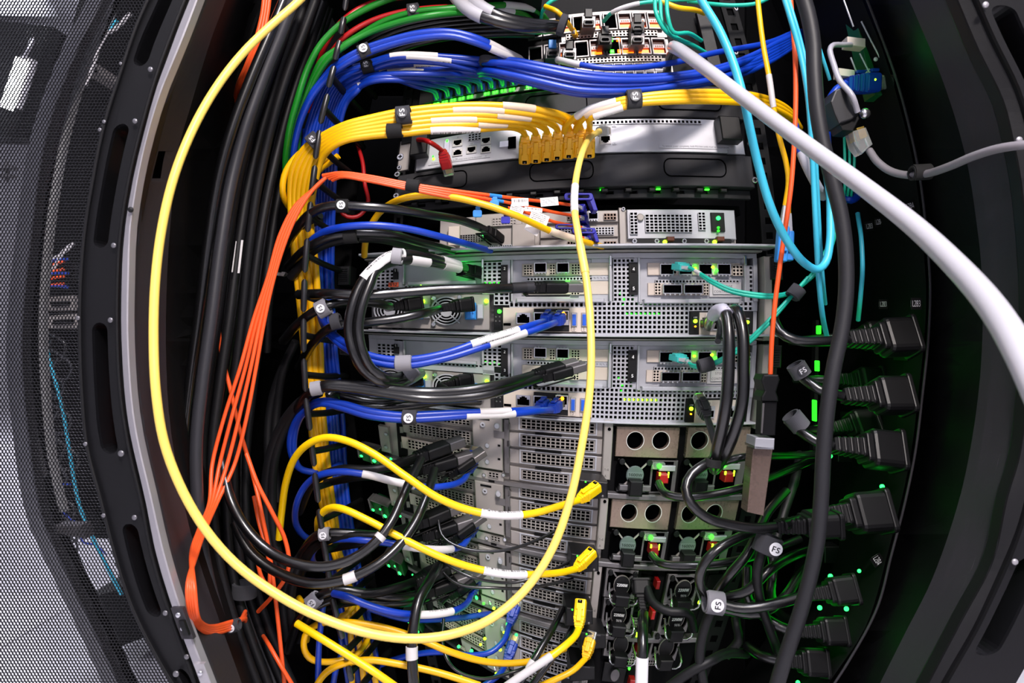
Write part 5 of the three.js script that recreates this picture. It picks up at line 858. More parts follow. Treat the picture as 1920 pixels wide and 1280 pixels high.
// ---------------------------------------------------------------- yellow cords
{
  const plugs = [[985, 271], [1006, 269], [1027, 266], [1047, 263], [1069, 260], [1090, 258]], nm = ['leftmost', 'second', 'third', 'fourth', 'fifth', 'sixth'];
  const tops = [250, 238, 228, 216, 206, 193];
  plugs.forEach(([x, y], i) => {
    const q = i / 5, h = tops[i];
    cable('patch_cable', `${nm[i]} yellow cord plugged into the silver appliance and wrapped to the left`, M.yellow, 6.8, [[x - 1, y - 17, 0.028], [x - 6, y - 26, 0.045], [x - 32 - q * 6, y - 33 - q * 10, 0.07], [x - 80 - q * 25, lerp(y - 34, h - 6, 0.6), 0.085], [lerp(860, 900, q), lerp(243, 197, q), 0.095], [lerp(800, 830, q), lerp(245, 200, q), 0.1], [758, lerp(250, 208, q), 0.105], [700, lerp(254, 220, q), 0.108], [650, lerp(262, 233, q), 0.11], [lerp(622, 610, q), lerp(276, 252, q), 0.105], [lerp(602, 575, q), lerp(300, 275, q), 0.095], [lerp(590, 550, q), lerp(345, 315, q), 0.085], [lerp(582, 545, q), lerp(410, 380, q), 0.07], [lerp(592, 556, q), 500, 0.06], [lerp(600, 572, q), i % 2 ? 600 : 640, i % 2 ? 0.01 : 0.05], ...(i % 2 ? [] : [[lerp(606, 588, q), 780, 0.045], [lerp(618, 604, q), 900, 0.035], [lerp(634, 622, q), 1010, 0.02]])], { start: ['rj45c', M.yellow, [0, -0.7, -0.6], [0, -0.6, 0.7], 1.02], tags: [[0.125 + 0.015 * (i % 3), 0.2 + 0.01 * (i % 3), i === 0 ? barcode : std('#e3cdb4', 0.55)]] });
  });
  const rn = ['upper', 'middle', 'lower'];
  for (let i = 0; i < 3; i++) cable('patch_cable', `${rn[i]} yellow cord of the bundle running right to the rail`, M.yellow, 6.6, [[[1058, 1079, 1105][i], 243 + (2 - i) * 2, 0.03], [[1064, 1085, 1106][i], 232, 0.06], [1100 + i * 4, 207 + i * 7, 0.085], [1140 + i * 6, 194 + i * 6, 0.095], [1190, 183 + i * 6, 0.1], [1250, 176 + i * 7, 0.1], [1320, 173 + i * 8, 0.095], [1390, 176 + i * 8, 0.08], [1440, 186 + i * 7, 0.055], [1478, 206 + i * 6, 0.02], [1500, 240, -0.02]], { start: i === 2 ? ['rj45c', M.yellow, [0.05, -0.7, -0.6], [0, -0.6, 0.7], 1] : undefined, tags: [[0.13 + i * 0.02, 0.25, i === 1 ? std('#e3cdb4', 0.55) : barcode]] });
  strap('dark grey wrap with FS print on the right yellow bundle', 1188, 187, 0.1, 5, 27, 32, { logo: 2, depth: 0.014 });
  strap('dark grey wrap with FS print on the left yellow bundle', 757, 217, 0.112, 6, 27, 30, { logo: 2, depth: 0.012 });
  strap('black wrap round the lower cords of the left yellow bundle', 740, 246, 0.112, 4, 28, 24, { mat: M.velcroDark, depth: 0.012 });
  strap('grey wrap with print where the yellow cords turn down behind the fingers', 591, 266, 0.098, 40, 22, 30, { logo: 2, depth: 0.012 });
  const vc = 'yellow cord in the vertical column behind the manager fingers';
  for (let i = 0; i < 3; i++) { const u = 0.15 + i * 0.36; cable('patch_cable', vc, i % 3 ? M.yellow : M.yellow, 6.4, [[lerp(600, 640, u), 286 + i * 3, 0.06], [lerp(548, 596, u), 330, 0.07 - u * 0.02], [lerp(540, 592, u), 400, 0.07 - u * 0.02], [lerp(545, 590, u), 480, 0.06], [lerp(556, 588, u), 560, 0.055 - u * 0.01], [lerp(566, 592, u), 660, 0.05], [lerp(578, 598, u), 780, 0.05 - 0.01 * u], [lerp(592, 612, u), 900, 0.04], [lerp(616, 632, u), 1010, 0.03], [lerp(640, 655, u), 1090, 0.03], [lerp(652, 690, u), 1190, 0.03], [lerp(650, 720, u), 1310, 0.02]].filter((p, n) => i < 4 || n !== 2), { group: 'yellow cords of the vertical column' }); }
  cable('patch_cable', 'yellow cord bulging left of the vertical yellow column', M.yellow, 6.4, [[600, 268, 0.07], [560, 290, 0.08], [535, 325, 0.08], [530, 360, 0.075], [540, 385, 0.06], [560, 400, 0.04]]);
}
{
  // red cord near the left of the appliance, and the red loop below
  cable('patch_cable', 'red patch cord plugged into the left of the silver appliance', M.red, 5, [[829, 282, 0.026], [818, 274, 0.04], [805, 266, 0.05], [790, 262, 0.03], [775, 264, 0.0]], { start: ['rj45', M.red, [0.2, -0.7, -0.6], [0, 0.6, -0.7], 0.95] });
  cable('patch_cable', 'red cord looping down in the dark beside the black strap', M.red, 4.5, [[670, 270, 0.0], [680, 305, 0.01], [684, 345, 0.015], [690, 380, 0.01], [672, 405, 0.015], [648, 405, 0.02], [632, 385, 0.02], [618, 355, 0.02], [606, 335, 0.02]]);
}
// ---------------------------------------------------------------- orange fibres
{
  const w = ['upper', 'second', 'third', 'lowest'], wl = ['outermost', 'second', 'third', 'innermost'];
  for (let i = 0; i < 4; i++) {
    cable('fibre_cable', `${w[i]} orange fibre of the four crossing to the tagged server, tagged white at its end`, M.orange, 3.4, [[605 + i * 6, 329 + i * 3, 0.11], [640, 324 + i * 2.5, 0.115], [690, 330 + i * 3, 0.115], [770, 345 + i * 3.5, 0.11], [850, 357 + i * 5, 0.1], [920, 366 + i * 8, 0.085], [985, 374 + i * 12, 0.06], [1040, 380 + i * 18, 0.04], [1082 + i * 4, 386 + i * 20, 0.015]], { end: ['lc2', M.blueTab, [0.3, -0.1, -1]], tags: i < 2 ? [[0.58, 0.63, M.latchBlue]] : [[0.6, 0.64, M.sleeveBlack]] });
    cable('fibre_cable', `${wl[i]} orange fibre of the four falling along the left bay into the wrapped loop`, M.orange, 3.6, [[612 - i * 5, 332 + i * 5, 0.11], [590 - i * 2, 352 + i * 2, 0.112], [566 - i * 4, 385, 0.115], [540 - i * 5, 440, 0.118], [514 - i * 4, 520, 0.12], [496 - i * 7, 600, 0.122], [480 - i * 10, 690, 0.124 + 0.004 * (i % 2)], [463 - i * 14, 780, 0.126], [440 - i * 14, 870, 0.128 + 0.003 * (i % 2)], [408 - i * 5, 940, 0.15], [386 - i * 4, 990, 0.19], [368 - i * 3, 1040, 0.235], [352 + i * 4, 1100, 0.266], [357 + i * 4, 1150, 0.264], [376 + i, 1178 - i * 3, 0.245], [403, 1186 - i * 4, 0.21], [432, 1178 - i * 4, 0.19], [450 + i * 2, 1163 - i, 0.17], [460, 1146 + i * 6, 0.13]]);
  }
  strap('dark wrap round the orange fibres below the black panel', 774, 349, 0.112, -8, 24, 20, { mat: M.velcroDark, depth: 0.008 });
  strap('small grey wrap with round logo on the orange fibre loop', 438, 1172, 0.185, 18, 22, 20, { logo: 1, depth: 0.009 });
  for (let i = 0; i < 3; i++) cable('fibre_cable', ['left orange fibre crossing behind the big yellow loop at top', 'middle orange fibre crossing behind the big yellow loop at top', 'right orange fibre crossing behind the big yellow loop at top'][i], M.orange, 4, [[497 + i * 5, -20, 0.12], [491 + i * 5, 30, 0.12], [478 + i * 6, 80, 0.12], [463 + i * 6, 120, 0.115], [450 + i * 6, 150, 0.1], [440 + i * 9, 190, 0.02], [428 + i * 10, 300, -0.02], [408 + i * 8, 500, -0.03]]);
  cable('fibre_cable', 'orange fibre glimpsed between the black cords of the bundle', M.orange, 4, [[410, 520, 0.11], [408, 580, 0.1], [415, 660, 0.09], [432, 730, 0.09], [448, 800, 0.09], [474, 890, 0.09], [490, 960, 0.1], [504, 1030, 0.1], [515, 1110, 0.1], [525, 1200, 0.1], [535, 1300, 0.1]]);
  cable('fibre_cable', 'orange fibre bowing out right below the black bundle', M.orange, 4, [[462, 850, 0.12], [482, 905, 0.125], [510, 960, 0.125], [534, 1010, 0.12], [542, 1055, 0.12], [534, 1085, 0.115], [510, 1118, 0.11], [484, 1146, 0.09]]);
  cable('fibre_cable', 'orange fibre rising from the loop into the black bundle', M.orange, 4, [[480, 1040, 0.06], [492, 1085, 0.1], [503, 1100, 0.1], [506, 1070, 0.1], [500, 1030, 0.1], [486, 980, 0.09], [476, 930, 0.08]]);
  cable('fibre_cable', 'orange fibre crossing low to the bottom edge', M.orange, 4, [[492, 1190, 0.06], [505, 1210, 0.1], [525, 1245, 0.11], [552, 1290, 0.11]]);
}
// ---------------------------------------------------------------- the yellow loop, overexposure put into its colour, and the thick white cord in front
cable('patch_cable', 'long yellow cord, overexposed in its colour, making a big loop in front of the rack', M.yellowOverexposed, 6.4, [[600, -40, 0.17], [556, 6, 0.19], [510, 46, 0.2], [455, 100, 0.215], [405, 165, 0.23], [360, 245, 0.245], [325, 335, 0.255], [303, 430, 0.26], [291, 530, 0.265], [288, 640, 0.27], [293, 740, 0.275], [308, 830, 0.275], [340, 915, 0.275], [385, 992, 0.275], [440, 1055, 0.275], [510, 1108, 0.275], [590, 1152, 0.275], [680, 1184, 0.275], [770, 1197, 0.27], [850, 1188, 0.265], [920, 1160, 0.26], [985, 1105, 0.25], [1035, 1030, 0.24], [1068, 940, 0.23], [1090, 840, 0.22], [1106, 730, 0.21], [1108, 630, 0.2], [1100, 530, 0.185], [1086, 450, 0.165], [1077, 390, 0.14], [1080, 335, 0.11], [1092, 285, 0.08], [1106, 258, 0.055], [1124, 246, 0.03]], { tags: [[0.868, 0.9, barcode], [0.812, 0.835, M.yellowOverexposed]], end: ['rj45', M.clear, [0.35, 0.25, -0.8], undefined, 0.9] });
cable('patch_cable', 'thick white cord sweeping down to the right edge', M.white, 12, [[1262, 88, 0.07], [1275, 94, 0.1], [1320, 126, 0.13], [1380, 172, 0.165], [1450, 225, 0.205], [1530, 284, 0.25], [1620, 350, 0.3], [1710, 420, 0.35], [1790, 495, 0.4], [1860, 575, 0.445], [1915, 665, 0.48], [1960, 760, 0.5]]);
cable('patch_cable', 'grey cord under the white one, bent into the lit switch', M.cordGrey, 7, [[1275, 92, 0.08], [1262, 96, 0.06], [1254, 108, 0.03], [1253, 128, 0.006]], { end: ['rj45', M.cordGrey, [0, -0.3, -1], undefined, 0.8] });
// ---------------------------------------------------------------- cords above the storage units
cable('patch_cable', 'yellow cord arching over the black panel into the tagged server', M.yellow, 6.6, [[683, 480, 0.03], [686, 450, 0.05], [697, 420, 0.07], [716, 394, 0.08], [750, 374, 0.09], [795, 366, 0.095], [850, 370, 0.1], [910, 384, 0.1], [970, 405, 0.095], [1030, 432, 0.07], [1085, 450, 0.045], [1130, 462, 0.01]], { tags: [[0.745, 0.85, std('#e3cdb4', 0.55)]] });
cable('power_cable', 'thick black cord with a logo wrap above the blue one', M.cordBlack, 9, [[530, 470, 0.06], [555, 430, 0.09], [585, 398, 0.105], [620, 386, 0.11], [680, 387, 0.11], [740, 392, 0.1], [800, 402, 0.08], [860, 412, 0.05], [910, 430, 0.01]], { end: ['dac', M.plasticSoft, [0.4, -0.2, -0.9]] });
strap('black wrap with round logo on the thick black cord', 643, 387, 0.11, 0, 23, 22, { logo: 1, mat: M.velcroDark, depth: 0.01 });
cable('patch_cable', 'single blue cord arching above the upper storage unit', M.blue, 7, [[582, 452, 0.09], [605, 436, 0.1], [640, 426, 0.11], [700, 422, 0.11], [760, 428, 0.1], [820, 442, 0.085], [870, 456, 0.06], [920, 470, 0.02]]);
cable('power_cable', 'upper black cord under the single blue one, with a black wrap', M.cordBlack, 9, [[540, 500, 0.06], [575, 466, 0.09], [620, 444, 0.1], [670, 437, 0.1], [730, 440, 0.09], [790, 455, 0.06], [850, 470, 0.02]]);
cable('power_cable', 'lower black cord under the single blue one, going behind the rail', M.cordMatte, 9, [[545, 520, 0.06], [590, 468, 0.08], [640, 450, 0.085], [700, 447, 0.08], [760, 458, 0.05], [810, 476, 0.02]]);
strap('plain black wrap on the cords under the single blue one', 658, 443, 0.1, 4, 25, 26, { mat: M.velcroDark, depth: 0.012 });
for (const [x, z] of [[0, 0.05], [1, 0.03]]) cable('power_cable', ['thick black cord turning down left behind the fingers, front one', 'thick black cord turning down left behind the fingers, rear one'][x], M.cordMatte, 9, [[600, 402 + x * 8, z + 0.03], [570, 420 + x * 8, z + 0.02], [545, 445 + x * 8, z], [520, 490 + x * 10, z - 0.02], [505, 560 + x * 10, z - 0.03], [500, 660, z - 0.04]]);
// paper tags on the orange fibres
for (const [i, x, y, w, h, a, m] of [[0, 975, 379, 32, 15, 0.05, barcode], [1, 1030, 378, 34, 16, 0.12, fineprint], [2, 1000, 393, 34, 8, -0.08, barcode], [3, 968, 396, 26, 22, -0.3, fineprint], [4, 1010, 411, 36, 24, -0.35, fineprint], [5, 998, 430, 28, 14, -0.5, M.label]]) {
  const t = thing('paper_tag', ['white barcode tag, leftmost on the orange fibres', 'white folded tag with print near the dark blue tabs', 'narrow white barcode strip under the orange fibres', 'small tilted white tag hanging left under the orange fibres', 'larger tilted white tag with small print above the yellow cord', 'blank white tag folded under the yellow cord'][i], 'tag'), z = 0.075, k = K(z);
  const g = new THREE.BoxGeometry(w * k, h * k, 0.0006); g.rotateY(0.15); g.rotateZ(a); const v = P(x, y, z); g.translate(v.x, v.y, v.z); part(t, 'tag', g, m);
  const hole = new THREE.TorusGeometry(1.6 * k, 0.7 * k, 6, 14); hole.translate(v.x - w * k * 0.4, v.y + 0.002, v.z + 0.0005); part(t, 'eyelet', hole, M.plastic); settle(t);
}
for (const [i, x, y] of [[0, 895, 400], [1, 927, 382], [2, 948, 412]]) { const t = thing('cable_clip', ['light blue label clip left on the orange fibres', 'light blue clip in the middle of the orange fibres', 'dark blue clip under the yellow arching cord'][i], 'clip'), z = 0.095; part(t, 'clip', rawSlab(roundPts(x, y, 17, 13, 3), z, z + 0.003, 0.8), i < 2 ? M.latchBlue : M.blueTab); part(t, 'tongue', rawSlab(roundPts(x + 1, y - 9, 9, 9, 2), z - 0.002, z + 0.001, 0.6), i < 2 ? M.latchBlue : M.blueTab); settle(t); }
for (const [i, x, y, s] of [[0, 1085, 368, 1], [1, 1060, 424, 0.7], [2, 1095, 432, 0.8]]) {
  const t = thing('pull_tab', ['dark blue pull tab loop above the tagged server', 'dark blue pull tab on the middle slot, left one', 'dark blue pull tab on the middle slot, right one'][i], 'pull tab'), z = 0.035;
  part(t, 'loop', rawSlab(roundPts(x, y, 54 * s, 13 * s, 5 * s), z, z + 0.003, 0.8, [roundPts(x, y, 40 * s, 6 * s, 2 * s).reverse()]), M.blueTab); part(t, 'arm', rawSlab([[x + 18 * s, y], [x + 27 * s, y - 2], [x + 36 * s, y + 26 * s], [x + 28 * s, y + 26 * s]], z - 0.02, z + 0.001, 0.8), M.blueTab); settle(t);
}
// ---------------------------------------------------------------- black cords in front of the storage units
for (const i of [0, 1]) cable('data_cable', ['outer thick black cable of the loop hanging in front of the storage units', 'inner thick black cable of the loop hanging in front of the storage units'][i], M.cordBlack, 9.6, [[872, 502 + i * 3, 0.02], [840, 492 + i * 6, 0.05], [800, 482 + i * 9, 0.08], [760, 476 + i * 10, 0.1], [730, 482 + i * 10, 0.11], [705, 500 + i * 6, 0.12], [678 + i * 16, 530, 0.125], [660 + i * 18, 575, 0.13], [654 + i * 18, 620, 0.13], [663 + i * 17, 660, 0.13], [682 + i * 14, 694 - i * 3, 0.125], [710 + i * 8, 714 - i * 8, 0.12], [740, 722 - i * 14, 0.1], [765, 714 - i * 12, 0.07], [790, 700, 0.03]], { start: ['dac', M.plasticSoft, [0.5, -0.05, -0.9], undefined, 0.9], tags: [[i ? 0.2 : 0.28, i ? 0.27 : 0.42, i ? M.label : fineprint], [0.04, 0.13, M.label]] });
strap('pale grey wrap at the top of the hanging black loop', 745, 481, 0.112, -6, 18, 27, { mat: std('#98979c', 0.8), depth: 0.014 });
cable('data_cable', 'thick black cable running straight across the upper storage unit', M.cordBlack, 10, [[560, 552, 0.08], [620, 551, 0.11], [690, 553, 0.11], [760, 548, 0.1], [830, 543, 0.09], [900, 541, 0.08], [960, 540, 0.06], [1000, 538, 0.05]], { end: ['dac', M.plasticSoft, [1, 0.02, -0.25], [0, 1, 0.3], 1.05], tags: [[0.9, 0.965, M.rubber], [0.965, 1, M.cordGrey]] });

{
  const w = ['left', 'right'];
  for (const [k, dy] of [[0, 0], [1, 140]]) for (const i of [0, 1]) {
    const fx = [757, 846][i], fy = (k ? 716 : 570) + i * 2;
    cable('power_cable', `black cord into the ${w[i]} power supply of the ${k ? 'lower' : 'upper'} storage unit`, M.cordBlack, 9, k === 0
      ? (i ? [[560, 690, 0.04], [590, 640, 0.08], [625, 612, 0.1], [680, 605, 0.1], [740, 598, 0.095], [790, 588, 0.085], [820, 580, 0.06], [fx - 22, fy + 6, 0.05]] : [[530, 640, 0.06], [560, 606, 0.09], [600, 578, 0.105], [640, 566, 0.1], [690, 566, 0.09], [730, 574, 0.07], [fx - 30, fy + 6, 0.05]])
      : (i ? [[700, 765, 0.05], [680, 745, 0.08], [640, 740, 0.09], [690, 752, 0.09], [780, 752, 0.07], [840, 735, 0.05], [fx - 22, fy + 6, 0.04]] : [[640, 752, 0.06], [660, 730, 0.08], [700, 720, 0.08], [735, 716, 0.06], [fx - 30, fy + 4, 0.04]]), { end: ['iec', M.plasticSoft, [0.85, 0.15, -0.5], undefined, 0.72] });
  }
  strap('grey wrap with logo on the upper black cords by the fingers', 606, 579, 0.108, 28, 22, 30, { logo: 1, mat: std('#75747a', 0.8), depth: 0.013 });
  strap('dark grey wrap round the cord entering the upper storage unit', 630, 603, 0.104, 12, 17, 28, { mat: M.velcro, depth: 0.014 });
}
for (const i of [0, 1]) cable('patch_cable', ['upper cord of the blue pair curving up into the upper storage unit', 'lower cord of the blue pair curving up into the upper storage unit'][i], M.blue, 7, [[1020 + i * 22, 602 + i * 2, 0.03], [1000 + i * 22, 608 + i * 4, 0.05], [960, 622 + i * 10, 0.07], [900, 640 + i * 12, 0.09], [830, 663 + i * 10, 0.1], [760, 674 + i * 11, 0.105], [700, 668 + i * 10, 0.105], [655, 648 + i * 9, 0.1], [625, 626 + i * 8, 0.09], [605, 600 + i * 5, 0.07], [592, 560, 0.05]], { tags: [[0.15 + i * 0.0, 0.33 - i * 0.04, i ? M.label : fineprint]], start: ['rj45', M.blue, [0.3, 0.25, -0.9], undefined, 1] });
strap('grey wrap round the blue pair below the upper storage unit', 757, 681, 0.107, 2, 30, 27, { mat: std('#85848a', 0.8), depth: 0.012 });
strap('grey wrap round the end of the hanging black loop', 772, 698, 0.085, 40, 22, 26, { mat: std('#75747a', 0.8), depth: 0.012 });
for (const i of [0, 1]) cable('data_cable', ['upper cable of the thick black pair across the lower storage unit', 'lower cable of the thick black pair across the lower storage unit'][i], M.cordBlack, 9.8, [[540, 800, 0.05], [556, 768, 0.08], [580, 738, 0.1], [610, 722 + i * 3, 0.11], [660, 722 + i * 6, 0.11], [720, 729 + i * 8, 0.11], [790, 735 + i * 12, 0.11], [860, 733 + i * 13, 0.1], [920, 724 + i * 14, 0.09], [970, 712 + i * 10, 0.07], [1000 + i * 14, 703 + i * 5, 0.05]], { end: ['dac', M.plasticSoft, [0.95, 0.25, -0.3], [0, 1, 0.3], 1] });
strap('pale grey wrap on the thick black pair by the fingers', 594, 728, 0.108, 10, 20, 24, { mat: std('#8d8c92', 0.8), depth: 0.012 });
cable('power_cable', 'black cord drooping under the thick black pair', M.cordBlack, 9, [[640, 748, 0.06], [625, 735, 0.08], [615, 745, 0.085], [640, 758, 0.09], [700, 764, 0.09], [770, 760, 0.08], [830, 752, 0.06], [900, 752, 0.04]]);
for (const i of [0, 1]) cable('patch_cable', ['upper cord of the blue pair below the lower storage unit', 'lower cord of the blue pair below the lower storage unit'][i], M.blue, 7, [[1010 + i * 24, 766 + i * 2, 0.03], [990 + i * 20, 768 + i * 2, 0.05], [945, 771 + i * 6, 0.075], [880, 773 + i * 6, 0.09], [810, 776 + i * 8, 0.1], [750, 778 + i * 8, 0.105], [690, 770 + i * 9, 0.105], [640, 756 + i * 8, 0.1], [600, 752 + i * 4, 0.095], [570, 770 + i * 3, 0.085], [548 + i * 6, 805, 0.07], [545 + i * 6, 845, 0.06], [562, 878, 0.05], [600, 885, 0.04], [640, 870, 0.02]], { tags: [[i ? 0.14 : 0.13, i ? 0.27 : 0.215, i ? M.label : M.label]], start: ['rj45', M.blue, [0.35, 0.15, -0.9], undefined, 1] });
strap('dark grey wrap with round logo on the lower blue pair', 768, 782, 0.108, -2, 26, 25, { logo: 1, depth: 0.011 });
// ---------------------------------------------------------------- cords of the lower servers
cable('patch_cable', 'upper bright yellow cord from the fingers to the black adapter', M.yellowLemon, 7, [[523, 1010, 0.06], [528, 960, 0.07], [536, 905, 0.085], [553, 858, 0.1], [578, 832, 0.11], [610, 820, 0.115], [650, 826, 0.12], [700, 850, 0.125], [760, 892, 0.13], [820, 932, 0.13], [880, 956, 0.125], [940, 966, 0.12], [1000, 962, 0.105], [1050, 948, 0.09], [1085, 937, 0.07]], { tags: [[0.735, 0.83, barcode]], end: ['rj45c', M.yellowLemon, [0.8, 0.42, -0.5], [-0.2, 0.8, 0.5], 0.9] });
cable('patch_cable', 'lower bright yellow cord from the fingers to the black adapter', M.yellowLemon, 6.8, [[596, 1000, 0.08], [598, 970, 0.1], [615, 953, 0.11], [640, 953, 0.12], [690, 975, 0.125], [760, 1012, 0.13], [830, 1045, 0.13], [890, 1065, 0.125], [950, 1076, 0.12], [1010, 1076, 0.105], [1050, 1073, 0.09], [1080, 1066, 0.07]], { tags: [[0.66, 0.79, barcode]], end: ['rj45c', M.yellowLemon, [0.7, 0.5, -0.5], [-0.2, 0.8, 0.5], 0.88] });
cable('patch_cable', 'yellow cord rising steeply into the lowest black adapter, white sleeve', M.yellowLemon, 6.8, [[930, 1300, 0.12], [985, 1262, 0.12], [1030, 1232, 0.115], [1062, 1208, 0.105], [1080, 1190, 0.09], [1085, 1178, 0.08]], { tags: [[0.0, 0.56, M.label]], end: ['rj45c', M.yellowLemon, [0.15, 0.8, -0.6], [-0.2, 0.5, 0.8], 0.92] });
cable('patch_cable', 'short yellow cord under the lowest adapter', M.yellow, 6, [[1000, 1290, 0.08], [1040, 1274, 0.08], [1075, 1256, 0.075], [1098, 1234, 0.06]], { end: ['rj45', M.yellow, [0.3, 0.7, -0.5], [-0.2, 0.6, 0.7], 0.9] });
cable('patch_cable', 'deep yellow cord running low behind the big loop', M.yellow, 6.4, [[575, 1200, 0.06], [580, 1180, 0.08], [610, 1166, 0.09], [650, 1166, 0.1], [710, 1174, 0.1], [780, 1195, 0.1], [840, 1220, 0.1], [900, 1238, 0.09], [950, 1243, 0.08], [1000, 1238, 0.07], [1060, 1215, 0.05]]);
cable('patch_cable', 'yellow cord falling diagonally to the bottom edge', M.yellowLemon, 6.8, [[556, 1168, 0.13], [600, 1195, 0.14], [650, 1226, 0.145], [700, 1258, 0.15], [760, 1300, 0.15]]);
cable('patch_cable', 'yellow cord along the very bottom left of the servers', M.yellow, 6.6, [[590, 1290, 0.08], [610, 1262, 0.09], [640, 1245, 0.1], [690, 1237, 0.1], [750, 1245, 0.1], [820, 1260, 0.1], [900, 1285, 0.1]]);
cable('patch_cable', 'yellow cord coiled left of the lowest fingers', M.yellow, 6.2, [[640, 1165, 0.07], [600, 1168, 0.08], [575, 1185, 0.085], [570, 1215, 0.085], [585, 1236, 0.08], [625, 1240, 0.07], [670, 1225, 0.06], [690, 1195, 0.04], [690, 1170, 0.02]]);
cable('patch_cable', 'deep yellow cord zigzagging low behind the fingers', M.yellow, 6, [[560, 1120, 0.03], [580, 1145, 0.05], [610, 1160, 0.06], [650, 1150, 0.06], [665, 1130, 0.05], [655, 1110, 0.03]]);
for (const [i, y0, px] of [[0, 0, 878], [1, 127, 880], [2, 232, 884]]) {
  const A = [[[px, 884 + y0, 0.03], [868, 900 + y0, 0.05], [840, 910 + y0, 0.075], [795, 913 + y0, 0.09], [740, 903 + y0, 0.1], [690, 890 + y0, 0.105], [640, 884 + y0, 0.105], [600, 890 + y0, 0.1], [573, 910 + y0, 0.09], [556, 945 + y0, 0.08], [556, 985 + y0, 0.06], [580, 1010 + y0, 0.04], [620, 1005 + y0, 0.02]]];
  if (i === 2) A[0] = [[px, 1113, 0.03], [876, 1130, 0.05], [850, 1145, 0.08], [800, 1152, 0.1], [740, 1148, 0.115], [690, 1134, 0.12], [650, 1118, 0.12], [625, 1112, 0.11]];
  if (i === 1) A[0] = [[px, 1005, 0.03], [868, 1022, 0.05], [835, 1030, 0.08], [790, 1028, 0.095], [730, 1018, 0.1], [680, 1012, 0.105], [640, 1010, 0.1], [605, 1016, 0.095], [586, 1035, 0.085], [588, 1055, 0.07], [610, 1068, 0.05]];
  cable('patch_cable', ['blue cord with white sleeve into the first server below the storage units', 'blue cord into the second server below the storage units', 'blue cord with barcode sleeve into the third server below the storage units'][i], M.blue, 6.6, A[0], { tags: [i === 2 ? [0.3, 0.55, barcode] : i === 1 ? [0.18, 0.4, M.label] : [0.27, 0.43, M.label]], start: ['rj45', M.blue, [0.25, 0.75, -0.6], [-0.2, 0.6, 0.8], 1] });
  // black direct-attach cables with broad plugs
  const by = [0, 125, 232][i];
  cable('data_cable', ['broad black plug cable on the first server below the storage units', 'broad black plug cable on the second server below the storage units', 'broad black plug cable on the third server below the storage units'][i], M.sleeveBlack, 9, [[560, 960 + by, 0.06], [590, 900 + by, 0.09], [640, 880 + by, 0.1], [700, 880 + by, 0.1], [750, 868 + by, 0.085], [778, 858 + by, 0.06]], { end: ['dac', M.plastic, [0.85, 0.25, -0.5], [0, 1, 0.2], 1.1] });
  cable('data_cable', ['lower broad black plug cable on the first server', 'lower broad black plug cable on the second server', 'lower broad black plug cable on the third server'][i], M.sleeveBlack, 8, [[610, 905 + by, 0.07], [680, 893 + by, 0.085], [740, 890 + by, 0.08], [790, 880 + by, 0.055]], { end: ['dac', M.plasticSoft, [0.9, 0.2, -0.4], [0, 1, 0.2], 1.1] });
  cable('adapter_cable', ['small black adapter left of the blue plug on the first server', 'small black adapter left of the blue plug on the second server', 'small black adapter left of the blue plug on the third server'][i], M.cordBlack, 5, [[826, 905 + by * 0.98, 0.06], [832, 898 + by * 0.98, 0.055], [840, 890 + by * 0.98, 0.045]], { end: ['dac', M.plasticSoft, [0.8, 0.5, -0.3], [0, 1, 0.4], 0.9] });
}
for (const i of [0, 1]) cable('power_cable', ['upper thick black cord of the pair swinging across the fingers', 'lower thick black cord of the pair swinging across the fingers'][i], M.cordBlack, 9, i ? [[440, 980, 0.13], [470, 1035, 0.14], [520, 1072, 0.145], [580, 1093, 0.15], [640, 1088, 0.15], [700, 1062, 0.145], [740, 1030, 0.135], [775, 985, 0.12], [800, 930, 0.1], [815, 880, 0.07]] : [[415, 860, 0.12], [430, 930, 0.14], [458, 985, 0.145], [500, 1030, 0.15], [550, 1055, 0.155], [610, 1062, 0.155], [665, 1045, 0.15], [705, 1015, 0.145], [735, 975, 0.135], [760, 920, 0.115], [790, 860, 0.08]], { tags: [i ? [0.46, 0.5] : [0.685, 0.7]] });
cable('power_cable', 'thick black cord falling from the third server to the bottom edge, white sleeve', M.cordBlack, 10, [[822, 1060, 0.06], [805, 1090, 0.09], [785, 1125, 0.11], [776, 1170, 0.12], [772, 1220, 0.125], [778, 1300, 0.13]], { tags: [[0.7, 0.78]] });
cable('data_cable', 'upper black cord into the third server, logo wrapped at the fingers', M.cordBlack, 8.6, [[540, 1220, 0.06], [560, 1160, 0.085], [590, 1122, 0.1], [630, 1106, 0.105], [690, 1112, 0.1], [750, 1120, 0.085], [790, 1112, 0.06]]);
cable('data_cable', 'black printed cord under the wrapped one into the third server', M.cordBlack, 8.6, [[560, 1200, 0.06], [590, 1140, 0.09], [630, 1122, 0.095], [690, 1128, 0.095], [750, 1130, 0.08], [800, 1122, 0.05]]);
strap('pale grey wrap with round logo low on the black cords', 589, 1125, 0.108, 42, 22, 26, { logo: 1, mat: std('#8d8c92', 0.8), depth: 0.012 });
cable('data_cable', 'black cord into the second server with a logo wrap at the fingers', M.cordBlack, 8.6, [[545, 1090, 0.05], [570, 1030, 0.08], [602, 1000, 0.1], [650, 999, 0.1], [720, 1003, 0.09], [780, 990, 0.06]]);
strap('grey wrap with round logo between the two bright yellow cords', 609, 1000, 0.104, 5, 19, 22, { logo: 1, mat: std('#85848a', 0.8), depth: 0.012 });
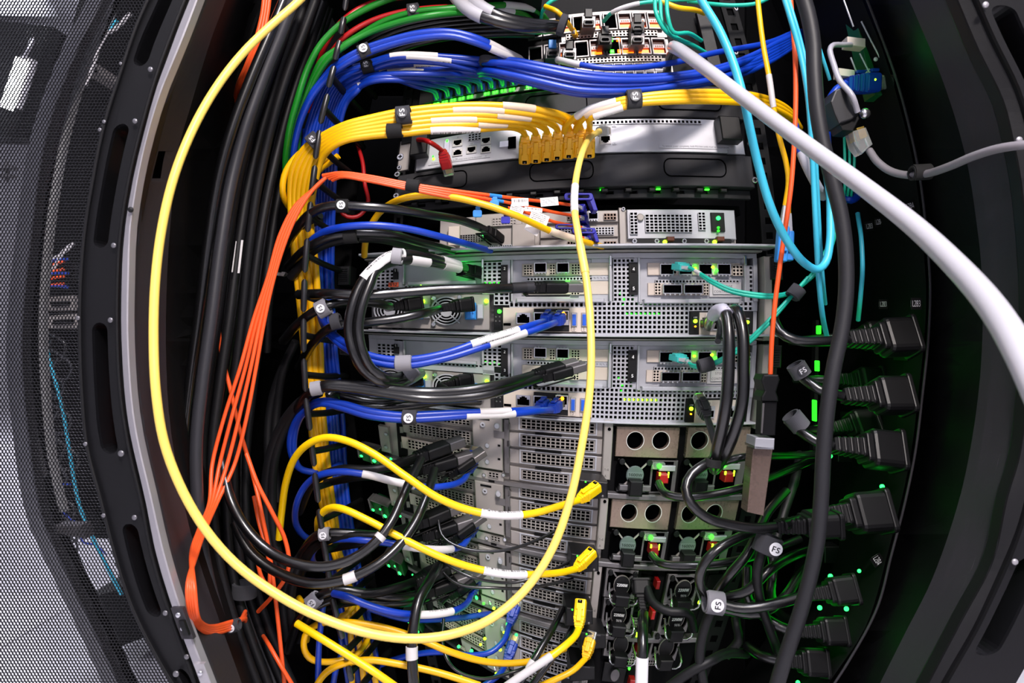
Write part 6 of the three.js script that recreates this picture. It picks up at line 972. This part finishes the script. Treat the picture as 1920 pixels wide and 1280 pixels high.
for (let i = 0; i < 2; i++) cable('power_cable', ['black cord sweeping down left of the fingers, inner one', 'black cord sweeping down left of the fingers, outer one'][i], M.cordMatte, 10, [[600, 735 - i * 4, 0.09], [565, 752, 0.085], [535 - i * 8, 800, 0.07], [515 - i * 10, 860, 0.06], [510 - i * 12, 930, 0.05], [515 - i * 10, 1010, 0.05], [540 - i * 8, 1100, 0.05]]);
for (let i = 0; i < 2; i++) cable('power_cable', ['black cord arching out of the fingers above the lowest wrap', 'black cord arching behind it above the lowest wrap'][i], M.cordMatte, 9, [[605, 1010, 0.08], [575, 1035 - i * 6, 0.075], [555 - i * 12, 1075, 0.07], [545 - i * 14, 1130, 0.06], [550 - i * 10, 1200, 0.06]]);
for (let i = 0; i < 2; i++) cable('power_cable', ['faint black cord rising into the dark bay, left one', 'faint black cord rising into the dark bay, right one'][i], M.cordMatte, 9, [[555, 640, 0.04], [530, 690 + i * 8, 0.03], [508 + i * 12, 760, 0.02], [502 + i * 12, 840, 0.02], [510 + i * 10, 940, 0.02]]);
// thin black service cords
[[[825, 1015, 0.05], [832, 1050, 0.06], [880, 1080, 0.07], [960, 1092, 0.06], [1020, 1075, 0.05], [1075, 1050, 0.03]], [[824, 1040, 0.04], [826, 1065, 0.05], [860, 1095, 0.06], [930, 1102, 0.06], [990, 1102, 0.05], [1075, 1085, 0.03]], [[820, 960, 0.05], [830, 1005, 0.065], [870, 1028, 0.07], [940, 1032, 0.065], [1000, 1015, 0.05], [1060, 985, 0.03]], [[832, 1160, 0.05], [830, 1210, 0.07], [850, 1252, 0.08], [900, 1272, 0.08], [960, 1260, 0.07], [1030, 1230, 0.06], [1060, 1200, 0.03]]].forEach((p, i) => cable('service_cable', ['thin black cord sagging under the second server slots', 'thin black cord sagging over the third server slots', 'thin black cord sagging over the second server slots', 'thin glossy black cord hanging in a loop at the bottom'][i], M.cordBlack, 3.4, p));
for (const i of [0, 1]) cable('power_cable', ['black cord leaning to the bottom edge with a white tag, left of the yellow plug', 'black cord leaning down behind the tagged one at the bottom'][i], M.cordBlack, 7, [[1055, 1140 + i * 20, 0.03], [1035, 1180 + i * 20, 0.06], [1008, 1225 + i * 10, 0.08], [975, 1280, 0.09], [950, 1310, 0.09]].map(([x, y, z]) => [x + i * 26, y, z]), { tags: i ? [] : [[0.62, 0.7]] });
// blue cords tangled at the bottom
[[[955, 1170, 0.03], [945, 1200, 0.05], [920, 1222, 0.06], [880, 1228, 0.06], [830, 1222, 0.06], [770, 1228, 0.05], [700, 1250, 0.03]], [[950, 1240, 0.03], [935, 1265, 0.05], [900, 1290, 0.06]], [[608, 1120, 0.09], [603, 1160, 0.09], [598, 1210, 0.085], [596, 1300, 0.08]], [[640, 1225, 0.06], [630, 1255, 0.07], [622, 1300, 0.07]], [[690, 1140, 0.06], [760, 1160, 0.05], [840, 1160, 0.03], [920, 1150, 0.01]]].forEach((p, i) => cable('patch_cable', ['dark blue cord crossing low behind the big yellow loop', 'blue cord curling into the lowest server', 'blue cord dropping straight left of the lowest fingers', 'short blue cord at the bottom by the fingers', 'dark blue cord behind the barcode sleeved one'][i], i > 1 && i < 4 ? M.blue : M.blue, 6, p, i < 2 ? { start: ['rj45', M.blue, [0.3, 0.6, -0.6], [0, 0.7, 0.7], 0.95] } : {}));
for (const [i, x, y] of [[0, 1112, 922], [1, 1096, 1060], [2, 1086, 1160], [3, 1112, 1205], [4, 1092, 1265]]) {                                 // black inline adapters the yellow cords end in
  const t = thing('inline_adapter', ['black inline adapter with the upper yellow plug', 'black inline adapter with the lower yellow plug', 'black inline adapter with the steep yellow plug', 'dim black inline adapter below the steep yellow plug', 'lowest black inline adapter at the bottom edge'][i], 'adapter'), s = 1 - i * 0.04, dm = i > 2;
  part(t, 'housing', rawSlab([[x - 26 * s, y - 24 * s], [x + 28 * s, y - 18 * s], [x + 28 * s, y + 12 * s], [x - 28 * s, y + 16 * s]], 0.008, 0.05, 2.5), M.plastic);
  part(t, 'led', dome(x - 14 * s, y - 19 * s, 0.0505, 1.5 * K(0.05), 0.6), M.ledGreen); part(t, 'print', rawSlab([[x - 8, y - 18], [x + 14, y - 15], [x + 14, y - 12.5], [x - 8, y - 15.5]], 0.05, 0.0504, 0), std('#3a3a3e', 0.6)); if (!dm) part(t, 'screw', dome(x + 18, y + 8, 0.05, 2.4 * K(0.05), 0.5), M.steelDark);
  settle(t);
}
// ---------------------------------------------------------------- right side: looped black pair, fibres, power plugs
for (const i of [0, 1]) cable('power_cable', ['left thick black cord of the loop hanging from the network module', 'right thick black cord of the loop hanging from the network module'][i], M.cordBlack, 11, [[1330 + i * 36, 612, 0.02], [1334 + i * 34, 598, 0.06], [1346 + i * 28, 582, 0.1], [1360 + i * 22, 584, 0.12], [1366 + i * 26, 620, 0.13], [1366 + i * 28, 690, 0.135], [1362 + i * 30, 750, 0.135], [1354 + i * 26, 800, 0.13], [1344 + i * 18, 845, 0.12], [1338 + i * 10, 870, 0.1], [1340, 880, 0.08]], { tags: i ? [] : [[0.2, 0.37, std('#c4c2d4', 0.4)]] });
strap('thin black tie round the foot of the black loop', 1336, 868, 0.115, 82, 14, 26, { mat: M.velcroDark, depth: 0.014 });
cable('power_cable', 'black cord from the loop bending round to the big right plug', M.cordBlack, 9.6, [[1344, 858, 0.1], [1320, 872, 0.115], [1296, 890, 0.12], [1286, 915, 0.125], [1296, 945, 0.13], [1325, 970, 0.13], [1370, 984, 0.125], [1420, 990, 0.12], [1455, 987, 0.115]], { end: ['iec', M.plasticSoft, [1, 0.05, -0.05], undefined, 1.15] });
cable('power_cable', 'black cord leaving the loop to the right behind the metal strip', M.cordBlack, 8, [[1350, 868, 0.06], [1385, 858, 0.07], [1440, 855, 0.06], [1500, 853, 0.04], [1560, 850, 0.02]]);
cable('power_cable', 'black cord with grey boot into the lower network module', M.cordGrey, 7, [[1348, 850, 0.08], [1340, 828, 0.07], [1332, 800, 0.055], [1326, 784, 0.04]], { end: ['rj45', M.cordGrey, [-0.1, 0.7, -0.7], [0, 0.7, 0.7], 1.05] });
cable('power_cable', 'grey cord bent into the upper network module', M.cordGrey, 6, [[1346, 640, 0.09], [1350, 615, 0.07], [1344, 600, 0.045], [1334, 606, 0.02]], { end: ['rj45', M.cordGrey, [-0.2, 0, -1], undefined, 0.8] });
for (const i of [0, 1]) cable('power_cable', ['black cord from the left 1600W supply passing under the loop', 'black cord from the second 1600W supply toward the power strip'][i], M.cordBlack, 8.6, i ? [[1222, 1040, 0.03], [1240, 1056, 0.05], [1290, 1060, 0.06], [1350, 1056, 0.06], [1420, 1040, 0.05], [1500, 1010, 0.03]] : [[1235, 905, 0.03], [1248, 925, 0.05], [1280, 932, 0.06], [1340, 926, 0.06], [1400, 912, 0.055], [1480, 880, 0.03], [1560, 845, 0.0]]);
for (const i of [0, 1]) {
  cable('fibre_cable', ['upper aqua fibre from the upper storage unit', 'lower aqua fibre from the upper storage unit'][i], M.teal, 3.6, [[1292 + i * 6, 502 + i * 2, 0.03], [1312, 512 + i * 2, 0.05], [1335, 526 + i * 4, 0.07], [1370, 542 + i * 5, 0.08], [1410, 550 + i * 5, 0.085], [1450, 553 + i * 4, 0.085], [1480, 548 + i * 2, 0.08], [1510, 530, 0.08], [1540, 500, 0.08], [1560, 460, 0.08], [1568, 420, 0.07]], { start: ['lc2', M.tealPlug, [-0.4, 0.15, -0.9], undefined, 0.9], tags: [[0.06, 0.11, M.whiteDim]] });
  cable('fibre_cable', ['upper aqua fibre from the lower storage unit', 'lower aqua fibre from the lower storage unit'][i], M.teal, 3.6, [[1287 + i * 6, 676 + i * 2, 0.03], [1298, 684 + i * 3, 0.05], [1320, 685 + i * 3, 0.07], [1350, 674 + i * 4, 0.08], [1390, 648 + i * 6, 0.085], [1430, 612 + i * 6, 0.09], [1465, 575 + i * 4, 0.09], [1490, 548, 0.085], [1515, 520, 0.08]], { start: ['lc2', M.tealPlug, [-0.4, 0.15, -0.9], undefined, 0.9], tags: [[0.02, 0.06, M.white]] });
}
strap('dark grey foam wrap where the aqua fibres cross', 1491, 548, 0.09, 50, 22, 26, { depth: 0.012 });
strap('dark grey foam wrap on the aqua fibres of the lower storage unit', 1323, 684, 0.078, 15, 27, 24, { depth: 0.012 });
cable('fibre_cable', 'broad cyan fibre hanging in a deep bight from the top edge', M.cyan, 7.2, [[1300, -30, 0.13], [1318, 5, 0.14], [1348, 55, 0.15], [1374, 115, 0.155], [1392, 175, 0.16], [1406, 240, 0.16], [1422, 310, 0.155], [1444, 385, 0.15], [1472, 445, 0.14], [1505, 490, 0.135], [1532, 505, 0.13], [1548, 492, 0.125], [1556, 455, 0.12], [1557, 400, 0.11], [1555, 360, 0.09], [1550, 330, 0.07]], {});
cable('fibre_cable', 'cyan fibre falling straight beside the orange one', M.cyan, 5, [[1462, -30, 0.12], [1478, 20, 0.13], [1498, 90, 0.13], [1512, 160, 0.13], [1520, 240, 0.125], [1525, 330, 0.12], [1530, 430, 0.115], [1535, 520, 0.1], [1542, 590, 0.08], [1550, 630, 0.05]]);
cable('fibre_cable', 'second cyan strand beside the straight one', M.cyan, 3.4, [[1468, -30, 0.11], [1485, 20, 0.12], [1505, 90, 0.12], [1519, 160, 0.12], [1527, 240, 0.115], [1532, 330, 0.11], [1537, 430, 0.1], [1543, 520, 0.09], [1548, 570, 0.06]]);
cable('fibre_cable', 'thin cyan fibre right of the thick black cord at top', M.cyan, 3.4, [[1508, -20, 0.06], [1522, 40, 0.06], [1540, 100, 0.06], [1556, 150, 0.05]]);
cable('fibre_cable', 'cyan fibre right of the thick black cord at mid height', M.cyan, 4.6, [[1608, 400, 0.03], [1615, 450, 0.05], [1617, 510, 0.055], [1613, 560, 0.05], [1609, 600, 0.03]]);
for (const i of [0, 1, 2]) cable('fibre_cable', ['left teal fibre dropping behind the white cord', 'middle teal fibre dropping behind the white cord', 'right teal fibre dropping behind the white cord'][i], M.teal, 3, [[1583 + i * 8, 250, 0.03], [1584 + i * 9, 300, 0.04], [1584 + i * 7, 350, 0.04], [1580 + i * 7, 380, 0.02]]);
for (const i of [0, 1]) cable('fibre_cable', ['teal fibre crossing behind the cyan bight, upper', 'teal fibre crossing behind the cyan bight, lower'][i], M.teal, 3.4, [[1575, 395 + i * 8, 0.06], [1565, 430 + i * 8, 0.065], [1548, 470 + i * 8, 0.07], [1525, 510 + i * 6, 0.075], [1500, 538, 0.08]]);
[[[1345, -10, 0.05], [1300, -2, 0.05], [1240, 2, 0.05], [1190, 8, 0.05], [1150, 22, 0.04], [1132, 40, 0.02]], [[1450, -8, 0.03], [1420, 6, 0.03], [1380, 10, 0.03], [1340, 8, 0.03], [1290, 2, 0.04]], [[1228, -5, 0.07], [1230, 25, 0.075], [1245, 55, 0.07], [1275, 75, 0.05], [1300, 85, 0.02]], [[1250, -5, 0.07], [1252, 30, 0.075], [1262, 60, 0.07], [1290, 62, 0.06], [1315, 76, 0.03]], [[1238, 0, 0.06], [1242, 40, 0.065], [1262, 66, 0.06], [1300, 85, 0.04], [1325, 100, 0.02]], [[1060, -10, 0.05], [1030, 5, 0.05], [1018, 20, 0.045], [1014, 45, 0.02]]].forEach((p, i) => cable('fibre_cable', ['teal fibre with grey print into the top left module', 'teal fibre running right along the top edge', 'teal fibre looping before the top right modules', 'second teal fibre looping before the top right modules', 'third teal fibre looping before the top right modules', 'teal fibre leaving the top edge left of the modules'][i], M.teal, 4, p, i === 0 ? { tags: [[0.62, 0.85, M.whiteDim]] } : {}));
[[[1022, 12, 0.05], [1045, 22, 0.06], [1062, 40, 0.05], [1072, 55, 0.02]], [[1240, 2, 0.06], [1270, 14, 0.06], [1300, 18, 0.05], [1320, 25, 0.02]]].forEach((p, i) => cable('fibre_cable', ['yellow fibre bending into the top left module bay', 'yellow fibre reaching the right module bays'][i], M.yellow, 5, p, i ? {} : { end: ['lc', M.yellow] }));
for (const [i, x, y] of [[0, 1135, 62], [1, 1196, 40], [2, 1196, 62], [3, 1068, 90], [4, 1036, 88], [5, 1104, 30]]) { const t = thing('optical_module', ['black plug module in the second bay of the lower row', 'black plug module glowing orange in the upper row', 'silver module with green and orange lamps', 'silver module left of the lit bays', 'blue latched module left of the lit bays', 'dark module beside the first orange bay'][i], 'module'), z = 0.012; part(t, 'shell', rawSlab([[x - 13, y], [x + 13, y], [x + 13, y + 22], [x - 13, y + 22]], z - 0.018, z + 0.002, 1), i === 2 || i > 2 ? M.steelDark : M.plastic); part(t, 'latch', rawSlab([[x - 7, y - 14], [x + 7, y - 14], [x + 7, y + 2], [x - 7, y + 2]], z - 0.012, z + 0.004, 1), i === 4 ? M.latchBlue : M.plastic); part(t, 'bail', rawSlab(roundPts(x, y + 12, 20, 10, 3), z + 0.002, z + 0.006, 0.6, [roundPts(x, y + 12, 13, 5, 2).reverse()]), M.plastic); settle(t); }
for (const i of [0, 1]) cable('power_cable', ['upper thick black cord with a glossy white sleeve at the top edge', 'lower thick black cord with a glossy white sleeve at the top edge'][i], M.cordBlack, 11, [[838 + i * 26, -30, 0.1], [862 + i * 22, 4 - i * 6, 0.11], [895 + i * 14, 28 - i * 10, 0.115], [940, 42 - i * 10, 0.115], [990, 52 - i * 8, 0.105], [1035, 52 - i * 4, 0.08], [1052, 46, 0.05], [1050, 30, 0.02]], { tags: [[0, 0.26, M.white]] });
strap('grey cuff where the thick black pair ends at the module bays', 1054, 48, 0.085, -20, 12, 36, { depth: 0.016 });
// orange, yellow and thick black cords hanging in front of the right rail
cable('fibre_cable', 'orange cord hanging straight down to the black probe handle', M.orange, 4.4, [[1480, -30, 0.11], [1485, 30, 0.115], [1491, 110, 0.12], [1492, 190, 0.12], [1489, 270, 0.12], [1483, 350, 0.12], [1472, 430, 0.12], [1462, 500, 0.12], [1453, 570, 0.12], [1447, 640, 0.12], [1444, 712, 0.12]]);
{
  const t = thing('probe_handle', 'black waisted handle hanging from the orange cord above the steel bracket', 'handle'), z0 = 0.105, z1 = 0.128;
  part(t, 'grip', rawSlab([[1432, 702], [1460, 702], [1463, 712], [1456, 735], [1460, 746], [1460, 752], [1428, 752], [1428, 744], [1434, 733], [1428, 712]], z0, z1, 3), M.plastic);
  part(t, 'shaft', rawSlab([[1430, 752], [1458, 752], [1454, 816], [1427, 816]], z0 + 0.003, z1 - 0.004, 2), M.plasticSoft); part(t, 'groove', rawSlab([[1430, 756], [1434, 756], [1430, 812], [1427, 812]], z1 - 0.004, z1 - 0.002, 0.6), M.steelDark); settle(t);
  const b = thing('steel_bracket', 'brownish steel bracket strip hanging beside the lower servers', 'bracket');
  part(b, 'cap', rawSlab([[1417, 820], [1453, 822], [1452, 840], [1415, 838]], 0.1, 0.125, 2), M.steel); part(b, 'cap_edge', rawSlab([[1415, 836], [1452, 839], [1452, 843], [1415, 841]], 0.1, 0.127, 1), M.chrome);
  part(b, 'strip', rawSlab([[1412, 841], [1449, 843], [1432, 967], [1401, 960]], 0.1, 0.118, 1.5), M.bakelite); settle(b);
}
cable('fibre_cable', 'yellow fibre in the right bay ending in a white and blue connector', M.yellow, 5, [[1418, -30, 0.07], [1424, 30, 0.08], [1432, 90, 0.085], [1443, 150, 0.09], [1450, 200, 0.09], [1462, 260, 0.085], [1474, 305, 0.08], [1478, 340, 0.075], [1472, 385, 0.07]], { tags: [[0.44, 0.58, M.whiteDim]], end: ['lc', M.latchBlue, [-0.1, -1, 0.05], [0, 0, 1], 1.9] });
cable('fibre_cable', 'second yellow strand in the right bay, ending lower', M.yellow, 3.2, [[1462, 262, 0.08], [1472, 300, 0.075], [1480, 345, 0.07], [1480, 400, 0.065]], { end: ['lc', M.latchBlue, [-0.05, -1, 0.05], [0, 0, 1], 1.6] });
cable('power_cable', 'thick black cord falling the full height of the right side', M.rubber, 12, [[1492, -40, 0.2], [1512, 15, 0.2], [1524, 75, 0.2], [1527, 140, 0.2], [1532, 205, 0.2], [1543, 270, 0.2], [1560, 335, 0.2], [1578, 410, 0.2], [1586, 480, 0.2], [1586, 555, 0.2], [1578, 620, 0.2], [1563, 690, 0.2], [1551, 770, 0.2], [1544, 850, 0.2], [1540, 930, 0.2], [1533, 1010, 0.2], [1519, 1080, 0.2], [1500, 1150, 0.2], [1480, 1210, 0.2], [1462, 1265, 0.2], [1450, 1310, 0.2]]);
cable('patch_cable', 'blue cord with a grey sleeve behind the white cord', M.blue, 8, [[1490, 235, 0.06], [1497, 270, 0.08], [1510, 305, 0.09], [1530, 345, 0.085], [1545, 370, 0.06]], { tags: [[0.4, 0.98, std('#a8a8b4', 0.5)]] });
cable('patch_cable', 'blue cord rising to a blue plug on the lit green board', M.blue, 9, [[1560, 330, 0.04], [1552, 290, 0.07], [1548, 245, 0.085], [1553, 200, 0.09], [1566, 172, 0.09], [1585, 158, 0.085]], { end: ['rj45', M.blue, [0.95, 0.1, -0.2], [0, 1, 0.2], 1.6] });
cable('patch_cable', 'blue cord hanging in a bend at the dark right rail', M.blue, 8, [[1575, 360, 0.02], [1590, 375, 0.03], [1604, 372, 0.025], [1610, 350, 0.0]]);
// dongle and its grey cord
{
  const t = thing('serial_adapter', 'dark grey serial adapter hanging on the right with a clear plug', 'adapter'), z = 0.13;
  part(t, 'housing', rawSlab([[1567, 168], [1590, 158], [1610, 206], [1612, 212], [1598, 224], [1574, 232], [1566, 214], [1558, 190]], z - 0.015, z + 0.012, 3), M.rubber); part(t, 'cap', rawSlab([[1572, 226], [1608, 212], [1612, 222], [1600, 246], [1580, 244]], z - 0.012, z + 0.008, 2), M.plastic);
  part(t, 'clear_plug', rawSlab([[1598, 246], [1624, 238], [1637, 270], [1617, 288], [1604, 272]], z - 0.01, z + 0.004, 2), M.clear); part(t, 'contacts', rawSlab([[1606, 240], [1620, 236], [1626, 256], [1612, 262]], z - 0.008, z + 0.002, 0.6), M.brass);
  part(t, 'thumb_screw', dome(1622, 213, z, 10 * K(z), 0.8), M.chrome); settle(t);
}
cable('service_cable', 'thin grey cord looping from the clear plug to the right edge', std('#7a767c', 0.45), 6.5, [[1630, 282, 0.13], [1645, 303, 0.14], [1668, 320, 0.15], [1700, 328, 0.165], [1735, 326, 0.18], [1780, 312, 0.21], [1825, 293, 0.235], [1870, 279, 0.255], [1915, 272, 0.27], [1960, 268, 0.28]]);
strap('dark knot of tape on the thin grey cord by the right post', 1726, 324, 0.175, 3, 34, 26, { mat: M.velcroDark, depth: 0.01 });
cable('service_cable', 'glossy grey cord bent over the top of the serial adapter', std('#9a98a2', 0.3), 5, [[1608, 210, 0.145], [1598, 180, 0.15], [1575, 152, 0.14], [1563, 120, 0.13], [1556, 95, 0.125], [1560, 86, 0.12], [1580, 84, 0.1], [1600, 84, 0.08]]);
{
  const t = thing('circuit_unit', 'open unit with a green lit circuit board on the right rail', 'unit'), z = 0.075;
  part(t, 'board', rawSlab([[1602, 20], [1618, 20], [1672, 178], [1640, 178], [1622, 110]], z - 0.02, z, 0.8), M.pcb);
  for (const [x, y, w, h] of [[1606, 80, 34, 16], [1588, 138, 30, 14], [1628, 140, 10, 12]]) part(t, 'connector', rawSlab([[x - w / 2, y - h / 2 - 4], [x + w / 2, y - h / 2], [x + w / 2, y + h / 2], [x - w / 2, y + h / 2 - 4]], z, z + 0.012, 1), M.beige);
  for (const [x0, y0, x1, y1] of [[1582, 0, 1600, 50], [1615, 40, 1640, 90], [1612, 100, 1642, 160], [1595, 108, 1606, 135], [1630, 70, 1654, 116]]) part(t, 'metal_rib', cordGeo([P(x0, y0, z + 0.012), P((x0 + x1) / 2, (y0 + y1) / 2, z + 0.013), P(x1, y1, z + 0.012)], 0.0008, 0, 1, 6), M.steel);
  part(t, 'led', dome(1640, 149, z + 0.014, 3 * K(z), 0.7), M.ledYellowGreen); part(t, 'led', dome(1645, 80, z + 0.012, 1.6 * K(z), 0.7), M.ledAmber); for (const [x, y] of [[1628, 132], [1642, 111]]) part(t, 'stud', dome(x, y, z + 0.01, 4 * K(z), 0.7), M.white);
  settle(t); const L = ledLight(0x30ff50, 0.02); L.position.copy(P(1640, 130, z + 0.04)); scene.add(L);
}
// plugs on the power strips
{
  const plugs = [[1690, 632, 'iec', 0.1, 1.3, 'big squared black plug, uppermost on the near power strip'], [1680, 742, 'iec', 0.1, 1.3, 'big squared black plug, second on the near power strip'], [1668, 846, 'iec', 0.1, 1.35, 'angled black plug, third on the near power strip'], [1640, 962, 'iec', 0.1, 1.4, 'broad black plug adapter, fourth on the near power strip'], [1612, 1106, 'iec', 0.1, 0.98, 'squared black plug, fifth on the near power strip'], [1580, 1186, 'iec', 0.1, 0.95, 'angled black plug, sixth on the near power strip'], [1556, 1246, 'iec', 0.1, 0.95, 'black plug low on the near power strip'], [1640, 630, 'iec', 0.03, 1.1, 'black plug lit green, uppermost on the far power strip'], [1625, 716, 'iec', 0.03, 1.1, 'black plug lit green, second on the far power strip'], [1612, 796, 'iec', 0.03, 1.1, 'slanted black plug lit green, third on the far power strip']];
  const run = [[[1450, 600, 0.09], [1462, 622, 0.1], [1490, 637, 0.105], [1540, 640, 0.105], [1590, 636, 0.1]], [[1490, 690, 0.06], [1510, 712, 0.09], [1540, 732, 0.1], [1580, 742, 0.1]], [[1478, 790, 0.06], [1500, 808, 0.09], [1530, 826, 0.1], [1560, 834, 0.1]], [[1470, 985, 0.12], [1500, 975, 0.11], [1530, 968, 0.105]], [[1330, 1125, 0.1], [1390, 1140, 0.105], [1460, 1130, 0.105], [1510, 1115, 0.1]], [[1410, 1130, 0.06], [1440, 1162, 0.08], [1475, 1180, 0.09], [1495, 1184, 0.095]], [[1400, 1210, 0.06], [1430, 1230, 0.08], [1460, 1238, 0.09]], [[1480, 640, 0.0], [1530, 636, 0.02], [1575, 632, 0.03]], [[1490, 712, 0.0], [1530, 712, 0.02], [1562, 712, 0.03]], [[1500, 808, 0.0], [1530, 806, 0.02], [1552, 804, 0.03]]];
  plugs.forEach(([x, y, ty, z, s, l], i) => { const r = run[i], e = r[r.length - 1]; cable('power_cable', l, M.cordBlack, 10, r.map((p) => [...p]), { end: [ty, M.plastic, [x - e[0], -(y - e[1]), -8], [0, 0.4, 1], s] }); });
  strap('dark wrap with logo on the second power cord at the right', 1497, 694, 0.085, -58, 26, 32, { logo: 2, mat: std('#55555b', 0.8), depth: 0.013 });
  strap('plain dark wrap on the third power cord at the right', 1492, 790, 0.085, -50, 32, 34, { mat: std('#55555b', 0.8), depth: 0.013 });
  strap('grey wrap with round logo at the left of the lower right tangle', 1338, 1128, 0.105, -8, 34, 40, { logo: 1, off: 0.1, mat: std('#75747a', 0.8), depth: 0.016 });
  strap('grey flat wrap with logo under the big right plug', 1438, 1019, 0.11, 70, 34, 46, { logo: 1, spin: -Math.PI / 2, off: -0.3, mat: M.velcro, depth: 0.012 });
}
for (const [i, p] of [[[1330, 1118, 0.1], [1312, 1095, 0.105], [1318, 1060, 0.11], [1345, 1030, 0.11], [1390, 1005, 0.1], [1440, 988, 0.08]], [[1335, 1140, 0.1], [1320, 1180, 0.1], [1312, 1230, 0.1], [1322, 1300, 0.1]], [[1344, 1110, 0.08], [1370, 1075, 0.09], [1400, 1040, 0.09], [1420, 1000, 0.08], [1440, 960, 0.06], [1475, 920, 0.04]], [[1430, 1030, 0.11], [1420, 1070, 0.11], [1424, 1120, 0.1], [1440, 1170, 0.09], [1458, 1220, 0.07]], [[1350, 1122, 0.09], [1400, 1108, 0.1], [1440, 1070, 0.1], [1480, 1045, 0.08], [1520, 1030, 0.05]], [[1300, 1180, 0.05], [1290, 1150, 0.06], [1250, 1145, 0.06], [1225, 1130, 0.05], [1212, 1100, 0.03]], [[1345, 1140, 0.08], [1420, 1150, 0.09], [1470, 1120, 0.08], [1500, 1075, 0.06], [1530, 1040, 0.03]], [[1225, 1310, 0.09], [1290, 1262, 0.1], [1330, 1240, 0.1], [1360, 1225, 0.08], [1400, 1225, 0.05]], [[1400, 1060, 0.06], [1402, 1120, 0.06], [1430, 1155, 0.05], [1470, 1165, 0.03]], [[1455, 1010, 0.06], [1470, 960, 0.05], [1490, 900, 0.03], [1500, 850, 0.0]], [[1440, 1000, 0.07], [1450, 1060, 0.07], [1445, 1110, 0.06], [1462, 1150, 0.04], [1490, 1165, 0.02]], [[1360, 1230, 0.06], [1385, 1200, 0.06], [1380, 1160, 0.05], [1400, 1110, 0.03]]].entries()) cable('power_cable', ['black cord arching left over the lower right tangle', 'black cord dropping from the logo wrap to the bottom edge', 'black cord slanting up right out of the tangle', 'black cord hanging from the flat wrap down the tangle', 'black cord slanting through the tangle under the flat wrap', 'black cord from the 2200W bay into the tangle', 'glossy black cord under the wrapped one in the tangle', 'segmented black cord at the bottom of the tangle', 'black cord edged green, deep in the tangle', 'black cord edged green, rising behind the big plug', 'black cord curling behind the flat wrap', 'black cord deep at the bottom of the tangle'][i], i % 2 ? M.cordMatte : M.cordBlack, 9.4, p);
cable('power_cable', 'thick black cord with a white printed sleeve at the bottom centre', M.cordBlack, 11, [[1206, 1150, 0.04], [1205, 1175, 0.07], [1205, 1205, 0.085], [1204, 1240, 0.09], [1202, 1310, 0.095]], { tags: [[0.62, 1, words('IS', '#555', '#eceaf0', 64, 64, 34)]], start: ['iec', M.plasticSoft, [0, 1, -0.5], [0, 0.4, 0.9], 0.7] });
for (const [x, y, z, k] of [[1640, 618, 0.06, 0.05], [1625, 700, 0.06, 0.06], [1612, 775, 0.06, 0.08], [1545, 905, 0.06, 0.05], [1430, 1060, 0.05, 0.05], [1460, 1130, 0.05, 0.06], [1530, 1170, 0.07, 0.06], [1380, 1230, 0.04, 0.03], [1525, 700, 0.02, 0.04], [1525, 600, 0.02, 0.03]]) greenGlow(x, y, z, k * 0.32);
{
  const t = thing('status_light_bar', 'thin vertical bar of green lamps beside the power cords', 'light bar');
  part(t, 'bar', rawSlab([[1530, 600], [1536, 600], [1532, 880], [1524, 880]], -0.03, -0.02, 0.8), M.dark);
  for (const [x, y, h] of [[1538, 618, 16], [1535, 686, 20], [1530, 770, 40], [1522, 828, 6], [1550, 916, 16]]) part(t, 'led', rawSlab(roundPts(x, y, 4, h, 1.8), -0.02, -0.012, 0.4), M.ledGreenDim);
  settle(t);
}
renderer.render(scene, camera);
